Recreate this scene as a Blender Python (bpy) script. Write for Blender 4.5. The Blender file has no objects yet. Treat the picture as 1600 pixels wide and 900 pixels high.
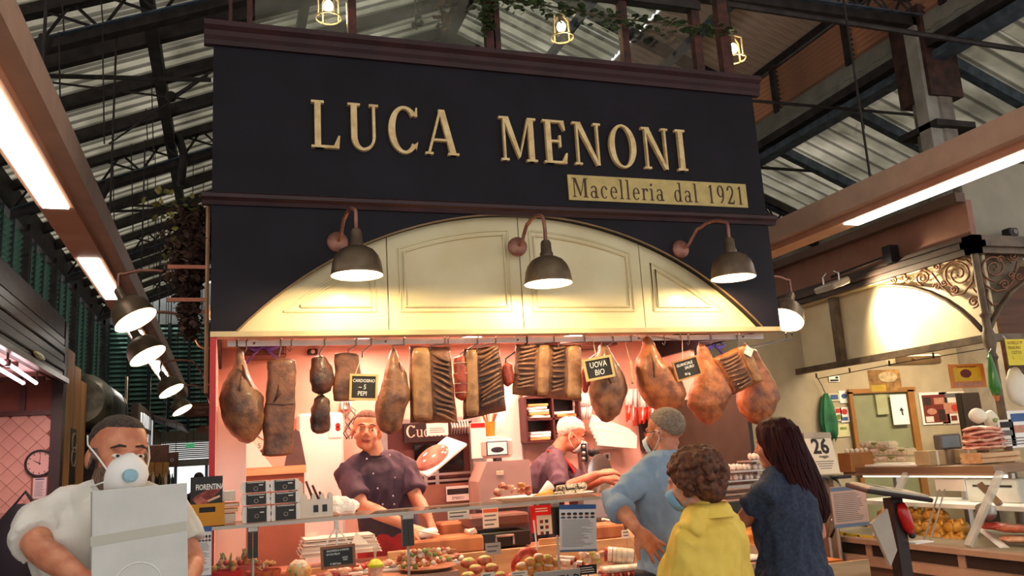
import bpy, bmesh, math, random
from mathutils import Vector, Matrix, noise
random.seed(7)
sc = bpy.context.scene
COL = sc.collection
PI = math.pi
# ------------------------------------------------------------------ camera
F = 1310.0
CAMZ = 1.58
_vy = Vector((352-800, -(740-450), -F)).normalized()
_vx = Vector((4650-800, -(480-450), -F)); _vx = (_vx - _vy*_vx.dot(_vy)).normalized()
_vz = _vx.cross(_vy)
RC = Matrix((_vx, _vy, _vz))
cd = bpy.data.cameras.new('camera'); cam = bpy.data.objects.new('camera', cd); COL.objects.link(cam)
cd.sensor_width = 36.0; cd.lens = F*36.0/1600.0; cd.clip_end = 200
cam.matrix_world = Matrix.Translation((0, 0, CAMZ)) @ RC.to_4x4()
sc.camera = cam
# ------------------------------------------------------------------ world, exposure
w = bpy.data.worlds.new('daylight'); sc.world = w; w.use_nodes = True
bg = w.node_tree.nodes['Background']; bg.inputs[0].default_value = (1.0, 0.98, 0.96, 1); bg.inputs[1].default_value = 1.4
sc.view_settings.view_transform = 'Standard'; sc.view_settings.look = 'None'
sc.view_settings.gamma = 1.0; sc.view_settings.use_curve_mapping = False
sc.view_settings.exposure = 0.0

def lamp(name, kind, loc, energy, col, size=0.2, size_y=None, rot=(0, 0, 0), parent=None, **kw):
    l = bpy.data.lights.new(name, kind); l.energy = energy; l.color = col
    if kind == 'AREA':
        l.size = size
        if size_y: l.shape = 'RECTANGLE'; l.size_y = size_y
    elif kind in ('POINT', 'SPOT'): l.shadow_soft_size = size
    for k, v in kw.items(): setattr(l, k, v)
    o = bpy.data.objects.new(name, l); COL.objects.link(o); o.location = loc; o.rotation_euler = rot
    return o

# the sun above the translucent market roof
sun = lamp('sun', 'SUN', (0, 0, 20), 2.2, (1.0, 0.98, 0.95), rot=(math.radians(28), math.radians(-18), 0)); sun.data.angle = math.radians(1.5)
# ------------------------------------------------------------------ helpers
def ray(px, py): return RC @ Vector((px-800, -(py-450), -F))
def at(px, py, Y=None, X=None, Z=None):
    d = ray(px, py)
    t = Y/d.y if Y is not None else X/d.x if X is not None else (Z-CAMZ)/d.z
    return Vector((0, 0, CAMZ)) + d*t
def hexc(h):
    h = h.lstrip('#'); o = []
    for i in (0, 2, 4):
        c = int(h[i:i+2], 16)/255.0
        o.append(c/12.92 if c <= 0.04045 else ((c+0.055)/1.055)**2.4)
    return tuple(o)
MATS = {}
def mat(name, col='808080', rough=0.6, metal=0.0, var=0.15, vs=5.0, bump=0.0, bs=60.0, col2=None, mix=None, emit=0.0,
        ecol=None, trans=0.0, coat=0.0, alpha=1.0, spec=0.5, sss=0.0, stretch=None, wave=None, sharp=(0.35, 0.65), ior=1.45):
    """procedural material: noise-varied colour, optional second colour patches, fine relief"""
    if name in MATS: return MATS[name]
    m = bpy.data.materials.new(name); MATS[name] = m; m.use_nodes = True
    nt = m.node_tree; N = nt.nodes; L = nt.links
    b = N['Principled BSDF']
    c = hexc(col) if isinstance(col, str) else col
    c2 = (hexc(col2) if isinstance(col2, str) else col2) if col2 else tuple(x*(1-var*1.6) for x in c)
    tc = N.new('ShaderNodeTexCoord'); mp = N.new('ShaderNodeMapping'); L.new(tc.outputs['Object'], mp.inputs['Vector'])
    if stretch: mp.inputs['Scale'].default_value = stretch
    n = N.new('ShaderNodeTexNoise'); n.inputs['Scale'].default_value = vs; n.inputs['Detail'].default_value = 5
    L.new(mp.outputs['Vector'], n.inputs['Vector'])
    r = N.new('ShaderNodeValToRGB'); L.new(n.outputs['Fac'], r.inputs['Fac'])
    r.color_ramp.elements[0].position = sharp[0]; r.color_ramp.elements[1].position = sharp[1]
    r.color_ramp.elements[0].color = (*c2, 1); r.color_ramp.elements[1].color = (*c, 1)
    L.new(r.outputs['Color'], b.inputs['Base Color'])
    b.inputs['Roughness'].default_value = rough; b.inputs['Metallic'].default_value = metal
    b.inputs['Specular IOR Level'].default_value = spec
    b.inputs['IOR'].default_value = ior
    if trans: b.inputs['Transmission Weight'].default_value = trans
    if coat: b.inputs['Coat Weight'].default_value = coat; b.inputs['Coat Roughness'].default_value = 0.15
    if alpha < 1: b.inputs['Alpha'].default_value = alpha
    if sss:
        b.inputs['Subsurface Weight'].default_value = sss; b.inputs['Subsurface Radius'].default_value = (0.02, 0.008, 0.004)
    if emit:
        b.inputs['Emission Color'].default_value = (*(hexc(ecol) if isinstance(ecol, str) else (ecol or c)), 1)
        b.inputs['Emission Strength'].default_value = emit
    if bump:
        n2 = N.new('ShaderNodeTexNoise'); n2.inputs['Scale'].default_value = bs; n2.inputs['Detail'].default_value = 4
        L.new(mp.outputs['Vector'], n2.inputs['Vector'])
        bp = N.new('ShaderNodeBump'); bp.inputs['Strength'].default_value = bump; bp.inputs['Distance'].default_value = 0.01
        L.new(n2.outputs['Fac'], bp.inputs['Height']); L.new(bp.outputs['Normal'], b.inputs['Normal'])
    return m
def glass(name, col=(0.95, 1, 0.98), alpha=0.12, rough=0.02):
    """thin pane: mostly clear with mirror reflections by Fresnel"""
    if name in MATS: return MATS[name]
    m = bpy.data.materials.new(name); MATS[name] = m; m.use_nodes = True
    nt = m.node_tree; N = nt.nodes; L = nt.links; N.remove(N['Principled BSDF'])
    t = N.new('ShaderNodeBsdfTransparent'); t.inputs[0].default_value = (*col, 1)
    g = N.new('ShaderNodeBsdfGlossy'); g.inputs['Roughness'].default_value = rough; g.inputs[0].default_value = (0.7, 0.7, 0.7, 1)
    fr = N.new('ShaderNodeFresnel'); fr.inputs['IOR'].default_value = 1.08
    ad = N.new('ShaderNodeMath'); ad.operation = 'ADD'; ad.inputs[1].default_value = alpha*0.4; L.new(fr.outputs[0], ad.inputs[0])
    mx = N.new('ShaderNodeMixShader'); L.new(ad.outputs[0], mx.inputs[0]); L.new(t.outputs[0], mx.inputs[1]); L.new(g.outputs[0], mx.inputs[2])
    L.new(mx.outputs[0], N['Material Output'].inputs['Surface'])
    return m

def frame(o, x, z=None):
    """4x4 with local x along x, local z ~ z (default up), local y = z cross x"""
    x = Vector(x).normalized(); z = Vector(z or (0, 0, 1)); y = z.cross(x).normalized(); z = x.cross(y)
    m = Matrix((x, y, z)).transposed().to_4x4(); m.translation = Vector(o); return m
FRONT = Matrix(((1, 0, 0), (0, 0, 1), (0, 1, 0)))   # maps (u,v,d) -> (u, d, v): a drawing seen from -Y
def front(o): m = FRONT.to_4x4(); m.translation = Vector(o); return m
def rot(axis, a): return Matrix.Rotation(a, 4, axis)
def T(*p): return Matrix.Translation(p if len(p) == 3 else p[0])

WM = {}
def wm(o): return WM.get(o.name, Matrix.Identity(4)) if o else Matrix.Identity(4)

class MB:
    def __init__(s): s.v = []; s.f = []; s.mi = []; s.cur = 0
    def add(s, vs, fs, M=None):
        b = len(s.v)
        s.v += [(M @ Vector(p)) if M is not None else Vector(p) for p in vs]
        s.f += [tuple(b+i for i in f) for f in fs]; s.mi += [s.cur]*len(fs); return s
    def box(s, x0, x1, y0, y1, z0, z1, M=None):
        return s.add([(x0,y0,z0),(x1,y0,z0),(x1,y1,z0),(x0,y1,z0),(x0,y0,z1),(x1,y0,z1),(x1,y1,z1),(x0,y1,z1)],
                     [(0,3,2,1),(4,5,6,7),(0,1,5,4),(1,2,6,5),(2,3,7,6),(3,0,4,7)], M)
    def cbox(s, c, d, M=None):
        return s.box(c[0]-d[0]/2, c[0]+d[0]/2, c[1]-d[1]/2, c[1]+d[1]/2, c[2]-d[2]/2, c[2]+d[2]/2, M)
    def rbox(s, x0, x1, y0, y1, z0, z1, r=0.01, M=None):
        """box with chamfered vertical and horizontal edges"""
        r = min(r, (x1-x0)/2.2, (y1-y0)/2.2, (z1-z0)/2.2)
        def ring(z, k): return [(x0+k+r,y0+k,z),(x1-k-r,y0+k,z),(x1-k,y0+k+r,z),(x1-k,y1-k-r,z),(x1-k-r,y1-k,z),(x0+k+r,y1-k,z),(x0+k,y1-k-r,z),(x0+k,y0+k+r,z)]
        return s.loft([ring(z0, r*0.7), ring(z0+r, 0), ring(z1-r, 0), ring(z1, r*0.7)], M=M)
    def loft(s, rings, cap=True, M=None, close=True):
        n = len(rings[0]); vs = [p for r in rings for p in r]; fs = []
        for k in range(len(rings)-1):
            for i in range(n if close else n-1):
                j = (i+1) % n; fs.append((k*n+i, k*n+j, (k+1)*n+j, (k+1)*n+i))
        if cap: fs.append(tuple(range(n-1, -1, -1))); fs.append(tuple((len(rings)-1)*n+i for i in range(n)))
        return s.add(vs, fs, M)
    def tube(s, pts, r=0.01, n=8, cap=True, M=None, flat=1.0):
        pts = [Vector(p) for p in pts]; rs = r if isinstance(r, (list, tuple)) else [r]*len(pts)
        rings = []; up = None
        for i, p in enumerate(pts):
            d = (pts[min(i+1, len(pts)-1)] - pts[max(i-1, 0)])
            d = d.normalized() if d.length > 1e-9 else Vector((0, 0, 1))
            if up is None: up = Vector((0, 0, 1)) if abs(d.z) < 0.9 else Vector((1, 0, 0))
            a = d.cross(up); a = a.normalized() if a.length > 1e-6 else d.orthogonal().normalized()
            up = a.cross(d).normalized()
            rings.append([p + a*math.cos(2*PI*k/n)*rs[i] + up*math.sin(2*PI*k/n)*rs[i]*flat for k in range(n)])
        return s.loft(rings, cap, M)
    def lathe(s, prof, n=20, M=None, a0=0.0, a1=2*PI):
        full = abs(a1-a0-2*PI) < 1e-6; k = n if full else n+1; vs = []; fs = []
        for (r, z) in prof:
            for i in range(k):
                a = a0+(a1-a0)*i/n; vs.append((r*math.cos(a), r*math.sin(a), z))
        for j in range(len(prof)-1):
            for i in range(n):
                i2 = (i+1) % k; fs.append((j*k+i, j*k+i2, (j+1)*k+i2, (j+1)*k+i))
        return s.add(vs, fs, M)
    def cyl(s, p0, p1, r, n=14, r2=None): return s.tube([p0, p1], [r, r2 if r2 is not None else r], n)
    def ell(s, c, r, n=14, m=9, M=None):
        c = Vector(c); r = r if isinstance(r, (list, tuple)) else (r, r, r); vs = []; fs = []
        for j in range(m+1):
            t = -PI/2+PI*j/m
            for i in range(n):
                a = 2*PI*i/n; vs.append((c.x+r[0]*math.cos(t)*math.cos(a), c.y+r[1]*math.cos(t)*math.sin(a), c.z+r[2]*math.sin(t)))
        for j in range(m):
            for i in range(n):
                k = (i+1) % n; fs.append((j*n+i, j*n+k, (j+1)*n+k, (j+1)*n+i))
        return s.add(vs, fs, M)
    def prism(s, poly, d0, d1, M=None):
        """polygon in local (x,y), extruded along local z from d0 to d1"""
        n = len(poly); vs = [(p[0], p[1], d0) for p in poly]+[(p[0], p[1], d1) for p in poly]
        fs = [tuple(range(n-1, -1, -1)), tuple(range(n, 2*n))]+[(i, (i+1) % n, n+(i+1) % n, n+i) for i in range(n)]
        return s.add(vs, fs, M)
    def mapv(s, fn): s.v = [Vector(fn(p)) for p in s.v]; return s
    def mesh(s, name, M=None):
        me = bpy.data.meshes.new(name)
        me.from_pydata([tuple((M @ p) if M is not None else p) for p in s.v], [], s.f)
        return me
    def build(s, name, material, parent=None, smooth=False, local=False, bevel=0.0, subd=0, angle=None, weld=True):
        """verts are in world space unless local; the object is parented with an identity transform"""
        inv = None if (local or parent is None) else wm(parent).inverted()
        me = s.mesh(name, inv)
        ms = material if isinstance(material, (list, tuple)) else [material]
        for m in ms: me.materials.append(m)
        if len(ms) > 1: me.polygons.foreach_set('material_index', s.mi)
        bm = bmesh.new(); bm.from_mesh(me)
        if weld: bmesh.ops.remove_doubles(bm, verts=bm.verts, dist=1e-6)
        bmesh.ops.recalc_face_normals(bm, faces=bm.faces); bm.to_mesh(me); bm.free()
        if smooth:
            me.polygons.foreach_set('use_smooth', [True]*len(me.polygons))
            if angle or smooth == 'auto': me.set_sharp_from_angle(angle=math.radians(angle or 40))
        o = bpy.data.objects.new(name, me); COL.objects.link(o)
        if parent is not None: o.parent = parent
        WM[o.name] = wm(parent).copy()
        if bevel:
            md = o.modifiers.new('bevel', 'BEVEL'); md.width = bevel; md.segments = 2; md.limit_method = 'ANGLE'
        if subd:
            md = o.modifiers.new('sub', 'SUBSURF'); md.levels = subd; md.render_levels = subd
        return o
def tag(o, label=None, cat=None, group=None, kind=None):
    if label: o['label'] = label
    if cat: o['category'] = cat
    if group: o['group'] = group
    if kind: o['kind'] = kind
    return o
def thing(name, label, cat, loc=(0, 0, 0), rz=0.0, group=None, M=None):
    o = bpy.data.objects.new(name, None); COL.objects.link(o); o.empty_display_size = 0.05
    m = M if M is not None else T(Vector(loc)) @ rot('Z', rz)
    o.matrix_world = m; WM[o.name] = m.copy()
    return tag(o, label, cat, group)
def struct(name, mb, material, **kw):
    o = mb.build(name, material, **kw); o['kind'] = 'structure'; return o
def inst(src, name, parent=None, M=None):
    """another object sharing src's mesh; M in parent's space"""
    o = bpy.data.objects.new(name, src.data); COL.objects.link(o)
    if parent is not None: o.parent = parent
    if M is not None: o.matrix_basis = M
    WM[o.name] = wm(parent) @ (M if M is not None else Matrix.Identity(4))
    for md in src.modifiers:
        n = o.modifiers.new(md.name, md.type)
        for k in ('width', 'segments', 'limit_method', 'levels', 'render_levels'):
            if hasattr(md, k): setattr(n, k, getattr(md, k))
    return o
def copy_tree(o, parent=None, M=None, label=None, group=None):
    c = o.copy(); COL.objects.link(c); c.parent = parent
    if M is not None: c.matrix_basis = M
    WM[c.name] = wm(parent) @ c.matrix_basis
    if label: c['label'] = label
    if group: c['group'] = group
    for ch in list(o.children): copy_tree(ch, c)
    return c
def text(s, size, material, M, parent=None, name='lettering', ex=0.0008, align='CENTER', shear=0.0, sx=1.0, space=1.0, bold=0.0):
    """flat sans lettering: local x along the line, local y up, raised along local z by ex"""
    cu = bpy.data.curves.new('txt', 'FONT'); cu.body = s; cu.size = size; cu.extrude = ex; cu.align_x = align; cu.align_y = 'CENTER'
    cu.shear = shear; cu.space_character = space; cu.offset = bold; cu.resolution_u = 2
    o = bpy.data.objects.new('txt', cu); COL.objects.link(o)
    dg = bpy.context.evaluated_depsgraph_get()
    me = bpy.data.meshes.new_from_object(o.evaluated_get(dg))
    bpy.data.objects.remove(o); bpy.data.curves.remove(cu)
    W = M @ Matrix.Diagonal((sx, 1, 1, 1))
    me.transform((wm(parent).inverted() if parent else Matrix.Identity(4)) @ W)
    me.materials.clear(); me.materials.append(material); me.name = name
    ob = bpy.data.objects.new(name, me); COL.objects.link(ob)
    if parent is not None: ob.parent = parent
    WM[ob.name] = wm(parent).copy()
    return ob
def fr_(o, x=(1, 0, 0), up=(0, 0, 1), off=0.0):
    """frame for flat drawings: local x along x, local y along up, local z = x cross up (towards the viewer)"""
    x = Vector(x).normalized(); up = Vector(up); n = x.cross(up).normalized(); up = n.cross(x)
    m = Matrix((x, up, n)).transposed().to_4x4(); m.translation = Vector(o)+n*off; return m
# ---- serif capitals and minuscules made of strokes (cap height 1)
def _R(x0, y0, x1, y1): return [(x0, y0), (x1, y0), (x1, y1), (x0, y1)]
def _D(xb, yb, xt, yt, wd): return [(xb, yb), (xb+wd, yb), (xt+wd, yt), (xt, yt)]
def _E(cx, cy, rx, ry, tx, ty, a0, a1, n=16):
    """elliptic ring sector split into quads: tx thickness at the sides, ty at top and bottom"""
    q = []
    for i in range(n):
        p = []
        for a in (a0+(a1-a0)*i/n, a0+(a1-a0)*(i+1)/n):
            a = math.radians(a); p.append(((cx+rx*math.cos(a), cy+ry*math.sin(a)), (cx+(rx-tx)*math.cos(a), cy+(ry-ty)*math.sin(a))))
        q.append([p[0][0], p[1][0], p[1][1], p[0][1]])
    return q
def _serif(x0, x1, y, t=0.05, s=0.07): return [_R(x0-s, y, x1+s, y+t)]
def GL():
    w_, t_ = 0.13, 0.05; g = {}
    stem = lambda x, y0=0, y1=1, w=w_: [_R(x, y0, x+w, y1)]
    g['L'] = (0.66, stem(.10)+_serif(.10, .23, .95)+_serif(.10, .23, 0)+[_R(.16, 0, .62, .055), [(.50, .05), (.62, .05), (.64, .27), (.60, .27)]])
    g['I'] = (0.36, stem(.11)+_serif(.11, .24, .95)+_serif(.11, .24, 0))
    g['E'] = (0.66, stem(.10)+_serif(.10, .23, .95)+_serif(.10, .23, 0)+[_R(.16, 0, .60, .055), _R(.16, .945, .58, 1), _R(.2, .49, .48, .54), [(.48, .05), (.60, .05), (.63, .25), (.59, .25)], [(.46, .95), (.58, .95), (.60, .77), (.56, .77)], [(.43, .38), (.48, .38), (.48, .65), (.43, .65)]])
    g['U'] = (0.76, [_R(.10, .3, .23, 1), _R(.57, .3, .63, 1)]+_serif(.10, .23, .95)+_serif(.57, .63, .95)+_E(.365, .3, .265, .31, .13, .06, 180, 270)+_E(.365, .3, .265, .31, .06, .06, 270, 360))
    g['C'] = (0.76, _E(.40, .5, .36, .52, .15, .06, 40, 320, 24)+[[(.63, .80), (.70, .80), (.70, 1.0), (.67, 1.0)], [(.62, .19), (.70, .25), (.66, .07)]])
    g['O'] = (0.80, _E(.40, .5, .36, .52, .14, .05, 0, 360, 30))
    g['A'] = (0.76, [_D(.03, 0, .33, 1, .055), _D(.56, 0, .31, 1, .14), _R(.18, .30, .54, .35)]+_serif(.05, .09, 0)+_serif(.57, .69, 0))
    g['M'] = (0.94, [_R(.10, 0, .15, 1), _R(.72, 0, .85, 1), [(.10, 1), (.24, 1), (.50, .18), (.46, .05)], [(.46, .05), (.50, .10), (.76, 1), (.71, 1)]]+_serif(.10, .15, 0)+_serif(.72, .85, 0)+_serif(.08, .16, .95)+_serif(.78, .85, .95))
    g['N'] = (0.80, [_R(.10, 0, .15, 1), _R(.63, 0, .68, 1), [(.08, 1), (.22, 1), (.68, 0), (.60, 0)]]+_serif(.10, .15, 0)+_serif(.08, .16, .95)+_serif(.63, .68, .95))
    xh = .62
    g['a'] = (0.52, [_R(.33, .06, .42, .45), [(.33, 0), (.50, 0), (.50, .05), (.33, .1)]]+_E(.22, .17, .18, .19, .08, .04, 0, 360, 18)+_E(.24, .44, .18, .19, .08, .05, 0, 160, 10))
    g['c'] = (0.48, _E(.25, .31, .21, .33, .09, .04, 45, 315, 18)+[_R(.35, .45, .43, .54)])
    g['e'] = (0.48, _E(.25, .31, .21, .33, .09, .04, 0, 318, 20)+[_R(.08, .33, .45, .37)])
    g['l'] = (0.30, [_R(.10, 0, .19, 1.03)]+_serif(.10, .19, 0, .04)+[_R(.02, .99, .12, 1.03)])
    g['i'] = (0.30, [_R(.10, 0, .19, xh), _R(.09, .78, .20, .90)]+_serif(.10, .19, 0, .04)+[_R(.02, xh-.04, .12, xh)])
    g['r'] = (0.40, [_R(.09, 0, .18, xh)]+_serif(.09, .18, 0, .04)+[_R(.01, xh-.04, .1, xh)]+_E(.30, .40, .17, .23, .06, .07, 60, 170, 8)+[_R(.33, .48, .41, .6)])
    g['d'] = (0.56, [_R(.37, 0, .46, 1.03), _R(.28, .99, .38, 1.03), _R(.4, 0, .53, .04)]+_E(.25, .31, .21, .33, .09, .04, 0, 360, 20))
    g['u'] = (0.58, [_R(.09, .2, .18, xh), _R(.40, 0, .49, xh), _R(.02, xh-.04, .12, xh), _R(.33, xh-.04, .42, xh), _R(.45, 0, .56, .04)]+_E(.25, .2, .16, .22, .09, .05, 180, 330, 8))
    g['n'] = (0.60, [_R(.09, 0, .18, xh), _R(.40, 0, .49, .42), _R(.02, xh-.04, .12, xh)]+_serif(.09, .18, 0, .04, .05)+_serif(.40, .49, 0, .04, .05)+_E(.31, .40, .18, .24, .09, .06, 0, 150, 10))
    g['1'] = (0.52, [_R(.21, 0, .31, 1), [(.08, .82), (.21, .88), (.31, 1), (.24, 1)]]+_serif(.21, .31, 0, .04))
    g['2'] = (0.56, _E(.26, .72, .22, .29, .10, .06, -25, 175, 14)+[[(.05, 0), (.14, 0), (.46, .55), (.38, .62)], _R(.05, 0, .48, .09), [(.42, .05), (.48, .05), (.52, .22), (.48, .22)]])
    g['9'] = (0.56, _E(.27, .68, .22, .33, .10, .05, 0, 360, 20)+_E(.20, .52, .29, .52, .09, .07, -80, 10, 10))
    g['6'] = (0.58, _E(.29, .31, .24, .33, .11, .05, 0, 360, 20)+_E(.36, .48, .31, .54, .11, .07, 100, 190, 10))
    g[' '] = (0.42, [])
    return g
GLY = GL()
def serif_mesh(ch, h, M, d=0.001, sx=1.0, mb=None):
    mb = mb or MB()
    for i_, p in enumerate(GLY[ch][1]):
        a = sum(p[i][0]*p[(i+1) % len(p)][1]-p[(i+1) % len(p)][0]*p[i][1] for i in range(len(p)))
        q = p if a > 0 else p[::-1]
        mb.prism([(x*h*sx, y*h) for x, y in q], -.0004*i_*min(1, d*40), d-.00035*(i_ % 7)*min(1, d*40), M)
    return mb
def serif_line(s, h, M, material, parent, name, d=0.001, sx=1.0, sp=0.0, each=None):
    """a line of serif lettering; each = name for one object per letter, else one mesh"""
    x = 0.0; mb = MB()
    for ch in s:
        Mx = M @ T(x, 0, 0)
        if each and ch != ' ': serif_mesh(ch, h, Mx, d, sx).build(each, material, parent, weld=False)
        elif ch != ' ': serif_mesh(ch, h, Mx, d, sx, mb)
        x += (GLY[ch][0]+sp)*h*sx
    return x if each else mb.build(name, material, parent, weld=False)
def serif_width(s, h, sx=1.0, sp=0.0): return sum((GLY[c][0]+sp)*h*sx for c in s)-sp*h*sx
def remesh(mb, voxel, smooth=3, disp=None):
    """one continuous skin around overlapping closed volumes"""
    me = mb.mesh('tmp'); o = bpy.data.objects.new('tmp', me); COL.objects.link(o)
    r = o.modifiers.new('r', 'REMESH'); r.mode = 'VOXEL'; r.voxel_size = voxel
    if smooth:
        s_ = o.modifiers.new('s', 'SMOOTH'); s_.iterations = smooth; s_.factor = 0.5
    dg = bpy.context.evaluated_depsgraph_get()
    out = bpy.data.meshes.new_from_object(o.evaluated_get(dg)); bpy.data.objects.remove(o); bpy.data.meshes.remove(me)
    if disp:
        out.update()
        nr = [v.normal.copy() for v in out.vertices]
        for v, n_ in zip(out.vertices, nr): v.co = v.co+n_*disp(v.co)
    return out
def skinobj(name, me, materials, parent, pick=None):
    """mesh (world space) -> object under parent; pick(centre) gives the material index"""
    for m in materials: me.materials.append(m)
    if pick:
        for p in me.polygons: p.material_index = pick(p.center)
    me.transform(wm(parent).inverted() if parent else Matrix.Identity(4))
    me.polygons.foreach_set('use_smooth', [True]*len(me.polygons))
    o = bpy.data.objects.new(name, me); COL.objects.link(o)
    if parent: o.parent = parent
    WM[o.name] = wm(parent).copy()
    return o
def arc(c, r, a0, a1, n, plane='xz'):
    out = []
    for i in range(n+1):
        a = math.radians(a0+(a1-a0)*i/n); u, v = r*math.cos(a), r*math.sin(a)
        out.append(Vector(c)+(Vector((u, 0, v)) if plane == 'xz' else Vector((0, u, v)) if plane == 'yz' else Vector((u, v, 0))))
    return out
# ================================================================== SETTING: floor, roof, walls
IRON = mat('iron_dark', '3a3230', 0.65, 0.3, var=0.3, vs=8, bump=0.15, bs=40, col2='231d1c')
IRONB = mat('iron_blue_grey', '55606c', 0.6, 0.2, var=0.25, vs=9, col2='3a424c')
SHEET = mat('roof_sheet', 'd6d2c6', 0.7, 0.0, vs=1.6, col2='98958a', bump=0.1, bs=12, sharp=(0.3, 0.7))
def add_translucent(m, k):
    nt = m.node_tree; N = nt.nodes; L = nt.links; b = N['Principled BSDF']; t = N.new('ShaderNodeBsdfTranslucent')
    lk = b.inputs['Base Color'].links[0].from_socket; L.new(lk, t.inputs[0])
    mx = N.new('ShaderNodeMixShader'); mx.inputs[0].default_value = k
    L.new(b.outputs[0], mx.inputs[1]); L.new(t.outputs[0], mx.inputs[2]); L.new(mx.outputs[0], N['Material Output'].inputs['Surface'])
def seams(m, scale, dark):
    nt = m.node_tree; N = nt.nodes; L = nt.links; lk = N['Principled BSDF'].inputs['Base Color'].links[0]; src = lk.from_socket
    tc = N.new('ShaderNodeTexCoord'); wv = N.new('ShaderNodeTexWave'); wv.bands_direction = 'Y'; wv.inputs['Scale'].default_value = scale; L.new(tc.outputs['Object'], wv.inputs['Vector'])
    r = N.new('ShaderNodeValToRGB'); r.color_ramp.elements[0].position = .04; r.color_ramp.elements[1].position = .22; r.color_ramp.elements[0].color = (dark, dark, dark, 1); r.color_ramp.elements[1].color = (1, 1, 1, 1); L.new(wv.outputs['Fac'], r.inputs['Fac'])
    mx = N.new('ShaderNodeMixRGB'); mx.blend_type = 'MULTIPLY'; mx.inputs[0].default_value = 1; L.new(src, mx.inputs[1]); L.new(r.outputs[0], mx.inputs[2]); L.new(mx.outputs[0], N['Principled BSDF'].inputs['Base Color'])
seams(SHEET, 1.45, .55)
add_translucent(SHEET, 0.8)
PLANK = mat('roof_plank', 'd8c0aa', 0.7, 0.0, vs=3, col2='b59a84', stretch=(1, 6, 1))
GREEN = mat('louvre_green', '7fa898', 0.55, 0.0, var=0.25, vs=7, col2='5c8476')
GREEND = mat('louvre_frame_green', '20302c', 0.6, var=0.2)
BROWND = mat('brown_dark_wood', '4a3022', 0.55, var=0.3, vs=5, col2='2c1b13', stretch=(1, 1, 5), bump=0.05)
FLOORM = mat('floor_stone', '77706a', 0.5, var=0.2, vs=2.5, bump=0.05)
struct('floor', MB().box(-6, 13, -6, 26, -0.1, 0.0), FLOORM)

ZL = lambda x: 6.47+0.41*x            # nave roof, left slope (underside of the sheets)
XR = 2.95; ZRIDGE = ZL(XR)
XC = 6.5; ZC = 6.2                    # nave eave on the right = top of the louvred strip
ZN = lambda x: ZRIDGE+(ZC-ZRIDGE)*(x-XR)/(XC-XR)
ZA = lambda x: 5.36-0.41*(x-XC)       # lower roof on the right
XE = 8.1
ceil = struct('ceiling', MB().box(XR-.08, XR+.08, 1, 22, ZRIDGE-.25, ZRIDGE-.05), IRON)
PITCH = 0.975
def sheet(x0, x1, zf, y0, L, m, nm):
    mb = MB(); n = int(L/0.024); up = []; 
    for i in range(n+1):
        y = y0+L*i/n; dz = 0.014*math.sin(2*PI*(y-y0)/(L/9.0)); up.append((y, dz))
    rings = []
    for x in (x0, (x0+x1)/2, x1):
        rings.append([(x, y, zf(x)+.03+dz) for y, dz in up]+[(x, y, zf(x)+.036+dz) for y, dz in reversed(up)])
    mb.loft(rings); return mb.build(nm, m, ceil, smooth='auto', angle=60)
def rep(o, name, n, step, y0=0):
    for k in range(1, n): inst(o, name, ceil, T(0, step*k, 0))
Y0R = 7.8-12*PITCH-0.4875
rep(sheet(-2.75, -0.76, ZL, Y0R, PITCH-.01, SHEET, 'roof_sheet'), 'roof_sheet', 26, PITCH)
rep(sheet(-0.74, XR, ZL, Y0R, PITCH-.01, SHEET, 'roof_sheet'), 'roof_sheet', 26, PITCH)
rep(sheet(XR, 5.0, ZN, Y0R, PITCH-.01, SHEET, 'roof_sheet'), 'roof_sheet', 26, PITCH)
rep(sheet(XC-.05, XE, ZA, Y0R, PITCH*2-.01, SHEET, 'roof_sheet'), 'roof_sheet', 13, PITCH*2)
# boarded soffit beside the louvred strip
b0 = MB().add([(5.02, 0, ZN(5.02)), (XC+.1, 0, ZN(XC+.1)), (XC+.1, 0.118, ZN(XC+.1)), (5.02, 0.118, ZN(5.02)), (5.02, 0, ZN(5.02)+.02), (XC+.1, 0, ZN(XC+.1)+.02), (XC+.1, 0.118, ZN(XC+.1)+.02), (5.02, 0.118, ZN(5.02)+.02)],
    [(0,3,2,1),(4,5,6,7),(0,1,5,4),(1,2,6,5),(2,3,7,6),(3,0,4,7)]).build('soffit_board', PLANK, ceil)
b0.matrix_basis = T(0, -4.0, 0)
for k in range(1, 160): inst(b0, 'soffit_board', ceil, T(0, -4.0+k*0.122, 0))
def slope_beam(x0, x1, zf, top, bot, hw, y):
    return MB().prism([(x0, zf(x0)+bot), (x1, zf(x1)+bot), (x1, zf(x1)+top), (x0, zf(x0)+top)], y-hw, y+hw, front((0, 0, 0)))
def lattice(x0, x1, zf, y, nm='lattice_truss', depth=0.40, bay=0.46):
    root = slope_beam(x0, x1, zf, 0.0, -0.11, 0.06, y).build(nm, IRON, ceil)
    slope_beam(x0, x1, zf, -depth, -depth-0.09, 0.06, y).build('bottom_chord', IRON, root)
    slope_beam(x0, x1, zf, -depth+0.012, -depth-0.004, 0.11, y).build('chord_flange', IRONB, root)
    n = int(abs(x1-x0)/bay); h = (x1-x0)/n
    for i in range(n):
        xa, xb = x0+i*h, x0+(i+1)*h; xm = (xa+xb)/2
        for (p, q) in (((xa, -depth), (xm, -.06)), ((xm, -.06), (xb, -depth)), ((xa, -.06), (xb, -depth))):
            MB().tube([(p[0], y, zf(p[0])+p[1]), (q[0], y, zf(q[0])+q[1])], 0.016, 4).build('diagonal_bar', IRON, root)
    return root
def group_rep(root, nm, dy):
    for ch in [root]:
        r = inst(root, nm, ceil, T(0, dy, 0))
        for c in root.children: inst(c, c.name.split('.')[0], r)
tl = lattice(-2.6, 0.9, ZL, 7.8)
for k in (1, 2, 3): group_rep(tl, 'lattice_truss', 3.9*k)
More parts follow.
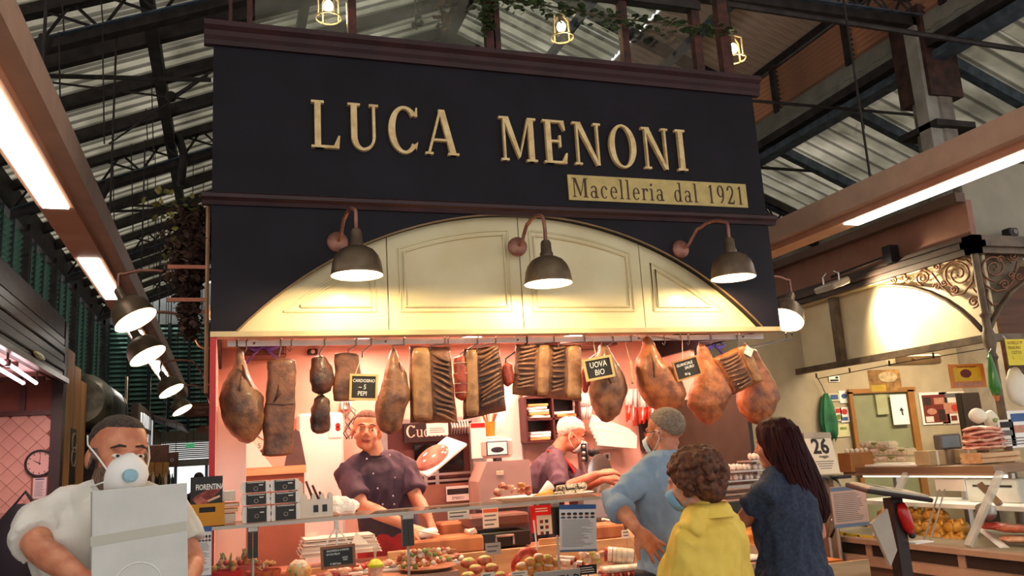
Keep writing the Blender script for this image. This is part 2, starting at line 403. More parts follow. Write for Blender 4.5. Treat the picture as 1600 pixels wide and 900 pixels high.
ra = slope_beam(-2.6, XR, ZL, 0.0, -0.15, 0.05, 7.8-3*PITCH).build('rafter', IRON, ceil)
for k in range(-2, 14):
    if k % 4: inst(ra, 'rafter', ceil, T(0, PITCH*(k+3), 0))
MB().box(-0.80, -0.68, 2.0, 22, 5.98, 6.14).build('purlin', IRON, ceil)
MB().box(0.75, 0.85, 2.0, 22, 6.60, 6.72).build('purlin', IRON, ceil)
rn = slope_beam(XR, XC, ZN, -0.02, -0.16, 0.05, 4.9).build('rafter', IRON, ceil)
for k in range(1, 8): inst(rn, 'rafter', ceil, T(0, 1.95*k, 0))
for x, z in ((4.2, ZN(4.2)-.2), (5.4, ZN(5.4)-.2)): MB().box(x-.04, x+.04, 2, 20, z-.05, z+.05).build('purlin', IRONB, ceil)
rr = slope_beam(XC, XE, ZA, 0.0, -0.12, 0.05, 4.6).build('rafter', IRONB, ceil)
for k in range(1, 9): inst(rr, 'rafter', ceil, T(0, 1.3*k, 0))
tr = lattice(XC, XE, ZA, 9.75, depth=0.32, bay=0.3)
group_rep(tr, 'lattice_truss', 3.9); 
# cross beam at the column, tie rods, hangers
flat_ = lambda x: 5.92
lattice(3.4, 10.0, flat_, 5.9, nm='lattice_tie_beam', depth=0.34, bay=0.34)
def rod(p, q, r=0.016, nm='tie_rod', m=IRON): return MB().tube([p, q], r, 6).build(nm, m, ceil)
rod((3.5, 6.9, 5.05), (9.5, 6.9, 5.08)); rod((3.5, 8.6, 5.0), (8.4, 8.6, 5.0), 0.02); rod((3.6, 5.2, 5.02), (9.0, 5.3, 4.98), 0.025)
rod((3.5, 10.5, 5.0), (8.4, 10.5, 5.0), 0.014)
rod(at(50, 118, Y=9.0), at(330, 125, Y=9.0), 0.025); rod(at(50, 125, Y=9.0), at(290, 155, Y=9.0), 0.012)
rod(at(272, 150, Y=9.0), at(330, 112, Y=9.0), 0.014); rod(at(170, 225, Y=9.6), at(325, 118, Y=9.6), 0.01)
rod(at(150, 320, Y=13), at(300, 323, Y=13), 0.02); rod(at(150, 331, Y=13), at(290, 327, Y=13), 0.02)
rod(at(215, 400, Y=14), at(320, 300, Y=14), 0.015)
MB().ell(at(267, 151, Y=9.0), 0.06).build('rod_coupling', IRON, ceil, smooth=True)
for px, y0, y1, Y in ((97, 0, 50, 6.5), (92, 50, 215, 6.5), (158, 0, 40, 7), (160, 40, 225, 7), (228, 170, 230, 9), (237, 130, 250, 9), (176, 225, 380, 9.5), (205, 225, 370, 9.5), (230, 250, 420, 12), (242, 220, 430, 12), (247, 330, 480, 14)):
    rod(at(px, y0, Y=Y), at(px+3, y1, Y=Y), 0.006, 'hanging_wire')
for pts, Y in (([(72, 58), (66, 75), (55, 88), (50, 108), (47, 132)], 6.9), ([(172, 283), (162, 300), (152, 318), (148, 335)], 11.6), ([(278, 210), (287, 240), (283, 290)], 11.6)):
    MB().tube([at(a, b, Y=Y) for a, b in pts], 0.055, 8).build('iron_bracket', IRON, ceil, smooth=True)
for Y in (7.2, 10.2):   # forked hangers on the right
    c = at(1333, 75, Y=Y) if Y < 8 else at(1218, 245, Y=Y)
    for dx in (-.18, .18): MB().tube([c+Vector((dx, 0, .25)), c+Vector((dx*.8, 0, .08)), c], 0.022, 6).build('iron_bracket', IRON, ceil)
    MB().tube([c, c+Vector((-.02, 0, -1.0))], 0.012, 5).build('hanging_wire', IRON, ceil)
    MB().tube([c, c+Vector((.20, 0, -1.0))], 0.012, 5).build('hanging_wire', IRON, ceil)
# louvred strip between the two roofs on the right
cl = struct('wall_clerestory', MB().box(XC-.05, XC+.05, 1.5, 20, 5.34, 5.58), mat('clerestory_gutter', '8a857a', 0.6, var=0.2))
sl = MB().box(-.036, .036, 0, 18.5, -.006, .006, rot('Y', 0.5)).build('slat', mat('louvre_brown', 'c09070', 0.6, var=0.3, vs=3, stretch=(1, .3, 1)), cl)
sl.matrix_basis = T(XC, 1.5, 5.62)
for k in range(1, 9): inst(sl, 'slat', cl, T(XC, 1.5, 5.62+k*0.06))
for k in range(0, 14): MB().box(XC-.075, XC+.06, 1.6+k*1.3, 1.68+k*1.3, 5.56, 6.22).build('post', IRON, cl)
MB().box(XC-.07, XC+.07, 1.5, 20, 5.24, 5.34).build('gutter_beam', IRON, cl)
MB().box(XC-.02, XC+.16, 1.5, 20, 5.12, 5.20).build('gutter_pipe', IRONB, cl)
MB().box(XC-.09, XC+.02, 1.5, 20, 6.12, 6.22).build('head_rail', IRON, cl)
# eave on the far right with daylight between slats
er = struct("wall_right", MB().box(XE, XE+.15, 5.0, 22, 0, 4.4), mat('wall_right_plaster', 'a59b8c', 0.8, var=0.2))
MB().box(XE-.08, XE+.08, 4, 22, 4.66, 4.76).build('eave_beam', IRON, er)
MB().box(XE-.2, XE-.1, 4, 22, 4.5, 4.58).build('eave_pipe', IRONB, er)
for k in range(14): MB().box(XE-.03, XE+.05, 4.4+k*1.3, 4.75+k*1.3, 4.38, 4.7).build('eave_block', IRONB, er)
# iron column on the right
col = thing('iron_column', 'tall weathered square iron column rising to the roof behind the right-hand light beam', 'column', (6.55, 5.95, 3.0))
MB().prism([(.19*math.cos(a), .19*math.sin(a)) for a in [PI/8+k*PI/4 for k in range(8)]], 3.0, 5.2, T(6.6, 6.0, 0)).build('shaft', mat('column_grey', '8d8479', 0.75, var=0.3, vs=4, col2='5d544b', bump=0.2), col)
MB().box(6.36, 6.50, 5.84, 5.98, 3.3, 5.6).build('side_plate', mat('column_plate', 'a09a90', 0.7, var=0.2), col)
MB().box(6.40, 6.80, 5.80, 6.2, 4.75, 5.7).build('head_casing', mat('rust_brown', '4d2f28', 0.7, var=0.4, vs=9), col)
MB().box(6.36, 6.84, 5.76, 6.24, 4.42, 4.48).build('collar', IRON, col); MB().box(6.38, 6.82, 5.78, 6.22, 3.0, 3.2).build('base', IRON, col)
# ---- louvred side wall (left) and end wall
wl = struct('wall_left', MB().box(-2.78, -2.66, 1.0, 22, 0, 3.0), mat('wall_left_plaster', '6a5b4e', 0.8))
MB().box(-2.76, -2.60, 1.0, 22, 5.0, 5.4).build('wall_plate', IRON, wl)
lv = MB().box(-.035, .035, 0.0, 1.80, -.006, .006, rot('Y', -0.75)).build('slat', GREEN, wl); lv.matrix_basis = T(-2.66, 3.0, 3.06)
for b in range(0, 10):
    for k in range(24):
        if b or k: inst(lv, 'slat', wl, T(-2.66, 3.0+b*1.95, 3.06+k*0.08))
for b in range(0, 11): MB().box(-2.72, -2.56, 2.86+b*1.95, 3.0+b*1.95, 2.9, 5.1).build('post', IRON, wl)
for b in range(0, 10):
    for j in (.6, 1.2): MB().box(-2.69, -2.62, 3.0+b*1.95+j-.02, 3.0+b*1.95+j+.02, 3.0, 5.0).build('mullion', GREEND, wl)
YE = 21.5
we = struct('wall_end', MB().box(-2.8, 4.0, YE, YE+.2, 5.18, 6.2), mat('wall_end_grey', '8f9290', 0.8))
MB().box(-2.8, 4.0, YE-.1, YE+.2, 2.38, 2.62).build('transom', mat('transom_wood', '7d7060', 0.7), we)
for k in range(8): MB().box(-2.62+k*.445-.03, -2.62+k*.445+.03, YE-.08, YE, 2.6, 5.2).build('mullion', GREEND, we)
le = MB().box(.03, .415, -.05, .03, -.008, .008, rot('X', 0.7)).build('slat', GREEN, we); le.matrix_basis = T(-2.62, YE, 2.66)
for b in range(7):
    for k in range(23):
        if b or k: inst(le, 'slat', we, T(-2.62+b*.445, YE, 2.66+k*0.11))
MB().box(-2.7, 0.4, YE+.12, YE+.14, 2.6, 5.2).build('backing_board', mat('louvre_backing', '27443c', 0.7), we)
# frosted panes over the doors and bright double door
for k in range(9): MB().box(-2.0, 0.3, YE-.02, YE, 1.98+k*.045, 2.015+k*.045).build('blind_slat', mat('blind_white', 'b9c0c0', 0.6), we)
MB().box(-2.0, 0.3, YE-.06, YE+.05, 1.80, 1.96).build('door_head', mat('door_head_grey', 'a8a79e', 0.7), we)
for x in (-1.95, -1.10, -0.42, 0.25): MB().box(x-.035, x+.035, YE-.04, YE+.04, 0, 1.82).build('door_post', mat('door_post_blue', '7f8fae', 0.6), we)
MB().box(-6, -1.98, YE, YE+.2, 0, 2.4).build('lower_wall', mat('lower_wall_tan', '7a6a55', 0.8), we)
MB().box(0.3, 13, YE, YE+.2, 0, 6.2).build('lower_wall', MATS['lower_wall_tan'], we)
# ================================================================== BUTCHER'S STALL: fascia, arch, lamps
NAVY = mat('sign_navy', '1c1720', 0.6, var=0.2, vs=3, col2='151019', spec=0.25, bump=0.05, bs=30)
BURG = mat('sign_burgundy', '3a1d20', 0.5, var=0.3, vs=5, col2='2a1518')
GOLD = mat('letter_gold', 'ecd09a', 0.5, 0.0, var=0.12, vs=20, col2='d2b078')
CREAM = mat('arch_cream', 'e0d2a8', 0.5, var=0.1, vs=3, col2='d3c294', coat=0.2)
BRASS = mat('lamp_bronze', '7d6a55', 0.42, 0.55, var=0.3, vs=6, col2='54463a')
COPPER = mat('lamp_arm_copper', '9a6a58', 0.45, 0.5, var=0.3, vs=9, col2='6d443a')
YF = 4.6; SX0, SX1, ZB, ZM, ZT = -0.08, 3.45, 2.31, 3.05, 4.03
st = thing('market_stall', 'butcher stall with tall navy fascia, gold lettering and a cream arch over its counter', 'stall', (1.7, YF, 0))
# fascia board with the arch cut out
AR, ACX, ACZ = 2.247, 1.68, 0.763
a0 = math.degrees(math.asin((ZB-ACZ)/AR)); apts = [(ACX+AR*math.cos(math.radians(a)), ACZ+AR*math.sin(math.radians(a))) for a in [a0+(180-2*a0)*i/40 for i in range(41)]]
MB().prism([(SX0, ZB), (SX0, ZT), (SX1, ZT), (SX1, ZB)]+apts, YF, YF+.07, front((0, 0, 0))).build('fascia_board', NAVY, st)
MB().box(SX0, SX0+.05, YF+.07, 7.0, ZB, ZT).build('fascia_side', NAVY, st); MB().box(SX1-.05, SX1, YF+.07, 7.0, ZB, ZT).build('fascia_side', NAVY, st)
# cornices with a stepped profile
def cornice(z, prof, nm):
    for a, b in ((SX0-.05, SX1+.05),):
        MB().loft([[(a, YF-d, z+h) for d, h in prof], [(b, YF-d, z+h) for d, h in prof]]).build(nm, BURG, st)
cornice(ZT-.07, [(-.02, -.03), (.02, -.03), (.02, .0), (.035, .02), (.035, .05), (.06, .07), (.06, .10), (-.02, .10)], 'top_cornice')
cornice(ZM-.03, [(-.02, -.02), (.015, -.02), (.025, .0), (.045, .015), (.045, .035), (.02, .05), (-.02, .05)], 'middle_cornice')
# cream arch panels with raised mouldings
for i in range(4):
    xa = ACX-1.62+i*0.81; xb = xa+.81; pts = [(xa+.003, ZB-.02), (xb-.003, ZB-.02)]
    for k in range(13):
        x = xb-.003-(xb-xa-.006)*k/12; pts.append((x, ACZ+math.sqrt(max(0, (AR+.02)**2-(x-ACX)**2))))
    MB().prism(pts, YF+.055, YF+.085, front((0, 0, 0))).build('arch_panel', CREAM, st)
    m = .07
    for (off, d0, d1) in ((0, .045, .056), (.028, .040, .056)):
        base = ZB+.115+off; xl, xr = xa+m+off, xb-m-off
        def top(x): return ACZ+math.sqrt(max(0, (AR-.085-off)**2-(x-ACX)**2))
        lo = [x for x in [xl+(xr-xl)*k/40 for k in range(41)] if top(x) > base]
        if len(lo) < 4: continue
        path = [(lo[0], base)]+[(x, top(x)) for x in lo]+[(lo[-1], base)]
        MB().tube([(x, YF+d0+.008, z) for x, z in path+[path[0], path[1]]], 0.007, 5).build('moulding', CREAM, st)
MB().prism(apts, YF+.088, YF+.10, front((0, 0, 0))).build('arch_light_block', CREAM, st)  # sheet added behind the panels to stop light leaking through their joints
MB().box(SX0, SX1, YF-.005, YF+.09, ZB-.028, ZB).build('lower_rail', mat('arch_rail_cream', 'cbb58a', 0.5), st)
# thin gilt edge along the arch
MB().tube([(x, YF-.002, z) for x, z in apts], 0.006, 5).build('arch_edge', mat('arch_edge_gilt', '8b6d4c', 0.5, 0.2), st)
# raised letters, one object each
p0 = at(484, 228, Y=YF); p1 = at(716, 240, Y=YF); q0 = at(780, 245, Y=YF); q1 = at(1074, 257, Y=YF)
for s, a, b, h, zb in (('LUCA', p0, p1, .285, 3.355), ('MENONI', q0, q1, .285, 3.345)):
    w0 = serif_width(s, h, 1, .12); sx = (b.x-a.x)/w0
    serif_line(s, h, fr_((a.x, YF, zb), off=0.0), GOLD, st, '', d=.028, sx=sx, sp=.12, each='letter')
pl0 = at(888, 307, Y=YF); pl1 = at(1166, 312, Y=YF)
pz = 3.115
MB().box(pl0.x, pl1.x, YF-.012, YF, pz, pz+.165).build('name_plate', mat('plate_gold', 'c9b070', 0.45, 0.15, var=0.12, vs=15), st)
wline = 'Macelleria dal 1921'; hh = .125; sx = (pl1.x-pl0.x-.05)/serif_width(wline, hh, 1, .10)
serif_line(wline, hh, fr_((pl0.x+.025, YF-.012, pz+.02)), mat('plate_lettering', '4a2c22', 0.6), st, '', d=.003, sx=sx, sp=.10, each='plate_letter')
# ---- gooseneck lamps
def goose(root, ros, cen, r=0.135, h=0.155, energy=14.0, tilt=0.0, power=None, out=Vector((0, -1, 0))):
    """rosette at ros on the wall, swan-neck arm, dome shade with its rim centre at cen"""
    ros = Vector(ros); cen = Vector(cen)
    MB().lathe([(0, .03), (.045, .028), (.058, .018), (.06, 0), (0, 0)], 18, T(ros) @ Vector((0, 0, 1)).rotation_difference(out).to_matrix().to_4x4()).build('rosette', COPPER, root, smooth='auto')
    S = T(cen) @ (rot('Y', tilt) @ rot('X', -.22) if abs(out.x) > .5 else rot('X', tilt))
    top = S @ Vector((0, 0, h+.085)); ph = max(top.z, ros.z)+.13
    d = top-ros; d.z = 0
    pts = [ros, ros+d*.18+Vector((0, 0, .015))]
    mid = ros+d*.62; R0 = d.length*.38
    pts += [ros+d*.28+Vector((0, 0, (ph-ros.z)*.45)), ros+d*.40+Vector((0, 0, (ph-ros.z)*.80))]
    pts += [Vector((0, 0, 0))+ros+d*(.70-.30*math.cos(math.radians(a)))+Vector((0, 0, ph-ros.z-.055+.055*math.sin(math.radians(a)))) for a in (35, 65, 90, 115, 145)]
    pts += [top+Vector((0, 0, .10)), top+Vector((0, 0, .0))]
    # smooth the neck
    sm = []
    for i in range(len(pts)-1):
        p_, a_, b_, n_ = pts[max(i-1, 0)], pts[i], pts[i+1], pts[min(i+2, len(pts)-1)]
        for k in range(5):
            t = k/5.0; sm.append(0.5*((2*a_)+(b_-p_)*t+(2*p_-5*a_+4*b_-n_)*t*t+(3*a_-p_-3*b_+n_)*t**3))
    sm.append(pts[-1])
    MB().tube(sm, 0.011, 8).build('arm', COPPER, root, smooth=True)
    MB().lathe([(0, .095), (.022, .095), (.03, .08), (.032, .03), (.038, .02), (.038, -.012), (0, -.012)], 16, S @ T(0, 0, h)).build('socket', BRASS, root, smooth='auto')
    prof = [(.03, h), (r*.42, h*.97), (r*.66, h*.86), (r*.84, h*.66), (r*.94, h*.42), (r*.985, h*.16), (r, .012), (r*1.025, 0), (r*1.0, -.003), (r*.97, .01), (r*.95, h*.16), (r*.90, h*.40), (r*.80, h*.63), (r*.62, h*.82), (r*.40, h*.92), (.0, h*.94)]
    mb = MB().lathe(prof[:9], 28, S); mb.cur = 1; mb.lathe(prof[8:], 28, S)
    shd = mb.build('shade', [BRASS, mat('shade_enamel', 'fbf6ea', 0.5, var=0.03)], root, smooth=True)
    MB().ell((0, 0, h*.60), (.028, .028, .034), 12, 8, S).build('bulb', mat('bulb_warm', 'fff0d0', 0.4, emit=power or 12.0, ecol=(1.0, .82, .55)), shd, smooth=True)
    l = lamp('lamp_light', 'POINT', S @ Vector((0, 0, h*.10)), energy, (1.0, .72, .38), size=0.03)
    l.parent = root; l.matrix_parent_inverse = wm(root).inverted()
LG = 'gooseneck lamps of the butcher stall'
for (rp, dp, lab) in (((527, 379), (558, 430), 'bronze gooseneck lamp over the arch, on the left below the letters LUCA'), ((808, 386), (857, 443), 'bronze gooseneck lamp at the top centre of the cream arch'), ((1062, 390), (1146, 434), 'bronze gooseneck lamp over the right end of the cream arch, below the name plate')):
    R_ = at(*rp, Y=YF); D_ = at(*dp, Y=YF-.30)
    g = thing('gooseneck_lamp', lab, 'lamp', R_, group=LG)
    goose(g, R_, D_, energy=30.0)
for i, Yl in enumerate((5.76, 6.75, 9.65, 12.1)):
    lab = ['large bronze gooseneck lamp on the stall flank, nearest of the row in the left aisle', 'second bronze gooseneck lamp along the left aisle, just under the nearest one', 'third bronze gooseneck lamp along the left aisle, small, beyond the second', 'smallest and farthest bronze gooseneck lamp of the left aisle row'][i]
    px = [(212, 500), (231, 556), (268, 611), (285, 641)][i]; D_ = at(*px, X=-0.55)
    R_ = Vector((SX0, D_.y, D_.z+.05))
    g = thing('gooseneck_lamp', lab, 'lamp', R_, group='lamps along the left aisle')
    goose(g, R_, D_, energy=12.0, tilt=-0.5, out=Vector((-1, 0, 0)), power=25.0)
R_ = Vector((SX1, 5.3, 2.5)); D_ = at(1226, 500, X=SX1+.36)
g = thing('gooseneck_lamp', 'bronze gooseneck lamp half hidden behind the right edge of the navy fascia', 'lamp', R_)
goose(g, (SX1, D_.y, D_.z+.06), D_, energy=12.0, tilt=0.55, out=Vector((1, 0, 0)), power=25.0)
# second stall wall behind, so the farther flank lamps have something to hang on
MB().box(SX0, 3.45, 7.05, 12.6, 2.2, 3.2).build('rear_fascia', NAVY, st)
# ---- glazed loft above the fascia
loft = thing('glazed_loft', 'glass-walled loft with rusty red posts on top of the butcher stall', 'glasshouse', (1.8, 4.9, ZT+.03))
RUST = mat('loft_rust_red', '5c2f26', 0.6, 0.1, var=0.4, vs=12, col2='2f1a17')
LY = 4.72
for px, wd in ((390, .03), (360, .02), (550, .05), (765, .06), (775, .045), (975, .05), (1087, .06), (1130, .085)):
    x = at(px, 60, Y=LY).x; MB().box(x-wd/2, x+wd/2, LY-.03, LY+.03, ZT+.03, 4.95).build('post', RUST, loft)
MB().box(at(785, 10, Y=LY).x, at(1092, 40, Y=LY).x, LY-.05, LY+.03, 4.60, 4.66).build('rail', IRON, loft)
MB().box(SX0-.02, SX1+.02, LY-.04, LY+.04, 4.9, 5.0).build('head_beam', RUST, loft)
PANE = glass('loft_glass', (0.93, 0.96, 0.95), 0.30, 0.08)
xs = [at(p, 60, Y=LY).x for p in (390, 550, 765, 975, 1087)]
for a, b in zip(xs, xs[1:]): MB().box(a+.03, b-.03, LY-.004, LY+.004, ZT+.03, 4.9).build('pane', PANE, loft)
MB().box(SX0, SX1, LY-.05, 7.0, ZT-.02, ZT+.03).build('deck', BROWND, loft)
for x in (xs[0], xs[2], xs[4]): MB().box(x-.03, x+.03, 6.9, 6.96, ZT+.03, 4.95).build('rear_post', RUST, loft)
def pend(px, py, Y, lab, flip=1):  # caged bulb added where a lamp is only mirrored in the loft glass
    c = at(px, py, Y=Y); t = thing('lamp_reflection', lab, 'lamp', c, group='bulbs standing for lamps mirrored in the loft glass')
    MB().ell(c, (.033, .033, .04), 12, 8).build('bulb', mat('bulb_reflection', 'ffe6b0', 0.4, emit=14.0, ecol=(1, .80, .45)), t, smooth=True)
    MB().tube([c+Vector((0, 0, .04)), c+Vector((0, 0, .09))], .018, 8).build('socket', BRASS, t)
    MB().tube([c+Vector((0, 0, .09)), Vector((c.x, c.y, 5.0))], .005, 5).build('cord', IRON, t)
    for k in range(4):
        a = k*PI/2+.4; e = Vector((math.cos(a)*.075, math.sin(a)*.075, 0))
        MB().tube([c+Vector((0, 0, .11)), c+e+Vector((0, 0, .06)), c+e+Vector((0, 0, -.09))], .006, 5).build('cage_bar', GOLD, t)
    MB().lathe([(.08, -.09), (.086, -.09), (.086, -.08), (.08, -.08), (.08, -.09)], 16, T(c)).build('cage_ring', GOLD, t)
    l = lamp('lamp_reflection_light', 'POINT', c+Vector((0, -.06, -.1)), 3.0, (1, .75, .42), .04); l.parent = t; l.matrix_parent_inverse = wm(t).inverted()
pend(513, 10, 5.1, 'caged bulb standing for a lamp mirrored in the glass above the left end of the fascia')
pend(877, 42, 5.1, 'caged bulb standing for a lamp mirrored in the glass above the letters MENONI')
pend(1146, 76, 4.95, 'small caged bulb standing for a mirrored lamp past the right end of the loft')
# ivy trailing along the loft
def leaf(mb, c, s, a, b):
    M = T(c) @ Matrix.Rotation(a, 4, 'Z') @ Matrix.Rotation(b, 4, 'X')
    mb.add([(0, 0, -s*.1), (s*.5, 0, .25*s), (s*.35, s*.1, s*.7), (0, 0, s), (-s*.35, s*.1, s*.7), (-s*.5, 0, .25*s)], [(0, 1, 2, 3), (0, 3, 4, 5)], M)
LEAF = mat('ivy_leaf', '55683c', 0.5, var=0.4, vs=25, col2='2f3d24')
def vine(name, lab, pts, n, s, spread, material, cat='plant'):
    t = thing(name, lab, cat, pts[0]); MB().tube(pts, .006, 5).build('stem', mat('stem_brown', '5b4a33', 0.7), t)
    mb = MB()
    for i in range(n):
        u = random.random()*(len(pts)-1); k = int(u); p = Vector(pts[k]).lerp(Vector(pts[min(k+1, len(pts)-1)]), u-k)
        p += Vector((random.gauss(0, spread), random.gauss(0, spread*.6), random.gauss(-spread*.5, spread)))
        leaf(mb, p, s*random.uniform(.7, 1.3), random.uniform(-2.0, 2.0), random.uniform(1.2, 2.6))
    tag(mb.build('leaves', material, t), kind='stuff')
    return t
vine('ivy', 'long green ivy trailing along the rail of the glazed loft', [at(750, -4, Y=LY-.07), at(850, 8, Y=LY-.07), at(950, 28, Y=LY-.07), at(1040, 36, Y=LY-.07), at(1150, 48, Y=LY-.07)], 210, .05, .035, LEAF)
vine('ivy', 'dark ivy strand hanging left of the loft centre post', [at(755, -5, Y=LY-.06), at(760, 20, Y=LY-.06), at(757, 45, Y=LY-.06)], 34, .05, .025, LEAF)
vine('ivy', 'short ivy sprig hanging behind the loft glass near its bouquet', [at(648, -5, Y=LY+.1), at(650, 42, Y=LY+.1)], 18, .05, .02, LEAF)
vine('dried_bouquet', 'dried brown bouquet hanging upside down behind the loft glass', [at(689, -5, Y=LY+.15), at(690, 25, Y=LY+.15), at(692, 42, Y=LY+.15)], 30, .05, .015, mat('dried_brown', '8d6a3c', 0.8, col2='5e4426', vs=30))
# moss and dried plants in hanging frames on the left flank
pl = thing('plant_frame', 'tall hanging frame of dark dried plants on the stall flank left of the fascia', 'plant', (SX0-.15, 4.85, 2.2))
FX = SX0-.02
for (z0, z1) in ((3.04, 2.68), (2.68, 2.50)): MB().box(FX-.20, FX, 4.70, 4.72, z1-.01, z1+.01).build('cross_bar', mat('copper_bar', 'a05a40', 0.5, 0.3), pl)
MB().tube([(FX, 4.70, 3.08), (FX+.0, 4.70, 2.0)], .012, 6).build('upright', mat('upright_tan', 'a57b58', 0.5), pl)
mb = MB()
for i in range(1600):
    z = random.uniform(2.66, 3.03) if i < 1150 else random.uniform(2.35, 2.66); nar = 1.0 if z > 2.6 else .55
    leaf(mb, (FX-.10+random.gauss(0, .045)*nar, 4.80+random.uniform(-.09, .25), z), random.uniform(.025, .06), random.uniform(0, 6), random.uniform(0, 3))
tag(mb.build('dried_foliage', mat('dried_foliage', '4d3224', 0.9, var=0.5, vs=20, col2='2a1a14'), pl), kind='stuff')
mb = MB()
for i in range(60): leaf(mb, (FX-.12+random.gauss(0, .07), 4.75+random.uniform(-.05, .1), 3.03+random.gauss(0, .035) if i < 35 else random.uniform(2.75, 2.95)), random.uniform(.03, .06), random.uniform(0, 6), random.uniform(0, 3))
tag(mb.build('yellow_green_leaves', mat('leaf_olive', '8a8043', 0.7, vs=20, col2='545326'), pl), kind='stuff')
# ---- light beams over the two aisles
def light_beam(lab, X, z, segs, wd, px):
    t = thing('light_beam', lab, 'light', (X, 8, z), group='light beams over the aisles')
    BM = mat('beam_terracotta', 'dba585', 0.55, var=0.1, vs=2, col2='c98f70')
    MB().box(X-wd/2, X+wd/2, -4.0, 20, z, z+.16).build('casing', BM, t)
    MB().box(X+wd/2 if X < 0 else X-wd/2-.10, X+wd/2+.10 if X < 0 else X-wd/2, -4.0, 20, z+.05, z+.22).build('side_casing', mat('beam_side', 'c9a690', 0.6, var=0.1), t)
    EM = mat('light_panel', 'ffffff', 0.5, emit=9.0, ecol=(1, .93, .82))
    for y0, y1 in segs:
        MB().box(X-wd*.36, X+wd*.36, y0, y1, z-.012, z+.002).build('light_panel', EM, t)
    for y in (2, 5, 8, 11, 14, 17): MB().tube([(X, y, z+.16), (X, y, 5.8)], .01, 5).build('hanger', IRON, t)
LBX = -1.0
yv = lambda px, py: at(px, py, X=LBX).y
light_beam('long terracotta light beam with bright panels hanging over the left aisle', LBX, 3.25, [(-3.4, -1.2), (1.0, yv(88, 310)), (yv(138, 407), yv(178, 470)), (yv(210, 512), yv(222, 528)), (yv(240, 566), yv(253, 585)), (14, 16)], .20, None)
LRX = 4.75
light_beam('long terracotta light beam with a bright strip over the right aisle', LRX, 3.25, [(-3.4, -.6), (1.2, at(1330, 352, X=LRX).y), (6.6, 9.2)], .20, None)
# ================================================================== STALL INTERIOR
YB = 6.3; IX0, IX1 = -0.05, 3.42; ZI = 2.46
PINKW = mat('interior_wall', 'e6bfae', 0.55, var=0.08, vs=2, col2='d8a994')
WHITEP = mat('white_panel', 'f4efe8', 0.45, var=0.05)
STEEL = mat('steel', 'b9aea6', 0.35, 0.7, var=0.15, vs=6)
STEELD = mat('steel_dark', '6d5a54', 0.4, 0.5, var=0.2)
BLACKP = mat('black_plastic', '1d1a1c', 0.4, var=0.2)
PAPER = mat('paper_white', 'f2eee6', 0.7, var=0.05)
PAPERP = mat('paper_pinkish', 'e9dccd', 0.7, var=0.06)
REDP = mat('red_plastic', 'd01812', 0.4, var=0.1)
WOOD = mat('butcher_block', 'c07a45', 0.5, var=0.25, vs=9, col2='935227', stretch=(1, 1, .25))
PINE = mat('pale_wood', 'd8b184', 0.55, var=0.2, vs=7, col2='b98d5f', stretch=(.3, 3, 3))
wb = struct('wall_back', MB().box(IX0, IX1, YB, YB+.1, 0.0, ZI), PINKW)
struct('ceiling_stall', MB().box(IX0, IX1, 4.70, YB+.1, ZI, ZI+.05), mat('lining_pink', 'e8c4b4', 0.5, var=0.06))
wsl = struct('wall_stall_left', MB().box(IX0-.03, IX0, 4.66, YB, 0.0, ZI), PINKW)
MB().box(IX0-.03, IX0+.0, 4.60, 4.66, 0, ZB).build('red_corner_strip', mat('red_strip', 'b01c20', 0.4), wsl)
MB().box(IX0, IX0+.16, 5.0, 5.06, 0.0, 1.95).build('white_partition', WHITEP, wsl)
wsr = struct('wall_stall_right', MB().box(IX1, IX1+.03, 5.7, YB, 0, ZI), PINKW)
MB().box(IX1-.03, IX1, 5.0, YB-.1, 1.35, 1.93).build('brown_flank_board', mat('board_brown', '352c22', 0.6, var=0.2), wsr)

struct('floor_stall', MB().box(IX0, IX1, 5.04, YB, 0, .15), BROWND)
for (a, b) in ((463, 536), (752, 815)):   # white doors of the cold room
    xa, xb = at(a, 700, Y=YB).x, at(b, 700, Y=YB).x
    MB().rbox(xa, xb, YB-.06, YB-.005, .16, 1.97 if a < 500 else 2.2, .02).build('cold_room_door', WHITEP, wb)
# round ceiling lamps: each a lit disc in a ring
for i, (x, y) in enumerate(((.55, 5.15), (1.25, 5.05), (1.95, 5.1), (2.65, 5.05), (3.15, 5.35), (.9, 5.9), (1.7, 5.85), (2.5, 5.85))):
    t = thing('ceiling_spot', 'round recessed spot lamp in the stall ceiling behind the meat rail', 'lamp', (x, y, ZI-.02), group='ceiling spots of the butcher stall')
    MB().lathe([(.075, 0), (.09, 0), (.09, -.012), (.075, -.012), (.075, 0)], 20, T(x, y, ZI-.001)).build('ring', WHITEP, t)
    MB().lathe([(0, -.006), (.074, -.006), (.074, 0), (0, 0)], 20, T(x, y, ZI-.001)).build('lit_disc', mat('spot_disc', 'fff4ea', 0.4, emit=6.0, ecol=(1, .86, .76)), t)
    l = lamp('spot_light', 'AREA', (x, y, ZI-.03), 17.0, (1.0, .50, .36), size=.16); l.data.shape = 'DISK'; l.parent = t; l.matrix_parent_inverse = wm(t).inverted()
# --- meat rail
RY = 4.74
r0 = at(355, 537, Y=RY); r1 = at(1192, 526, Y=RY); RZ = (r0.z+r1.z)/2
rail = thing('meat_rail', 'flat steel rail for hanging hams under the cream arch', 'rail', (1.7, RY, RZ))
MB().box(r0.x, r1.x, RY-.006, RY+.006, RZ-.016, RZ+.016).build('bar', STEEL, rail)
for px in (397, 602, 808, 997, 1160):
    x = at(px, 525, Y=RY).x; MB().box(x-.018, x+.018, RY, RY+.008, RZ, ZI).build('strap', STEEL, rail)
    MB().lathe([(0, .006), (.007, .004), (.007, 0)], 8, T(x, RY-.006, RZ) @ rot('X', PI/2)).build('bolt', STEELD, rail)
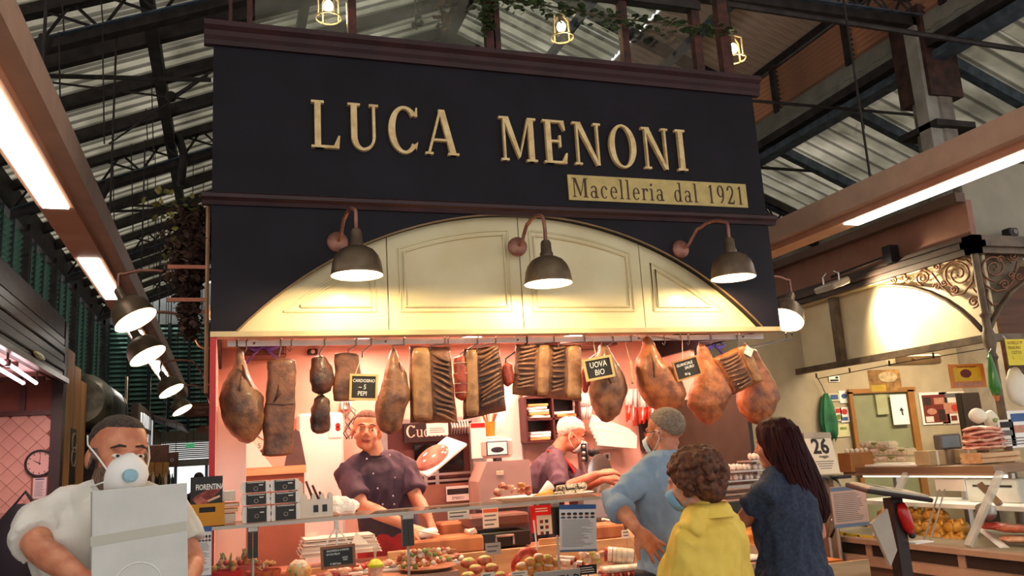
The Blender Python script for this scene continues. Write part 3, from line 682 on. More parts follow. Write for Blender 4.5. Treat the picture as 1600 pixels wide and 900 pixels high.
# --- hanging meat
MEAT = lambda n, a, b: mat(n, a, 0.5, var=0.5, vs=14, col2=b, bump=0.5, bs=45, coat=0.15, sharp=(.38, .62))
HAM = MEAT('ham_brown', '8a5c3c', '56382a'); HAMO = MEAT('ham_orange', 'ab6638', '734026'); SLAB = MEAT('slab_brown', '7d4f34', '4d2f20'); DARKM = MEAT('dark_cured', '5d3424', '2f1a15')
FAT = MEAT('cured_fat', 'a67a4e', '7d5535'); RIBM = MEAT('rib_ridge', '7a5136', '4e3122'); SALM = MEAT('salami_red', 'b04a30', '7a2c20')
TWINE = mat('twine', 'd8c8a8', 0.8)
HOOK = mat('hook_steel', '8d8782', 0.35, 0.8)
def rows_mesh(rows, Y, depth, sq=2.0, n=26, noise_amp=.008, seed=0.0):
    """rows (py, xl, xr) in the photograph's frame at distance Y, swelling to depth"""
    P = []
    for py, xl, xr in rows: a, b = at(xl, py, Y=Y), at(xr, py, Y=Y); P.append(((a+b)/2, (b.x-a.x)/2))
    # resample with smooth interpolation
    R_ = []
    for i in range(len(P)-1):
        for k in range(4):
            t = k/4; t2 = t*t*(3-2*t)*.5+t*.5; R_.append((P[i][0].lerp(P[i+1][0], t), P[i][1]*(1-t2)+P[i+1][1]*t2))
    R_.append(P[-1]); wmax = max(r for _, r in R_); L = len(R_)
    rings = []
    for j, (c, r) in enumerate(R_):
        end = min(1.0, (j+.35)/2.2, (L-1-j+.35)/2.2); d = depth*(r/wmax)**.75*(end**.5 if end < 1 else 1); ring = []
        for i in range(n):
            a = 2*PI*i/n; ca, sa = math.cos(a), math.sin(a)
            f = (abs(ca)**sq+abs(sa)**sq)**(-1/sq)
            p = Vector((c.x+r*ca*f*(end**.4 if end < 1 else 1), c.y+d*sa*f, c.z))
            nz = noise.noise(p*9+Vector((seed, 0, 0)))*noise_amp*1.3+noise.noise(p*28+Vector((0, seed, 0)))*noise_amp*.6
            p += Vector((ca, sa*.8, 0))*nz; ring.append(p)
        rings.append(ring)
    return MB().loft(rings), R_
def hook(t, px, py0, py1, Y, m=HOOK, r=.004, nm='hook'):
    a = at(px, py0, Y=RY-.01); b = at(px, py1, Y=Y)
    pts = [Vector((a.x+.012, RY+.010, RZ+.010)), Vector((a.x+.008, RY+.004, RZ+.024)), Vector((a.x, RY-.012, RZ+.018)), Vector((a.x, RY-.014, RZ-.02)), b+Vector((0, -.004, .02)), b+Vector((0, 0, -.01))]
    MB().tube(pts, r, 6).build(nm, m, t, smooth=True)
def meat(name, lab, rows, depth, m, Y=None, sq=2.0, hx=None, seed=1.0, amp=.008, cat='meat', group='cured meats on the rail', skinm=None):
    Y = Y or RY-.03
    c = at((rows[0][1]+rows[0][2])/2, rows[0][0], Y=Y)
    t = thing(name, lab, cat, (c.x, Y, at(rows[-1][1], rows[-1][0], Y=Y).z), group=group)
    mb, R_ = rows_mesh(rows, Y, depth, sq, seed=seed, noise_amp=amp)
    mb.build('flesh', m, t, smooth=True)
    if hx: hook(t, hx, 0, rows[0][0]+2, Y)
    return t, R_
HG = 'hams on the rail'
def ham_crease(t, pts, Y, r=.012, m=None):
    MB().tube([at(a, b, Y=Y) for a, b in pts], [r*.3]+[r]*(len(pts)-2)+[r*.3], 8).build('muscle_seam', m or DARKM, t, smooth=True)
t, _ = meat('cured_ham', 'big mouldy brown ham at the left end of the rail', [(545,369,378),(556,367,381),(573,365,386),(588,355,390),(601,347,396),(622,342,412),(645,345,414),(662,351,412),(677,360,407),(688,372,399),(693,382,392)], .13, HAM, hx=373, group=HG, seed=1)
ham_crease(t, [(379, 570), (384, 590), (391, 604), (389, 622)], RY-.105); ham_crease(t, [(377, 586), (375, 610), (373, 640)], RY-.145, .008)
t, _ = meat('cured_slab', 'long brown slab of cured belly beside the leftmost ham', [(560,430,450),(565,418,461),(600,416,462),(622,415,461),(630,413,462),(640,412,461),(680,411,459),(708,410,458),(713,412,456)], .045, SLAB, sq=4.5, hx=436, seed=2)
ham_crease(t, [(436, 600), (436, 615), (428, 628)], RY-.074, .014)
ham_crease(t, [(414, 631), (440, 632), (461, 631)], RY-.073, .006)
t, _ = meat('cured_cheek', 'dark knotted cured cheek, upper one of the pair', [(556,490,510),(562,487,514),(580,484,518),(600,484,519),(611,486,517),(617,494,509)], .05, DARKM, hx=499, seed=3, amp=.016, sq=2.6)
t, _ = meat('cured_cheek', 'dark knotted cured cheek, lower one of the pair', [(616,494,508),(628,488,514),(642,484,518),(655,482,517),(670,484,515),(678,486,513)], .05, DARKM, seed=4, amp=.016, sq=2.6)
MB().tube([at(500, 614, Y=RY-.03), at(501, 622, Y=RY-.03)], .012, 8).build('tie_cord', TWINE, t)
t, _ = meat('cured_slab', 'flat brown slab partly behind the first chalkboard', [(551,524,552),(556,523,561),(580,523,563),(610,521,564),(625,521,562),(627,523,555)], .03, SLAB, Y=RY-.01, sq=5, hx=544, seed=5)
t, _ = meat('cured_ham', 'slender brown ham beside the first chalkboard, above the smiling butcher', [(543,612,618),(552,609,622),(566,605,626),(585,600,636),(605,594,638),(625,588,639),(640,586,633),(656,588,630),(670,594,626),(679,604,616)], .11, HAM, hx=613, group=HG, seed=6)
ham_crease(t, [(624, 566), (628, 590), (630, 612)], RY-.10)
def rib_slab(lab, quad, zones, nrib, depth=.035, m=SLAB, Y=None, hx=None, seed=1, slant=.35):
    """quad: four image corners TL,TR,BR,BL; zones: list of (u0,u1) with ribs, the rest fat"""
    Y = Y or RY-.03; Q = [at(*q, Y=Y) for q in quad]
    def P(u, v, d=0.0):
        p = (Q[0]*(1-u)+Q[1]*u)*(1-v)+(Q[3]*(1-u)+Q[2]*u)*v; return p+Vector((0, -d, 0))
    t = thing('rib_slab', lab, 'meat', P(.5, 1), group='rib slabs on the rail')
    NU, NV = 20, 22; fr, bk = [], []
    for j in range(NV+1):
        rf, rb = [], []
        for i in range(NU+1):
            u, v = i/NU, j/NV; e = min(1, min(u, 1-u)*7+.12, min(v, 1-v)*7+.12)
            wob = noise.noise(Vector((u*3+seed*7, v*3, seed)))*.010
            uu = u+noise.noise(Vector((v*4, seed*3, 0)))*.018*(1 if .05 < u < .95 else 1.6); vv = v+noise.noise(Vector((u*4, seed*5, 2)))*.015
            rf.append(P(uu, vv, depth*e**.6+wob*e)); rb.append(P(uu, vv, -depth*.8*e**.6))
        fr.append(rf); bk.append(rb)
    mb = MB(); n = NU+1; vs = [p for r in fr for p in r]+[p for r in bk for p in r]; o = n*(NV+1); fs = []
    for j in range(NV):
        for i in range(NU):
            a = j*n+i; fs.append((a, a+1, a+n+1, a+n)); fs.append((o+a, o+a+n, o+a+n+1, o+a+1))
    for i in range(NU): fs.append((i, o+i, o+i+1, i+1)); a = NV*n+i; fs.append((a, a+1, o+a+1, o+a))
    for j in range(NV): a = j*n; fs.append((a, a+n, o+a+n, o+a)); b = j*n+NU; fs.append((b, o+b, o+b+n, b+n))
    mb.add(vs, fs).build('flesh', m, t, smooth=True)
    for (u0, u1) in zones:
        for k in range(nrib):
            v = .09+.80*k/(nrib-1); pts = []
            for i in range(8):
                s = i/7; u = u0+(u1-u0)*s; vv = min(.985, max(.015, v+slant*(u-u0)*(1 if slant else 0)*.5+.02*math.sin(s*3+k)))
                pts.append(P(u, vv, depth+.003+.006*math.sin(PI*s)))
            MB().tube(pts, [.004]+[.0115+.002*random.random()]*6+[.004], 7, flat=.8).build('rib', RIBM, t, smooth=True)
    last = 0.0
    for (u0, u1) in zones+[(1.0, 1.0)]:
        if u0-last > .12:
            a, b = last+.03, u0-.02
            mb = MB(); pts = []
            for j in range(13):
                v = .03+.94*j/12; c = P((a+b)/2, v, depth*.9); hw = (P(b, v)-P(a, v)).x/2*(.8 if j in (0, 12) else 1)
                pts.append([c+Vector((hw*math.cos(2*PI*i/10), -.022*math.sin(2*PI*i/10)+noise.noise(Vector((i*.7, j*.5, seed)))*.006, .006*noise.noise(Vector((i, j, 3))))) for i in range(10)])
            mb.loft(pts).build('fat_band', FAT, t, smooth=True)
        last = u1
    if hx: 
        for h in hx: hook(t, h, 0, (quad[0][1]+quad[1][1])/2+4, Y-depth)
    return t
rib_slab('wide rib slab with a smooth fat band on its left side', [(640,541),(702,543),(714,661),(641,661)], [(.50, .95)], 11, hx=(672,), seed=1, slant=.5)
t, _ = meat('salami', 'thick pale red salami between the two rib slabs', [(556,715,724),(560,711,728),(580,710,730),(605,711,731),(620,713,730),(626,718,727)], .045, SALM, seed=7, hx=719)
for py in (568, 584, 600, 614): MB().lathe([(.048, -.002), (.05, 0), (.048, .002)], 16, T(at(720.5, py, Y=RY-.03))).build('string', TWINE, t)
rib_slab('dark rib slab with ribs across most of its face, left of the small salami', [(724,546),(780,541),(790,642),(724,656)], [(.36, .94)], 12, hx=(745,), seed=2, slant=-.45, m=DARKM)
t, _ = meat('salami', 'small red salami on a black hook at the centre of the rail', [(566,790,796),(571,786,800),(585,784,802),(597,785,801),(604,789,797)], .035, SALM, seed=8)
hook(t, 790, 0, 566, RY-.03, BLACKP, .005)
rib_slab('double rib slab with two fat bands, widest piece on the rail', [(806,538),(907,540),(908,627),(801,616)], [(.02, .28), (.52, .72)], 10, hx=(829, 873), seed=3, slant=-.5, m=SLAB)
t, _ = meat('salami', 'red salami tip peeking out left of the second chalkboard', [(570,911,917),(580,909,920),(600,909,921),(610,911,919),(614,914,917)], .03, SALM, seed=9, Y=RY+.02)
hook(t, 914, 0, 571, RY+.02)
t, _ = meat('cured_ham', 'dark brown ham hanging behind the second chalkboard', [(537,936,944),(545,935,950),(558,933,957),(575,930,967),(595,925,975),(612,923,978),(630,926,973),(646,932,966),(656,940,958),(660,945,952)], .11, HAM, hx=940, group=HG, seed=10)
ham_crease(t, [(942, 575), (952, 592), (957, 606)], RY-.13, .009)
t, _ = meat('cured_ham', 'orange-brown ham above the head of the man in the blue shirt', [(526,1006,1016),(536,1005,1020),(548,1002,1025),(562,996,1033),(580,994,1050),(600,998,1064),(618,1006,1070),(632,1015,1066),(642,1028,1056)], .13, HAMO, hx=1011, group=HG, seed=11)
ham_crease(t, [(1015, 548), (1021, 568), (1022, 590)], RY-.135, .007)
t, _ = meat('cured_ham', 'orange-brown ham overlapping the third chalkboard', [(537,1089,1099),(548,1090,1106),(562,1090,1112),(580,1086,1124),(597,1083,1136),(615,1078,1141),(632,1077,1135),(648,1086,1127),(660,1098,1116),(664,1104,1110)], .11, HAMO, hx=1092, group=HG, seed=12)
t, _ = meat('cured_ham', 'orange-brown ham at the right end of the rail, behind the tilted rib slab', [(543,1168,1178),(552,1166,1184),(566,1162,1190),(585,1158,1201),(605,1154,1211),(625,1152,1216),(642,1157,1210),(656,1168,1200),(663,1178,1192)], .10, HAMO, Y=RY+.10, hx=1172, group=HG, seed=13)
rib_slab('tilted orange-brown rib slab with a white tag near the right end of the rail', [(1111,561),(1166,537),(1190,595),(1145,617)], [(.10, .62)], 9, Y=RY-.05, hx=(1163,), seed=4, slant=0, m=HAMO)
a = at(1170, 549, Y=RY-.11)
tg = thing('price_tag', 'small white square tag hanging in front of the tilted rib slab', 'tag', a)
MB().box(-.028, .028, -.002, .002, -.028, .028, T(a) @ rot('Y', .5)).build('card', PAPERP, tg); MB().tube([a+Vector((0, 0, .03)), Vector((a.x, RY-.02, RZ))], .0015, 4).build('string', TWINE, tg)
# bare hooks waiting on the rail
for i, px in enumerate((385, 455, 700, 1037, 1075, 1110)):
    a = at(px, 530, Y=RY); h = MB().tube([Vector((a.x+.012, RY+.012, RZ+.006)), Vector((a.x+.006, RY, RZ+.026)), Vector((a.x, RY-.013, RZ+.012)), Vector((a.x, RY-.014, RZ-.035)), Vector((a.x-.01, RY-.014, RZ-.05)), Vector((a.x-.02, RY-.014, RZ-.035))], .003, 6).build('meat_hook', HOOK, smooth=True)
    tag(h, ('bare wire hook on the rail just right of the leftmost ham', 'bare wire hook on the rail above the right edge of the long belly slab', 'bare wire hook on the rail above the right edge of the wide rib slab', 'bare wire hook on the rail left of the third chalkboard', 'bare wire hook on the rail right of the third chalkboard cord', 'bare wire hook on the rail above the left corner of the tilted rib slab')[i], 'hook', 'bare hooks on the meat rail')
# --- chalkboards on the rail
CHALK = mat('chalk', 'efece4', 0.9, var=0.1); SLATE = mat('slate', '23201f', 0.7, var=0.15); FRAMEW = mat('pale_frame', 'd9b978', 0.5, var=0.15, vs=12)
def chalkboard(lab, quad, lines, Y, fw=.012, frame_m=FRAMEW, name='chalkboard', group='chalkboards', cord=True):
    Q = [at(*q, Y=Y) for q in quad]; c = (Q[0]+Q[1]+Q[2]+Q[3])/4; x = (Q[1]-Q[0])+(Q[2]-Q[3]); u = (Q[0]-Q[3])+(Q[1]-Q[2])
    W, H = x.length/2, u.length/2; t = thing(name, lab, 'sign', c, group=group); M = fr_(c, x, u)
    sl8 = MB().box(-W/2+fw, W/2-fw, -H/2+fw, H/2-fw, -.004, .002, M).build('slate', SLATE, t)
    for (a, b, c_, d) in ((-W/2, W/2, H/2-fw, H/2), (-W/2, W/2, -H/2, -H/2+fw), (-W/2, -W/2+fw, -H/2+fw, H/2-fw), (W/2-fw, W/2, -H/2+fw, H/2-fw)):
        MB().box(a, b, c_, d, -.006, .006, M).build('frame_bar', frame_m, t)
    for s, sz, u0, v0 in lines:
        o = text(s, sz*H, CHALK, M @ T(u0*W, v0*H, .0025), sl8, 'chalk_lettering', ex=.0004, sx=.85, shear=.1, bold=.0002)
    return t, M, W, H
t, M, W, H = chalkboard('chalkboard with pale frame reading CARDOSINO 5 PEPI', [(546,584),(590,585),(590,626),(546,625)], [('CARDOSINO', .17, 0, .24), ('~ 5', .26, -.05, .0), ('PEPI', .24, -.05, -.25)], RY-.09)
for s in (-1, 1): MB().tube([M @ Vector((s*W*.3, H/2, 0)), at(567+s*2, 556, Y=RY-.03)], .002, 4).build('cord', TWINE, t)
hook(t, 566, 0, 556, RY-.03)
t, M, W, H = chalkboard('tilted chalkboard with pale frame reading UOVA BIO', [(907,562),(953,555),(962,587),(919,597)], [('UOVA', .36, 0, .16), ('BIO', .36, .0, -.19)], RY-.15, fw=.014)
MB().tube([M @ Vector((0, H/2, 0)), at(926, 530, Y=RY)], .002, 4).build('cord', TWINE, t)
t, M, W, H = chalkboard('tilted chalkboard reading GUANCIALE SAURO between two orange hams', [(1044,568),(1087,556),(1098,584),(1064,595)], [('GUANCIALE', .20, -.05, .24), ('SAURO', .20, .1, .04), ('90 kg', .17, -.05, -.26)], RY-.15, fw=.010, frame_m=mat('orange_frame', 'b9814a', 0.5))
MB().tube([M @ Vector((-.01, H/2, 0)), at(1066, 530, Y=RY)], .002, 4).build('cord', TWINE, t)
t = thing('chalkboard', 'chalkboard seen edge-on right of the UOVA BIO board', 'sign', at(990, 602, Y=RY-.05), group='chalkboards')
A = at(986, 565, Y=RY-.09); MB().box(-.004, .004, -.07, .07, -.11, .0, T(A+Vector((.012, .03, -.01))) @ rot('Z', -.45)).build('slate', SLATE, t)
for z0, z1 in ((-.12, -.11), (0, .012)): MB().box(-.006, .006, -.08, .08, z0, z1, T(A+Vector((.012, .03, -.01))) @ rot('Z', -.45)).build('frame_bar', FRAMEW, t)
for y0, y1 in ((-.08, -.07), (.07, .08)): MB().box(-.006, .006, y0, y1, -.11, 0, T(A+Vector((.012, .03, -.01))) @ rot('Z', -.45)).build('frame_bar', FRAMEW, t)
MB().tube([A+Vector((.012, .03, 0)), Vector((A.x+.012, RY, RZ))], .002, 4).build('cord', TWINE, t)
# --- things on the back wall and along it
def pbox(x0, y0, x1, y1, Y, d):   # image rectangle -> (xa, xb, za, zb)
    a, b = at(x0, y1, Y=Y), at(x1, y0, Y=Y); return a.x, b.x, a.z, b.z
def wallcab(name, lab, cat, rect, Y, d, m, doors=2, dm=None):
    xa, xb, za, zb = pbox(*rect, Y, d); t = thing(name, lab, cat, ((xa+xb)/2, Y, za))
    MB().box(xa, xb, Y, Y+d, za, zb).build('body', m, t)
    for i in range(doors):
        w_ = (xb-xa)/doors; MB().rbox(xa+i*w_+.006, xa+(i+1)*w_-.006, Y-.018, Y-.001, za+.006, zb-.006, .006).build('door', dm or m, t)
    return t
BRN = mat('cabinet_brown', '6b4334', 0.5, var=0.2)
wallcab('wall_cabinet', 'brown wall cabinet under the ceiling behind the leftmost ham', 'cabinet', (372, 508, 447, 556), YB-.30, .29, BRN, 3)
wallcab('wall_cabinet', 'brown wall cabinet under the ceiling behind the double rib slab', 'cabinet', (872, 508, 962, 540), YB-.30, .29, BRN, 2)
PURP = mat('purple_ribbon', '6a55c0', 0.5, var=0.2)
def ribbon(lab, px, py, Y):
    c = at(px, py, Y=Y); t = thing('ribbon_bow', lab, 'ribbon', c, group='purple ribbon bows')
    for s in (-1, 1):
        MB().tube([c, c+Vector((s*.05, 0, .03)), c+Vector((s*.10, 0, .0)), c+Vector((s*.05, 0, -.02)), c], [.01, .022, .02, .018, .008], 6, flat=.4).build('loop', PURP, t, smooth=True)
        MB().tube([c, c+Vector((s*.06, 0, -.05)), c+Vector((s*.12, 0, -.13))], [.01, .022, .026], 6, flat=.3).build('tail', PURP, t, smooth=True)
    MB().tube([c+Vector((0, 0, .0)), c+Vector((0, 0, .15))], .004, 5).build('cord', PAPER, t)
ribbon('purple ribbon bow hanging left of the long belly slab', 411, 542, YB-.36); ribbon('purple ribbon bow hanging above the UOVA BIO board', 1160-45, 540, 5.6)
# red wall heater box under the ceiling
xa, xb, za, zb = pbox(668, 518, 709, 530, YB-.2, .1); t = thing('ceiling_fan_unit', 'small black box with red front under the stall ceiling', 'appliance', (xa, YB-.2, za))
MB().box(xa, xb, YB-.2, YB-.05, za, ZI).build('housing', BLACKP, t)
for k in range(5): w_ = (xb-xa-.06)/5; MB().rbox(xa+.03+k*w_+.003, xa+.03+(k+1)*w_-.003, YB-.215, YB-.201, za+.005, ZI-.01, .005).build('red_fin', REDP, t)
# wall clock behind the leftmost ham
def clock(lab, c, r, nrm, rim, face, h1=-.6, h2=.02, nums=True, group=None):
    t = thing('wall_clock', lab, 'clock', c, group=group); M = fr_(c, Vector((0, 0, 1)).cross(nrm)*1.0, (0, 0, 1))
    MB().lathe([(r*.82, .012), (r*.86, .03), (r*.97, .03), (r, .012), (r, -.01), (0, -.01)], 32, M).build('rim', rim, t, smooth='auto')
    MB().lathe([(0, .010), (r*.84, .010), (r*.84, 0)], 32, M).build('dial', face, t)
    t_, t = t, bpy.data.objects[[c_.name for c_ in t.children if c_.name.startswith('dial')][0]]
    DK = mat('clock_ink', '2a2426', 0.6)
    for k in range(12):
        a = k*PI/6
        if nums: text(str(12 if k == 0 else k), r*.26, DK, M @ T(math.sin(a)*r*.66, math.cos(a)*r*.66, .0105), t, 'numeral', ex=.0004)
        else: MB().box(-.004*r/.14, .004*r/.14, r*.66, r*.78, .0102, .0115, M @ rot('Z', -a)).build('hour_mark', DK, t)
    for a, l, w_ in ((h1, .48, .035), (h2, .68, .022)): MB().prism([(-w_*r, -.1*r), (w_*r, -.1*r), (w_*.4*r, l*r), (-w_*.4*r, l*r)], .012, .0145, M @ rot('Z', -a)).build('hand', DK, t)
    MB().lathe([(0, .018), (.05*r, .017), (.05*r, .01)], 10, M).build('hub', DK, t)
    return t_
clock('round wall clock with dark rim half hidden behind the leftmost ham', at(391, 674, Y=YB-.02), .185, Vector((0, -1, 0)), mat('clock_rim_brown', '4b2620', 0.4), mat('clock_face_pink', 'f0d9c8', 0.5, var=0.04), -.7, 2.2)
# brown low cabinet and its sloped white lid at the left
xa, xb, za, zb = pbox(370, 727, 463, 830, YB-.55, .5)
t = thing('back_counter', 'brown back counter with pale edge below the wall clock', 'counter', ((xa+xb)/2, YB-.5, .15))
MB().box(xa, xb+.05, YB-.55, YB-.07, .15, zb-.05).build('body', mat('counter_brown', 'a5674c', 0.5), t); MB().box(xa-.01, xb+.06, YB-.57, YB-.06, zb-.05, zb).build('worktop', PINE, t)
MB().prism([(0, 0), (.22, 0), (.04, .24), (0, .26)], -.012, .012, front((xa, YB-.5, zb))).build('splash_panel', WHITEP, t)
MB().prism([(.30, 0), (.44, 0), (.40, .22), (.37, .24), (.34, .20)], -.012, .012, front((xa, YB-.42, zb))).build('splash_panel', STEELD, t)
# pinned note, junction box and cables
xa, xb, za, zb = pbox(514, 651, 533, 684, YB-.07, 0); t = thing('wall_note', 'white wall note with a red round mark beside the cold room door', 'note', (xa, YB-.066, za))
MB().box(xa, xb, YB-.068, YB-.063, za, zb).build('sheet', PAPER, t); 
for dz in (-.012, .012): MB().lathe([(0, .001), (.018, .001), (.018, 0)], 12, fr_(((xa+xb)/2+.02, YB-.068, (za+zb)/2+dz))).build('red_mark', REDP, t)
xa, xb, za, zb = pbox(480, 546, 496, 555, YB-.01, 0); t = thing('junction_box', 'small black sensor box high on the pink wall', 'box', (xa, YB, za)); MB().rbox(xa, xb, YB-.05, YB, za, zb, .008).build('case', BLACKP, t); MB().lathe([(0, .004), (.014, .003), (.016, 0)], 10, fr_(((xa+xb)/2, YB-.05, (za+zb)/2))).build('lens', STEEL, t)
mbx = thing('cable_bundle', 'bundle of loose cables hanging from a white socket on the wall', 'cable', at(548, 680, Y=YB-.05))
xa, xb, za, zb = pbox(533, 625, 548, 640, YB-.05, 0); MB().rbox(xa, xb, YB-.05, YB, za, zb, .006).build('socket_plate', PAPER, mbx)
for k in range(5):
    MB().tube([at(540+random.uniform(-4, 6), 628, Y=YB-.06)]+[at(546+8*math.sin(j*1.1+k*1.9)+random.uniform(-3, 3), 632+j*9, Y=YB-.06-.01*k) for j in range(1, 7)], .004, 5).build('cable', BLACKP if k % 2 else mat('cable_grey', '77706e', 0.6), mbx, smooth=True)
# Cucina sign, glazed oven cabinet with shelves
OY = 5.95
xa, xb, za, zb = pbox(600, 655, 745, 792, OY, 0)
ov = thing('glass_oven', 'dark glass-fronted roasting cabinet with metal frame behind the smiling butcher', 'oven', ((xa+xb)/2, OY, .15))
MB().box(xa, xb, OY, OY+.30, .15, zb).build('carcass', mat('oven_maroon', '5a2e2a', 0.5), ov)
x1, x2, z1, z2 = pbox(648, 692, 722, 738, OY, 0); MB().box(x1, x2, OY-.02, OY, z1, z2).build('black_window', mat('oven_black', '0e0c0d', 0.12), ov)
MB().box(xa, xb, OY-.03, OY, zb-.012, zb+.02).build('top_frame', STEEL, ov)
for px in (599, 741): x = at(px, 700, Y=OY).x; MB().box(x-.02, x+.025, OY-.035, OY, .9, zb).build('side_frame', STEEL, ov)
for py in (742, 752): z = at(670, py, Y=OY).z; MB().box(xa, xb, OY-.05, OY-.03, z-.008, z+.008).build('shelf_rail', STEEL, ov)
for px in (610, 626, 642, 663, 681): x = at(px, 745, Y=OY).x; z = at(670, 750, Y=OY).z; MB().box(x-.013, x+.013, OY-.045, OY-.03, z-.05, z+.06).build('upright_slat', STEEL, ov)
x1, x2, z1, z2 = pbox(598, 753, 742, 796, OY-.06, 0); MB().box(x1, x2, OY-.06, OY-.035, z1-.3, z2).build('lower_panel', mat('oven_panel', '9a6a58', 0.4, 0.3), ov)
for k in range(7):
    x = at(703+k*4.2, 668, Y=OY).x; z = at(720, 668, Y=OY).z; MB().tube([(x, OY-.03, z+.05), (x+.006, OY-.04, z), (x, OY-.035, z-.045)], [.005, .009, .003], 6).build('hanging_utensil', STEEL, ov)
sx0, sx1, sz0, sz1 = pbox(631, 659, 702, 692, OY-.04, 0)
sg = thing('cucina_sign', 'dark sign with pale serif letters reading Cucina', 'sign', (sx0, OY-.06, sz0))
MB().box(sx0, sx1, OY-.06, OY-.045, sz0, sz1).build('board', mat('sign_brownblack', '2a1714', 0.5), sg)
hh = (sz1-sz0)*.62; serif_line('Cucina', hh, fr_((sx0+.012, OY-.06, sz0+.035)), mat('sign_cream', 'f0dcc8', 0.5), sg, 'cucina_lettering', d=.002, sx=(sx1-sx0-.03)/serif_width('Cucina', hh))
nx0, nx1, nz0, nz1 = pbox(667, 660, 700, 681, OY-.07, 0); t = thing('paper_notice', 'white paper notice stuck over the Cucina sign', 'notice', (nx0, OY-.07, nz0)); MB().box(nx0, nx1, OY-.066, OY-.063, nz0, nz1).build('sheet', PAPER, t)
def lines(t, x0, x1, z0, z1, Y, n, m, th=.35, seed=0):
    """rows of print: short dark bars standing for unreadably small text"""
    rnd = random.Random(seed); h = (z1-z0)/n; mb = MB()
    for k in range(n): mb.box(x0, x0+(x1-x0)*rnd.uniform(.72, 1), Y-.0006, Y, z0+h*k+h*.3, z0+h*k+h*(.3+th))
    return tag(mb.build('print_lines', m, t), kind='stuff')
INK = mat('ink_grey', '6f6a68', 0.8); INKD = mat('ink_dark', '2f2b2c', 0.8); BLUEI = mat('ink_blue', '3d5f95', 0.6)
lines(t, nx0+.02, nx1-.02, nz0+.015, nz1-.03, OY-.066, 3, INK)
# tray leaning with wrapped meat under film
tr = thing('tilted_tray', 'white tray of wrapped meat held up at a slant behind the smiling butcher', 'tray', at(628, 750, Y=5.5))
A, B = at(653, 738, Y=5.45), at(714, 688, Y=5.55); x = (B-A); M = fr_((A+B)/2, x, (0, -.35, 1))
L = x.length; MB().rbox(-L/2, L/2, -.014, .008, -.10, .10, .006, M).build('tray_base', WHITEP, tr)
MB().ell((-L*.12, .02, 0), (L*.36, .055, .085), 18, 10, M).build('wrapped_meat', mat('film_meat', 'cc8a76', 0.12, var=0.4, vs=9, col2='9c5a4a', coat=0.6), tr, smooth=True)
# steel pillar between oven and scale
t = thing('steel_pillar', 'pale steel post between the oven and the cold room door', 'post', at(748, 800, Y=5.8)); xa, xb, za, zb = pbox(742, 660, 755, 800, 5.8, 0)
MB().box(xa, xb, 5.78, 5.86, .15, zb).build('shaft', STEEL, t); MB().box(xa-.01, xb+.005, 5.765, 5.78, at(748, 716, Y=5.8).z, zb).build('white_box', WHITEP, t); MB().box(xa-.01, xb+.0, 5.76, 5.765, zb-.035, zb-.005).build('red_sticker', REDP, t)
# pitcher of breadsticks on the wall
c = at(766, 682, Y=YB-.12); t = thing('utensil_jar', 'orange jar of utensils on the ledge above the scale screen', 'jar', c)
MB().lathe([(0, 0), (.035, 0), (.045, .11), (.04, .11), (.032, .01), (0, .01)], 14, T(c)).build('jar', mat('jar_orange', 'd8842c', 0.4), t, smooth='auto')
for k in range(7): a = k*.9; MB().tube([c+Vector((.02*math.cos(a), .02*math.sin(a), .08)), c+Vector((.06*math.cos(a), .03*math.sin(a), .17))], [.003, .008], 6).build('utensil', FRAMEW if k % 2 else SALM, t)
MB().box(c.x-.08, c.x+.08, YB-.18, YB, c.z-.015, c.z).build('ledge', WHITEP, t)
# scale with tilted screen
SY = 5.35
x0, x1, z0, z1 = pbox(742, 718, 820, 776, SY, 0)
sc_ = thing('retail_scale', 'pinkish-grey counter scale with a screen on its head', 'scale', ((x0+x1)/2, SY, 1.34))
GREYP = mat('scale_grey', 'b4988c', 0.45, var=0.08)
MB().prism([(x0, z0-.08), (x1, z0-.08), (x1-.005, z1), (x0+.06, z1), (x0, z1-.12)], -.11, .14, front((0, SY, 0))).build('body', GREYP, sc_)
MB().rbox((x0+x1)/2-.06, (x0+x1)/2-.01, SY-.116, SY-.108, z1-.09, z1-.06, .004).build('badge', mat('badge_cream', 'e8dcb8', 0.4), sc_)
x2, x3, z2, z3 = pbox(755, 684, 797, 717, SY, 0)
hd = MB().rbox(x2, x3, SY-.06, SY+.06, z2, z3, .02).build('screen_head', mat('scale_cream', 'd8c0b0', 0.45), sc_)
sx0, sx1, sz0, sz1 = pbox(762, 690, 791, 711, SY-.06, 0); MB().box(sx0-.006, sx1+.006, SY-.064, SY-.059, sz0-.006, sz1+.006).build('bezel', BLACKP, hd)
MB().box(sx0, sx1, SY-.068, SY-.063, sz0, sz1).build('screen', mat('screen_glow', 'b8c8c0', 0.3, emit=.7, ecol=(.55, .68, .62)), hd)
MB().ell(((sx0+sx1)/2, SY-.068, sz0+.03), (.045, .002, .018), 16, 6).build('screen_picture', mat('screen_pic', '3a2f33', 0.4), hd, smooth=True)
MB().tube([((x2+x3)/2, SY, z2+.01), ((x2+x3)/2, SY, z1-.01)], .03, 12).build('neck', STEELD, sc_)
MB().box(x0+.03, x1-.03, SY-.08, SY+.10, .15, z0-.07).build('pedestal', STEELD, sc_)
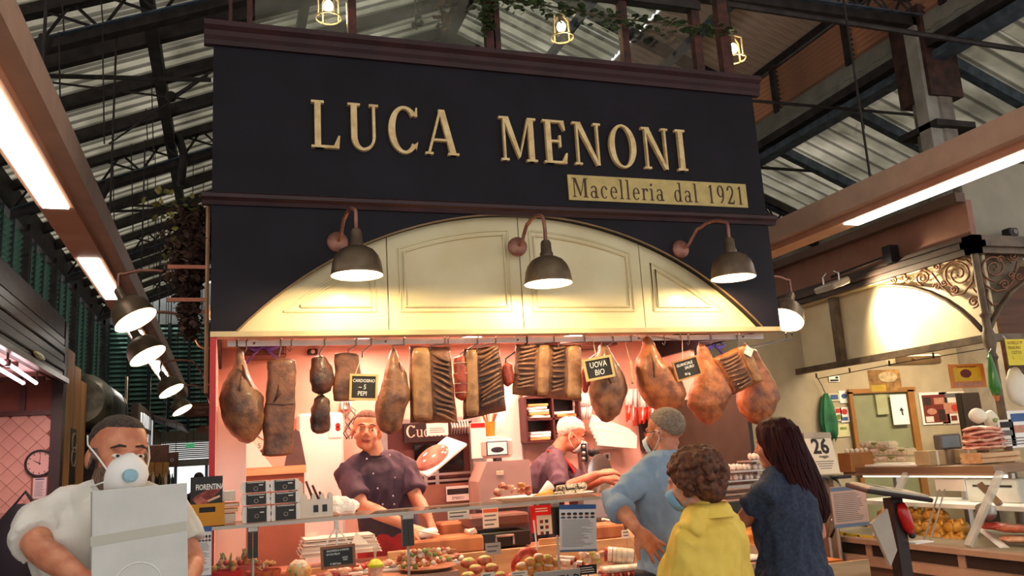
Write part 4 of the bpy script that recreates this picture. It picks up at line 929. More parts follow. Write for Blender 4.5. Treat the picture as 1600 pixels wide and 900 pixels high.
# shelf unit with papers
x0, x1, z0, z1 = pbox(826, 618, 906, 691, YB-.22, 0)
sh = thing('wall_shelf', 'dark open wall shelf stuffed with white papers', 'shelf', ((x0+x1)/2, YB-.2, z0)); SHB = mat('shelf_maroon', '4d211f', 0.5)
MB().box(x0, x1, YB-.02, YB, z0, z1).build('back', BLACKP, sh)
for k in range(3): z = z0+(z1-z0)*k/2; MB().box(x0, x1, YB-.2, YB-.02, z-.008, z+.008).build('board', SHB, sh)
for k in range(3): x = x0+(x1-x0)*k/2; MB().box(x-.008, x+.008, YB-.2, YB-.02, z0, z1).build('divider', SHB, sh)
for i, (u, v, n) in enumerate(((0, 0, 3), (1, 0, 3), (0, 1, 5), (1, 1, 2), (0, 2, 4), (1, 2, 1))):
    w_ = (x1-x0)/2; zz = z0+(z1-z0)*v/2+.009
    for k in range(n):
        M = T(x0+u*w_+w_/2, YB-.12, zz+.012+k*.022) @ rot('Z', random.uniform(-.3, .3))
        p = MB().rbox(-w_*.36, w_*.36, -.08, .07, -.010, .010, .004, M).build('paper_stack', PAPER if (k+i) % 3 else mat('paper_orange', 'e09a5a', 0.6))
        tag(p, '%s paper pack in the %s %s of the dark wall shelf' % (('lowest', 'second lowest', 'third lowest', 'fourth lowest', 'highest')[k], ('left', 'right')[u], ('lower compartment', 'upper compartment', 'top pile')[v]), 'paper', 'paper packs on the wall shelf')
# hanging plastic bags in bunches (white above, red below)
def bags(lab, px0, px1, py0, py1, Y, red=False, n=9, redm=None):
    t = thing('bag_bunch', lab, 'bags', at((px0+px1)/2, py1, Y=Y)); 
    for k in range(n):
        x = px0+(px1-px0)*(k+.5)/n; a = at(x+random.uniform(-2, 2), py0, Y=Y-.01*(k % 3)); b = at(x+random.uniform(-3, 3), py1+random.uniform(-6, 4), Y=Y-.01*(k % 3)); m_ = a.lerp(b, .5)
        w_ = .022+random.random()*.008
        MB().tube([a, m_+Vector((random.uniform(-.006, .006), -.008, 0))], [w_*.7, w_], 8, flat=.5).build('bag_top', mat('bag_white', 'f5ece6', 0.3, coat=.3), t, smooth=True)
        MB().tube([m_, b], [w_, w_*.5], 8, flat=.5).build('bag_end', (mat('bag_red', 'd23a22', 0.35, coat=.3) if (k % 3 != 1 and red) else MATS['bag_white']), t, smooth=True)
    MB().tube([at(px0, py0, Y=Y), at(px1, py0, Y=Y)], .006, 6).build('hanger_rod', STEEL, t)
bags('bunch of white bags hanging right of the wall shelf', 896, 925, 615, 655, YB-.1)
bags('bunch of red and white striped bags hanging by the dark ham', 978, 1000, 608, 662, YB-.12, True, 8)
bags('bunch of red and white bags hanging above the man in the blue shirt', 1000, 1024, 612, 660, YB-.2, True, 9)
t = thing('paper_fan', 'fanned white wrapping paper sheets stacked on a wall holder', 'paper', at(955, 700, Y=YB-.1))
for k in range(6): c = at(952+k*1.5, 668+k*4, Y=YB-.14); MB().rbox(-.17, .17, -.004, .004, -.055, .05, .002, T(c+Vector((0, -.012*k, 0))) @ rot('Y', .38-.05*k)).build('sheet', PAPER if k % 2 else PAPERP, t)
a, b, c_, d = pbox(932, 684, 976, 701, YB-.05, 0); MB().box(a, b, YB-.05, YB-.01, c_-.01, d).build('holder', PAPERP, t)
x0, x1, z0, z1 = pbox(943, 707, 953, 720, YB-.01, 0); t = thing('wall_socket', 'small white wall socket behind the slicer', 'socket', (x0, YB, z0)); MB().rbox(x0, x1, YB-.02, YB, z0, z1, .005).build('plate', PAPER, t); MB().box(x0+.02, x1-.02, YB-.022, YB-.019, z0+.015, z1-.015).build('insert', STEELD, t)
x0, x1, z0, z1 = pbox(1007, 655, 1014, 705, YB-.08, 0); t = thing('wall_intercom', 'dark narrow wall unit beside the man with grey hair', 'rack', (x0, YB-.08, z0)); MB().rbox(x0, x1+.03, YB-.08, YB-.002, z0, z1, .01).build('case', BLACKP, t); MB().rbox(x0+.008, x1+.01, YB-.095, YB-.08, z0+.08, z0+.15, .006).build('label_patch', SALM, t)
# meat slicer
sl_ = thing('meat_slicer', 'steel meat slicer with round blade and black knob before the white-haired butcher', 'slicer', (at(930, 770, Y=5.6).x, 5.6, .15))
a = at(905, 690, Y=5.62); b = at(921, 745, Y=5.62); MB().rbox(a.x, b.x, 5.58, 5.68, 1.2, a.z, .015).build('column', STEEL, sl_); MB().box(at(907, 693, Y=5.58).x, at(917, 720, Y=5.58).x, 5.57, 5.58, at(912, 721, Y=5.58).z, at(912, 693, Y=5.58).z).build('control_panel', BLACKP, sl_)
for py in (698, 708, 717): MB().lathe([(0, .012), (.012, .010), (.014, 0)], 12, fr_(at(912, py, Y=5.57))).build('button', STEEL, sl_, smooth=True)
c = at(925, 707, Y=5.55); MB().ell(c, .03).build('knob', BLACKP, sl_, smooth=True); MB().tube([c, c+Vector((.05, 0, .0))], [.012, .02], 10).build('knob_handle', BLACKP, sl_)
bc = at(938, 742, Y=5.52); MB().lathe([(0, .01), (.11, .012), (.145, .002), (.14, -.01), (0, -.012)], 32, T(bc) @ rot('Z', .5) @ rot('X', PI/2)).build('blade', mat('blade_steel', 'd8cfc8', 0.2, 0.9), sl_, smooth='auto')
MB().rbox(bc.x-.18, bc.x+.22, 5.50, 5.72, 1.10, 1.30, .03).build('base', STEEL, sl_)
MB().box(bc.x-.2, bc.x+.24, 5.48, 5.74, .15, 1.10).build('stand', STEELD, sl_)
for k in range(3): MB().tube([(bc.x-.02+.03*k, 5.47, 1.26), (bc.x+.16, 5.45, 1.32+.02*k)], .006, 6).build('carriage_rod', STEEL, sl_)
# ================================================================== DISPLAY COUNTER AND GOODS
CX0, CX1, CYF, ZG = -0.27, 3.30, 4.28, 1.335
GLS = glass('counter_glass', (0.97, 0.985, 0.975), 0.01, 0.01)
GEDGE = mat('glass_edge', 'cdbfae', 0.15, var=0.1, coat=.5, alpha=.75)
ct = thing('display_counter', 'long glass-fronted butcher counter with steel posts under the arch', 'counter', ((CX0+CX1)/2, 4.6, 0))
MB().box(CX0, CX1, CYF+.02, 4.64, 0, .80).build('base', mat('counter_base', 'b9a08e', 0.4, 0.2), ct)
ZD = 0.90
MB().box(CX0+.02, CX1-.02, CYF+.02, 4.66, .80, ZD).build('display_bed', mat('bed_pink', 'd8a48c', 0.35, var=0.15), ct)
MB().box(CX0, CX1, CYF, CYF+.012, .80, ZG).build('front_glass', GLS, ct)
MB().box(CX0, CX1, CYF, CYF+.34, ZG-.008, ZG+.004).build('top_glass', GLS, ct)
MB().box(CX0, CX1, CYF-.004, CYF+.006, ZG-.010, ZG+.006).build('glass_edge', GEDGE, ct)
MB().box(CX0, CX1, CYF+.334, CYF+.344, ZG-.010, ZG+.006).build('glass_edge', GEDGE, ct)
PD = mat('post_dark', '2c2420', 0.45, 0.2, var=0.2)
for i, (px, y0, y1, w_) in enumerate(((395, 810, 872, .046), (636, 800, 853, .056), (867, 786, 836, .034))):
    a = at(px, y0, Y=CYF+.03); b = at(px, y1, Y=CYF+.03)
    MB().box(a.x-w_/2, a.x-.002, CYF+.016, CYF+.05, b.z, ZG-.008).build('post_half', PD, ct); MB().box(a.x+.002, a.x+w_/2, CYF+.016, CYF+.05, b.z, ZG-.008).build('post_half', PD, ct)
    MB().tube([(a.x, CYF+.03, ZD), (a.x, CYF+.03, b.z)], .007, 8).build('post_rod', STEEL, ct); MB().rbox(a.x-w_/2-.003, a.x+w_/2+.003, CYF+.012, CYF+.054, ZG-.035, ZG-.008, .005).build('clamp', STEEL, ct)
# rear boards and worktop, stepped riser
ZD2 = 1.03
MB().box(CX0+.02, at(705, 880, Y=CYF+.2).x, CYF+.03, 4.655, ZD, ZD2).build('display_riser', mat('riser_warm', 'c98a6c', 0.4, var=0.15), ct)
MB().box(CX0+.24, CX1, 4.66, 4.70, 0, 1.07).build('rear_plank', PINE, ct)
MB().box(CX0+.24, CX1, 4.70, 5.02, 0, 1.06).build('rear_worktop', mat('worktop_warm', 'b7795c', 0.4, var=0.15), ct)
MB().box(CX0, CX0+.012, CYF, 4.62, .80, ZG).build('end_glass', GLS, ct)
PX = lambda x, y, Y: at(x, y, Y=Y)
def boxthing(name, lab, cat, rect, Y, d, m, zb=None, part='body', r=.006, group=None):
    xa, xb, za, zb_ = pbox(*rect, Y, d); za = zb if zb is not None else za
    t = thing(name, lab, cat, ((xa+xb)/2, Y+d/2, za), group=group); MB().rbox(xa, xb, Y, Y+d, za, zb_, r).build(part, m, t); return t, (xa, xb, za, zb_)
ZT_ = ZG+.005
# carton with FIORENTINA card
ORNG = mat('carton_orange', 'd08a1c', 0.6, var=0.08)
Y_ = CYF+.04
xa, xb, za, zb = pbox(296, 785, 351, 822, Y_, 0); za = ZT_
t = thing('orange_carton', 'open orange carton with a slot handle at the left end of the counter', 'carton', ((xa+xb)/2, Y_, za))
fw_ = .0035
hx = (xa+xb)/2+.0; ht = zb-.028
for nm, b in (('front_wall', None), ('back_wall', (xa, xb, Y_+.19, Y_+.194)), ('side_wall', (xa, xa+.004, Y_+.004, Y_+.19)), ('side_wall', (xb-.004, xb, Y_+.004, Y_+.19)), ('bottom', (xa, xb, Y_, Y_+.19))):
    if nm == 'front_wall':
        slot = [(hx+.035*math.cos(k*PI/8)*1.0, ht+.010*math.sin(k*PI/8)) for k in range(16)]
        MB().box(xa, xb, Y_, Y_+.004, za, ht-.012).box(xa, hx-.036, Y_, Y_+.004, ht-.012, zb).box(hx+.036, xb, Y_, Y_+.004, ht-.012, zb).box(hx-.036, hx+.036, Y_, Y_+.004, ht+.012, zb).build(nm, ORNG, t)
    elif nm == 'bottom': MB().box(*b, za, za+.004).build(nm, ORNG, t)
    else: MB().box(*b, za, zb).build(nm, ORNG, t)
xa, xb, za2, zb = pbox(297, 743, 348, 792, Y_+.03, 0)
fc = thing('picture_card', 'black picture card reading FIORENTINA with a steak photo, standing in the orange carton', 'sign', ((xa+xb)/2, Y_+.03, ZT_+.005))
M = fr_(((xa+xb)/2, Y_+.03, 0)); W = xb-xa
MB().box(xa, xb, Y_+.03, Y_+.036, ZT_+.005, zb).build('card', mat('card_black', '17130f', 0.4), fc)
text('FIORENTINA', .036, PAPER, fr_(((xa+xb)/2+.015, Y_+.0297, zb-.05)), fc, 'card_lettering', ex=.0005, sx=.62, bold=.0008)
for k, (u, v, s, m_) in enumerate(((.5, .30, 1, 'a84a38'), (.42, .22, .7, 'c96a58'), (.62, .36, .6, '8a3026'))):
    MB().prism([(xa+W*u+s*.055*math.cos(a)*(1+.25*math.sin(3*a)), za2+(zb-za2)*v+s*.032*math.sin(a)+.4*s*.05*math.cos(a)) for a in [i*PI/9 for i in range(18)]], .0003+.0003*k, .0006+.0003*k, fr_((0, Y_+.03, 0))).build('steak_picture', mat('steak_%d' % k, m_, 0.5, var=0.4, vs=40), fc)
MB().tube([(xa+W*.55, Y_+.0285, za2+.02), (xa+W*.92, Y_+.0285, zb-.095)], .006, 6).build('bone_picture', mat('bone', 'd9b49a', 0.6), fc)
# folded papers and books beside the carton
for i, (y0, y1, x0, x1, m_, lab) in enumerate(((766, 783, 348, 368, PAPER, 'small white pack topmost beside the orange carton'), (785, 793, 348, 374, mat('book_orange', 'd98a50', 0.6), 'flat orange book in the stack beside the orange carton'), (794, 801, 346, 372, mat('book_yellow', 'e8c070', 0.6), 'flat yellow book in the stack beside the orange carton'), (802, 818, 350, 368, PAPERP, 'white booklet with dark band at the bottom of the stack'))):
    t, r = boxthing('booklet', lab, 'book', (x0, y0, x1, y1), CYF+.16, .13, m_, part='cover', r=.002)
    MB().box(r[0]+.004, r[1]-.004, CYF+.157, CYF+.16, r[2]+.004, r[3]-.004).build('pages', PAPERP, t)
# black-labelled trays in two stacks
EGGT = mat('tray_clear_white', 'efe2d2', 0.25, var=0.1, coat=.5); LBL = mat('label_black', '1e1a18', 0.45, var=0.15); RING = mat('label_ring', '8c7a66', 0.5)
for s, (x0, x1, yt) in enumerate(((384, 415, 751), (429, 461, 748))):
    for k in range(3):
        h = 20; Yy = CYF+.09; xa, xb, za, zb = pbox(x0+k*.8, yt+k*19.4, x1+k*.8, yt+h+k*19.4, Yy, 0)
        bot = ZT_ if k == 2 else za+.001
        t = thing('egg_pack', '%s tray with black label in the %s stack on the counter glass' % (('top', 'middle', 'bottom')[k], ('left', 'right')[s]), 'package', ((xa+xb)/2, Yy, bot), group='black-labelled trays')
        MB().prism([(xa-.018, bot), (xb+.018, bot), (xb+.024, (bot+zb)/2), (xb+.016, zb), (xa-.016, zb), (xa-.024, (bot+zb)/2)], .004, .13, front((0, Yy, 0))).build('tray', EGGT, t)
        MB().box(xa, xb, Yy-.002, Yy+.004, bot+.002, zb-.001).build('label', LBL, t)
        M = fr_(((xa+xb)/2, Yy-.002, (bot+zb)/2-.008)); MB().lathe([(.007, 0), (.011, .0006), (.0105, 0)], 14, M).build('ring_mark', RING, t)
        MB().box((xa+xb)/2+.015, xb-.012, Yy-.0026, Yy-.002, (bot+zb)/2+.006, (bot+zb)/2+.011).build('print_bar', PAPERP, t)
        MB().box(xa+.006, xb-.006, Yy-.0026, Yy-.002, zb-.007, zb-.004).build('print_bar', PAPERP, t)
# castle-shaped knife holder
Yk = CYF+.12; xa, xb, za, zb = pbox(474, 772, 520, 806, Yk, 0); za = ZT_
kh = thing('knife_holder', 'cream plastic castle-shaped knife holder on the counter glass', 'knife holder', ((xa+xb)/2, Yk, za)); CP = mat('cream_plastic', 'e6d6c4', 0.4)
n = 4; w_ = (xb-xa)/(2*n-1); poly = [(xa, za), (xb, za), (xb, zb)]
for k in range(n-1, -1, -1):
    x = xa+2*k*w_; poly += [(x+w_, zb), (x+w_*.5, zb+.012), (x, zb)]
    if k: poly += [(x, zb-.02), (x-w_, zb-.02)]
MB().prism(poly, 0, .006, front((0, Yk, 0))).build('front_wall', CP, kh); MB().prism(poly, .07, .076, front((0, Yk, 0))).build('back_wall', CP, kh)
MB().box(xa, xa+.005, Yk+.006, Yk+.07, za, zb).build('side_wall', CP, kh); MB().box(xb-.005, xb, Yk+.006, Yk+.07, za, zb).build('side_wall', CP, kh)
MB().prism([(xa-.03, za), (xa, za), (xa, zb+.06), (xa-.015, zb+.075), (xa-.03, zb+.05)], .0, .076, front((0, Yk, 0))).build('tower', CP, kh)
for u in (.42, .72): MB().box(xa+(xb-xa)*u-.012, xa+(xb-xa)*u+.012, Yk-.0015, Yk, za+.025, za+.06).build('window_patch', BLACKP, kh)
for k, (a, b) in enumerate((((490, 783), (478, 752)), ((500, 785), (488, 758)), ((507, 783), (499, 768)))):
    kn = thing('kitchen_knife', ['dark-handled knife leaning left in the castle holder, tallest', 'dark-handled knife leaning left in the castle holder, middle one', 'short dark-handled knife in the castle holder, rightmost'][k], 'knife', at(*a, Y=Yk+.035))
    A, B = at(*a, Y=Yk+.035), at(*b, Y=Yk+.035); MB().tube([A, B], .010, 8, flat=.6).build('handle', mat('handle_maroon', '4a1d1a', 0.4), kn); D = (A-B).normalized(); MB().tube([A, A+D*.10], [.009, .002], 6, flat=.2).build('blade', STEEL, kn)
cb = thing('cutting_board', 'white cutting board propped behind the trays, cut corner up', 'board', at(466, 800, Y=CYF+.22)); MB().prism([(0, 0), (.10, 0), (.085, .06), (-.02, .135), (-.03, .12)], 0, .012, front(PX(460, 806, CYF+.22))).build('panel', WHITEP, cb)
t = thing('crumpled_paper', 'crumpled white wrapping paper behind the castle-shaped holder', 'paper', at(530, 800, Y=CYF+.26))
rnd = random.Random(4); mb = MB(); 
mb.ell(PX(528, 790, CYF+.27), (.10, .05, .045), 18, 12); mb.mapv(lambda p: p+Vector((noise.noise(p*25)*.03, noise.noise(p*22+Vector((3, 1, 0)))*.02, noise.noise(p*27+Vector((9, 0, 4)))*.025))).build('sheet', PAPER, t)
# clip-on notices
def notice(lab, rect, Y, header=None, rowsn=4, body=PAPER, name='paper_notice', thick=.002, seed=1, tilt=0.0, hdr=None, group=None):
    xa, xb, za, zb = pbox(*rect, Y, 0); t = thing(name, lab, 'notice', ((xa+xb)/2, Y, za), group=group)
    MB().box(xa, xb, Y, Y+thick, za, zb).build('sheet', body, t)
    H = zb-za
    if header: MB().box(xa+.004, xb-.004, Y-.0008, Y, zb-H*(hdr or .22), zb-.004).build('header_band', header, t)
    if rowsn: lines(t, xa+.01, xb-.01, za+.008, zb-H*((hdr or .22)+.04 if header else .1), Y, rowsn, INK, seed=seed)
    return t, (xa, xb, za, zb)
t, r = notice('white paper notice with a black band and the word EMBERO on the oven front', (698, 758, 733, 784), OY-.07, None, 0, seed=3)
MB().box(r[0]+.006, r[1]-.006, OY-.0708, OY-.07, r[2]+.045, r[2]+.085).build('black_band', INKD, t); text('EMBERO', .03, INKD, fr_(((r[0]+r[1])/2, OY-.0702, r[2]+.02)), t, 'notice_lettering', ex=.0003, sx=.8)
lines(t, r[0]+.02, r[1]-.02, r[2]+.09, r[3]-.008, OY-.07, 2, mat('ink_red', 'b03a30', 0.7), seed=2)
notice('white paper notice hanging under the glass right of the smiling butcher', (700, 795, 733, 813), CYF+.36, None, 2)
# card terminal box, leaflet, red leaflet
DKB = mat('box_maroon', '6e463c', 0.45, var=0.15)
t, r = boxthing('cash_drawer', 'large maroon-brown cash drawer box on the rear worktop', 'cash drawer', (734, 800, 827, 827), 4.82, .26, DKB, r=.012)
boxthing('card_printer', 'black printer under the maroon cash drawer with a chrome bail', 'printer', (748, 827, 829, 852), 4.80, .24, BLACKP, zb=1.07)
t = bpy.data.objects['card_printer']; a, b = PX(775, 838, 4.79), PX(802, 836, 4.79)
MB().tube([a+Vector((0, 0, -.03)), a, b, b+Vector((0, 0, -.05))], .008, 8).build('chrome_bail', STEEL, t)
t, r = notice('small price leaflet with orange header hanging on the cash drawer', (755, 793, 778, 826), 4.80, mat('leaflet_orange', 'd8582c', 0.6), 3, PAPERP)
t, r = notice('red leaflet with white lettering beside the third post', (831, 788, 861, 833), CYF+.40, None, 0, REDP); lines(t, r[0]+.03, r[1]-.02, r[3]-.04, r[3]-.012, CYF+.4, 2, PAPER)
t, r = notice('menu sheet with small dish photos in front of the red leaflet', (840, 804, 862, 836), CYF+.36, None, 0, PAPERP)
for i in range(2):
    for j in range(3): x = r[0]+.018+i*.032; z = r[3]-.025-j*.032; MB().box(x, x+.02, CYF+.3592, CYF+.36, z-.018, z).build('dish_photo', mat('dish_%d' % ((i+j) % 2), ('8a2f28', '3a3033')[(i+j) % 2], 0.6), t)
# health poster with portraits
def health_poster(lab, rect, Y, tilt=.0, yaw=.0):
    xa, xb, za, zb = pbox(*rect, Y, 0); W, H = xb-xa, zb-za; c = Vector(((xa+xb)/2, Y, (za+zb)/2)); t = thing('health_poster', lab, 'poster', (c.x, Y, za), group='blue-headed posters with portraits')
    M = fr_(c) @ rot('Z', tilt); MB().box(-W/2, W/2, -H/2, H/2, -.002, 0, M).build('sheet', mat('poster_paper', 'e2dcd8', 0.6, var=0.04), t)
    MB().box(-W/2, W/2, H*.40, H*.5, 0, .0008, M).build('blue_header', BLUEI, t); MB().box(-W/2, W/2, -H*.5, -H*.45, 0, .0008, M).build('blue_footer', mat('footer_blue', '6a7890', 0.6), t)
    SK = mat('portrait_skin', 'd8a890', 0.7)
    for k in range(6):
        x = -W*.40+k*W*.16; MB().ell((x, H*.285, .0006), (W*.055, H*.035, .0008), 12, 6, M).build('portrait_face', SK, t); MB().ell((x, H*.305, .0012), (W*.062, H*.028, .0008), 12, 6, M).build('portrait_hair', INKD, t); MB().ell((x, H*.225, .0006), (W*.07, H*.022, .0008), 12, 6, M).build('portrait_body', mat('portrait_cloth_%d' % (k % 3), ('46506e', '6b4a42', '3a3a3e')[k % 3], 0.7), t)
    rnd = random.Random(5); mb = MB()
    for k in range(22): v = H*.17-k*H*.0265; mb.box(-W*.44, -W*.44+W*.86*rnd.uniform(.6, 1), v, v+H*.009, 0, .0006, M)
    tag(mb.build('print_lines', INK, t), kind='stuff'); return t
health_poster('poster with blue header and six masked portraits hanging on the counter glass', (877, 786, 929, 865), CYF-.006, tilt=-.06)
health_poster('blue-headed portrait poster at the left counter end beside the red pot', (298, 822, 331, 905), CYF-.006, tilt=.0)
# chopping blocks
t, r = boxthing('chopping_block', 'large worn wooden chopping block in front of the smiling butcher', 'chopping block', (648, 836, 756, 862), 4.72, .25, WOOD, zb=1.065, r=.012)
t, r = boxthing('chopping_block', 'smaller chopping block behind the large one, left of the cash drawer', 'chopping block', (690, 814, 735, 838), 4.99, .18, WOOD, zb=1.0, r=.012)
t, r = boxthing('chopping_block', 'reddish chopping block right of the poster with portraits', 'chopping block', (926, 818, 976, 850), 4.73, .24, WOOD, zb=1.065, r=.012)
for x0, x1, lab in ((606, 651, 'pale pine board lying edge-on beneath the large chopping block'), (843, 890, 'pale pine board behind the poster with portraits')):
    boxthing('pine_board', lab, 'board', (x0, 858 if x0 < 700 else 838, x1, 868 if x0 < 700 else 852), 4.70, .02, PINE, zb=1.07, r=.004)
# wrapped parcel in the butcher's hands
c = PX(667, 833, 4.84); t = thing('white_parcel', 'white paper parcel between the hands of the smiling butcher', 'parcel', c); mb = MB().rbox(-.065, .065, -.05, .05, -.026, .026, .02, T(c) @ rot('Y', -.15)); mb.build('wrap', PAPER, t, smooth=True, subd=1)
MB().tube([c+Vector((-.06, -.045, .02)), c+Vector((.06, -.052, -.01))], .005, 5).build('fold', PAPERP, t)
t = thing('paper_scrap', 'twist of pinkish paper on the large chopping block', 'paper', PX(735, 834, 4.75)); mb = MB().ell(PX(736, 831, 4.75), (.035, .02, .018), 12, 8); mb.mapv(lambda p: p+Vector((noise.noise(p*40)*.02, 0, noise.noise(p*38+Vector((5, 0, 0)))*.02))).build('sheet', PAPERP, t)
# wrapping paper stack
for k in range(5):
    y = 866-k*5.5; xa, xb, za, zb = pbox(472+k*1.5, y-6, 592-k*2, y, 4.72, 0)
    p = MB().rbox(xa, xb, 4.71+k*.004, 4.95, za, zb-.002, .003).build('paper_pack', PAPER if k % 2 else PAPERP)
    tag(p, '%s pack in the pile of white wrapping paper left of the red apron' % ('lowest', 'second lowest', 'middle', 'second highest', 'topmost')[k], 'paper', 'packs of wrapping paper')
t = thing('loose_sheet', 'white paper sheet standing up as a triangle before the red apron', 'paper', PX(565, 850, 4.70)); a, b, c_ = PX(549, 851, 4.68), PX(577, 850, 4.68), PX(556, 831, 4.70)
MB().add([a, b, c_, a+Vector((0, .003, 0)), b+Vector((0, .003, 0)), c_+Vector((0, .003, 0))], [(0, 1, 2), (3, 5, 4), (0, 3, 4, 1), (1, 4, 5, 2), (2, 5, 3, 0)]).build('sheet', PAPER, t)
t = thing('loose_sheet', 'small white card standing behind the wrapping paper pile', 'paper', PX(488, 850, 4.9)); a = PX(478, 850, 4.9); b = PX(497, 830, 4.9); MB().box(a.x, b.x, 4.9, 4.903, a.z, b.z).build('sheet', PAPER, t)
# chalkboard with tripod clip
t, M, W, H = chalkboard('chalkboard with brown frame reading BALDINESCA A PUNTA DI COLTELLO', [(501,855),(555,849),(555,884),(501,891)], [('BALDINESCA A PUNTA', .115, 0, .28), ('DI COLTELLO', .115, -.14, .13), ('GUSTO', .09, .2, -.06), ('NOSE', .09, .2, -.16), ('€ 290 l\'etto', .12, -.08, -.30)], CYF+.08, fw=.013, frame_m=mat('brown_frame', '9a5c34', 0.5, var=0.2))
cl_ = thing('tripod_clip', 'white tripod clip stand holding the brown-framed chalkboard', 'clip', PX(526, 850, CYF+.11)); ap = PX(526, 822, CYF+.11)
for q in ((507, 853), (547, 852), (527, 850)): MB().tube([ap, PX(*q, CYF+.11)], .004, 6).build('leg', WHITEP, cl_)
MB().rbox(-.012, .012, -.008, .008, -.012, .03, .004, T(ap)).build('clip_head', WHITEP, cl_)
MB().box(ap.x-.005, ap.x+.005, CYF+.11, CYF+.12, ZD, ap.z-.03).build('stem', WHITEP, cl_)
# ---- food on the display bed
def blob(name, lab, cat, c, r, m, group=None, seed=0.0, amp=.15, cap=None, M=None):
    """a rounded, uneven food piece, optionally with a topping"""
    t = thing(name, lab, cat, Vector(c)-Vector((0, 0, r[2])), group=group); mb = MB().ell((0, 0, 0), r, 14, 9, (M or Matrix.Identity(4)))
    mb.mapv(lambda p: Vector(c)+p*(1+amp*noise.noise(p*30+Vector((seed*3.1, seed, 0))))).build('flesh', m, t, smooth=True)
    if cap:
        mb = MB().ell((0, 0, r[2]*.45), (r[0]*.82, r[1]*.82, r[2]*.65), 12, 7, (M or Matrix.Identity(4))); mb.mapv(lambda p: Vector(c)+p*(1+amp*noise.noise(p*35+Vector((seed*2, 7, 0))))).build('topping', cap, t, smooth=True)
    return t
FOOD = lambda n, a, b: mat(n, a, 0.4, var=0.4, vs=28, col2=b, coat=.3, bump=.3, bs=80)
BURG_ = FOOD('burger_meat', 'c4623e', '8f3a24'); ZUC = FOOD('zucchini_top', 'dfd588', 'a8a852'); CRUMB = FOOD('crumb_gold', 'd99548', 'a8642a'); REDM = FOOD('red_meat', 'c23a26', '8c2418'); PALE = FOOD('pale_meat', 'e8b79a', 'c98668'); WFAT = FOOD('white_fat', 'f2e6d6', 'd8bda2'); HERB = FOOD('herb_green', '8a9a48', '5d6e2c'); GOLDB = FOOD('bread_crust', 'e0b070', 'b87c3c')
# flower pots in red foil
def pot(lab, px, Y, s=1.0, m=REDP):
    c = PX(px, 905, Y); c.z = ZD2; t = thing('foil_pot', lab, 'pot', c, group='red foil pots'); r = .075*s
    MB().lathe([(0, 0), (r*.8, 0), (r*.95, .04), (r*1.0, .085), (r*1.06, .10), (r*.96, .10), (r*.9, .05), (0, .04)], 22, T(c)).build('foil', m, t, smooth='auto')
    for k in range(26):
        a = random.uniform(0, 6.28); q = random.uniform(0, r*.85); h = .11+random.random()*.03
        MB().ell(c+Vector((q*math.cos(a), q*math.sin(a), h)), random.uniform(.009, .016), 8, 6).build('filling', (PALE, REDM, HERB, CRUMB)[k % 4], t, smooth=True)
    for k in range(5):
        a = k*1.3; mb = MB(); p = c+Vector((-.03+.012*k, .02*math.sin(a), .12)); mb.tube([p, p+Vector((.01*math.cos(a), 0, .035)), p+Vector((.02*math.cos(a), 0, .06))], [.004, .006, .002], 5).build('sprig', HERB, t)
pot('red foil pot of chopped meat at the left end of the counter', 352, CYF+.12)
pot('small pink foil pot of meat behind the red one', 386, CYF+.26, .7, mat('foil_pink', 'e07a6a', 0.4))
# basket of sliced meat with film
c = PX(412, 896, CYF+.12); c.z = ZD2; t = thing('meat_basket', 'orange lined basket heaped with raw meat strips under film', 'basket', c)
MB().lathe([(0, 0), (.06, 0), (.085, .085), (.08, .085), (.055, .01), (0, .01)], 20, T(c)).build('basket', mat('basket_orange', 'd9683a', 0.4, var=0.35, vs=40, col2='a8401f'), t, smooth='auto')
for k in range(26): a = random.uniform(0, 6.3); q = random.uniform(0, .06); p = c+Vector((q*math.cos(a), q*math.sin(a), .095+random.random()*.025)); d = Vector((random.uniform(-1, 1), random.uniform(-1, 1), random.uniform(-.3, .5))).normalized()*.022; MB().tube([p-d, p+d], .006, 6).build('meat_strip', (PALE, REDM, CRUMB)[k % 3], t, smooth=True)
c = PX(440, 884, CYF+.25); c.z = ZD2; t = thing('small_bowl', 'pale pink bowl of sauce behind the meat basket', 'bowl', c); MB().lathe([(0, 0), (.03, 0), (.05, .05), (.046, .05), (.027, .008), (0, .008)], 18, T(c)).build('bowl', mat('bowl_pink', 'e4a48c', 0.3), t, smooth='auto'); MB().lathe([(0, .040), (.042, .040), (.042, .03)], 18, T(c)).build('sauce', WFAT, t)
# stuffed roll
c = PX(467, 893, CYF+.14); c.z = ZD2+.055; t = blob('stuffed_roast', 'big round stuffed roast with pale rind', 'meat', c, (.062, .06, .055), GOLDB, seed=3, cap=WFAT)
for k in range(5): MB().ell(c+Vector((.045*math.cos(k), -.05*abs(math.sin(k*.8))-.01, .015*k-.03)), .007, 6, 5).build('herb_speck', HERB, t)
c = PX(505, 906, CYF+.10); t = thing('red_tray', 'red plastic tray with sliced ham below the brown-framed chalkboard', 'tray', (c.x, c.y, ZD2)); MB().box(c.x-.13, c.x+.13, CYF+.04, CYF+.2, ZD2, ZD2+.012).box(c.x-.13, c.x+.13, CYF+.04, CYF+.046, ZD2+.012, ZD2+.03).build('tray', REDP, t)
for k in range(6): MB().rbox(c.x-.10+k*.034, c.x-.05+k*.034, CYF+.06, CYF+.17, ZD2+.012, ZD2+.03+.004*k, .01).build('ham_slice', PALE if k % 2 else REDM, t)
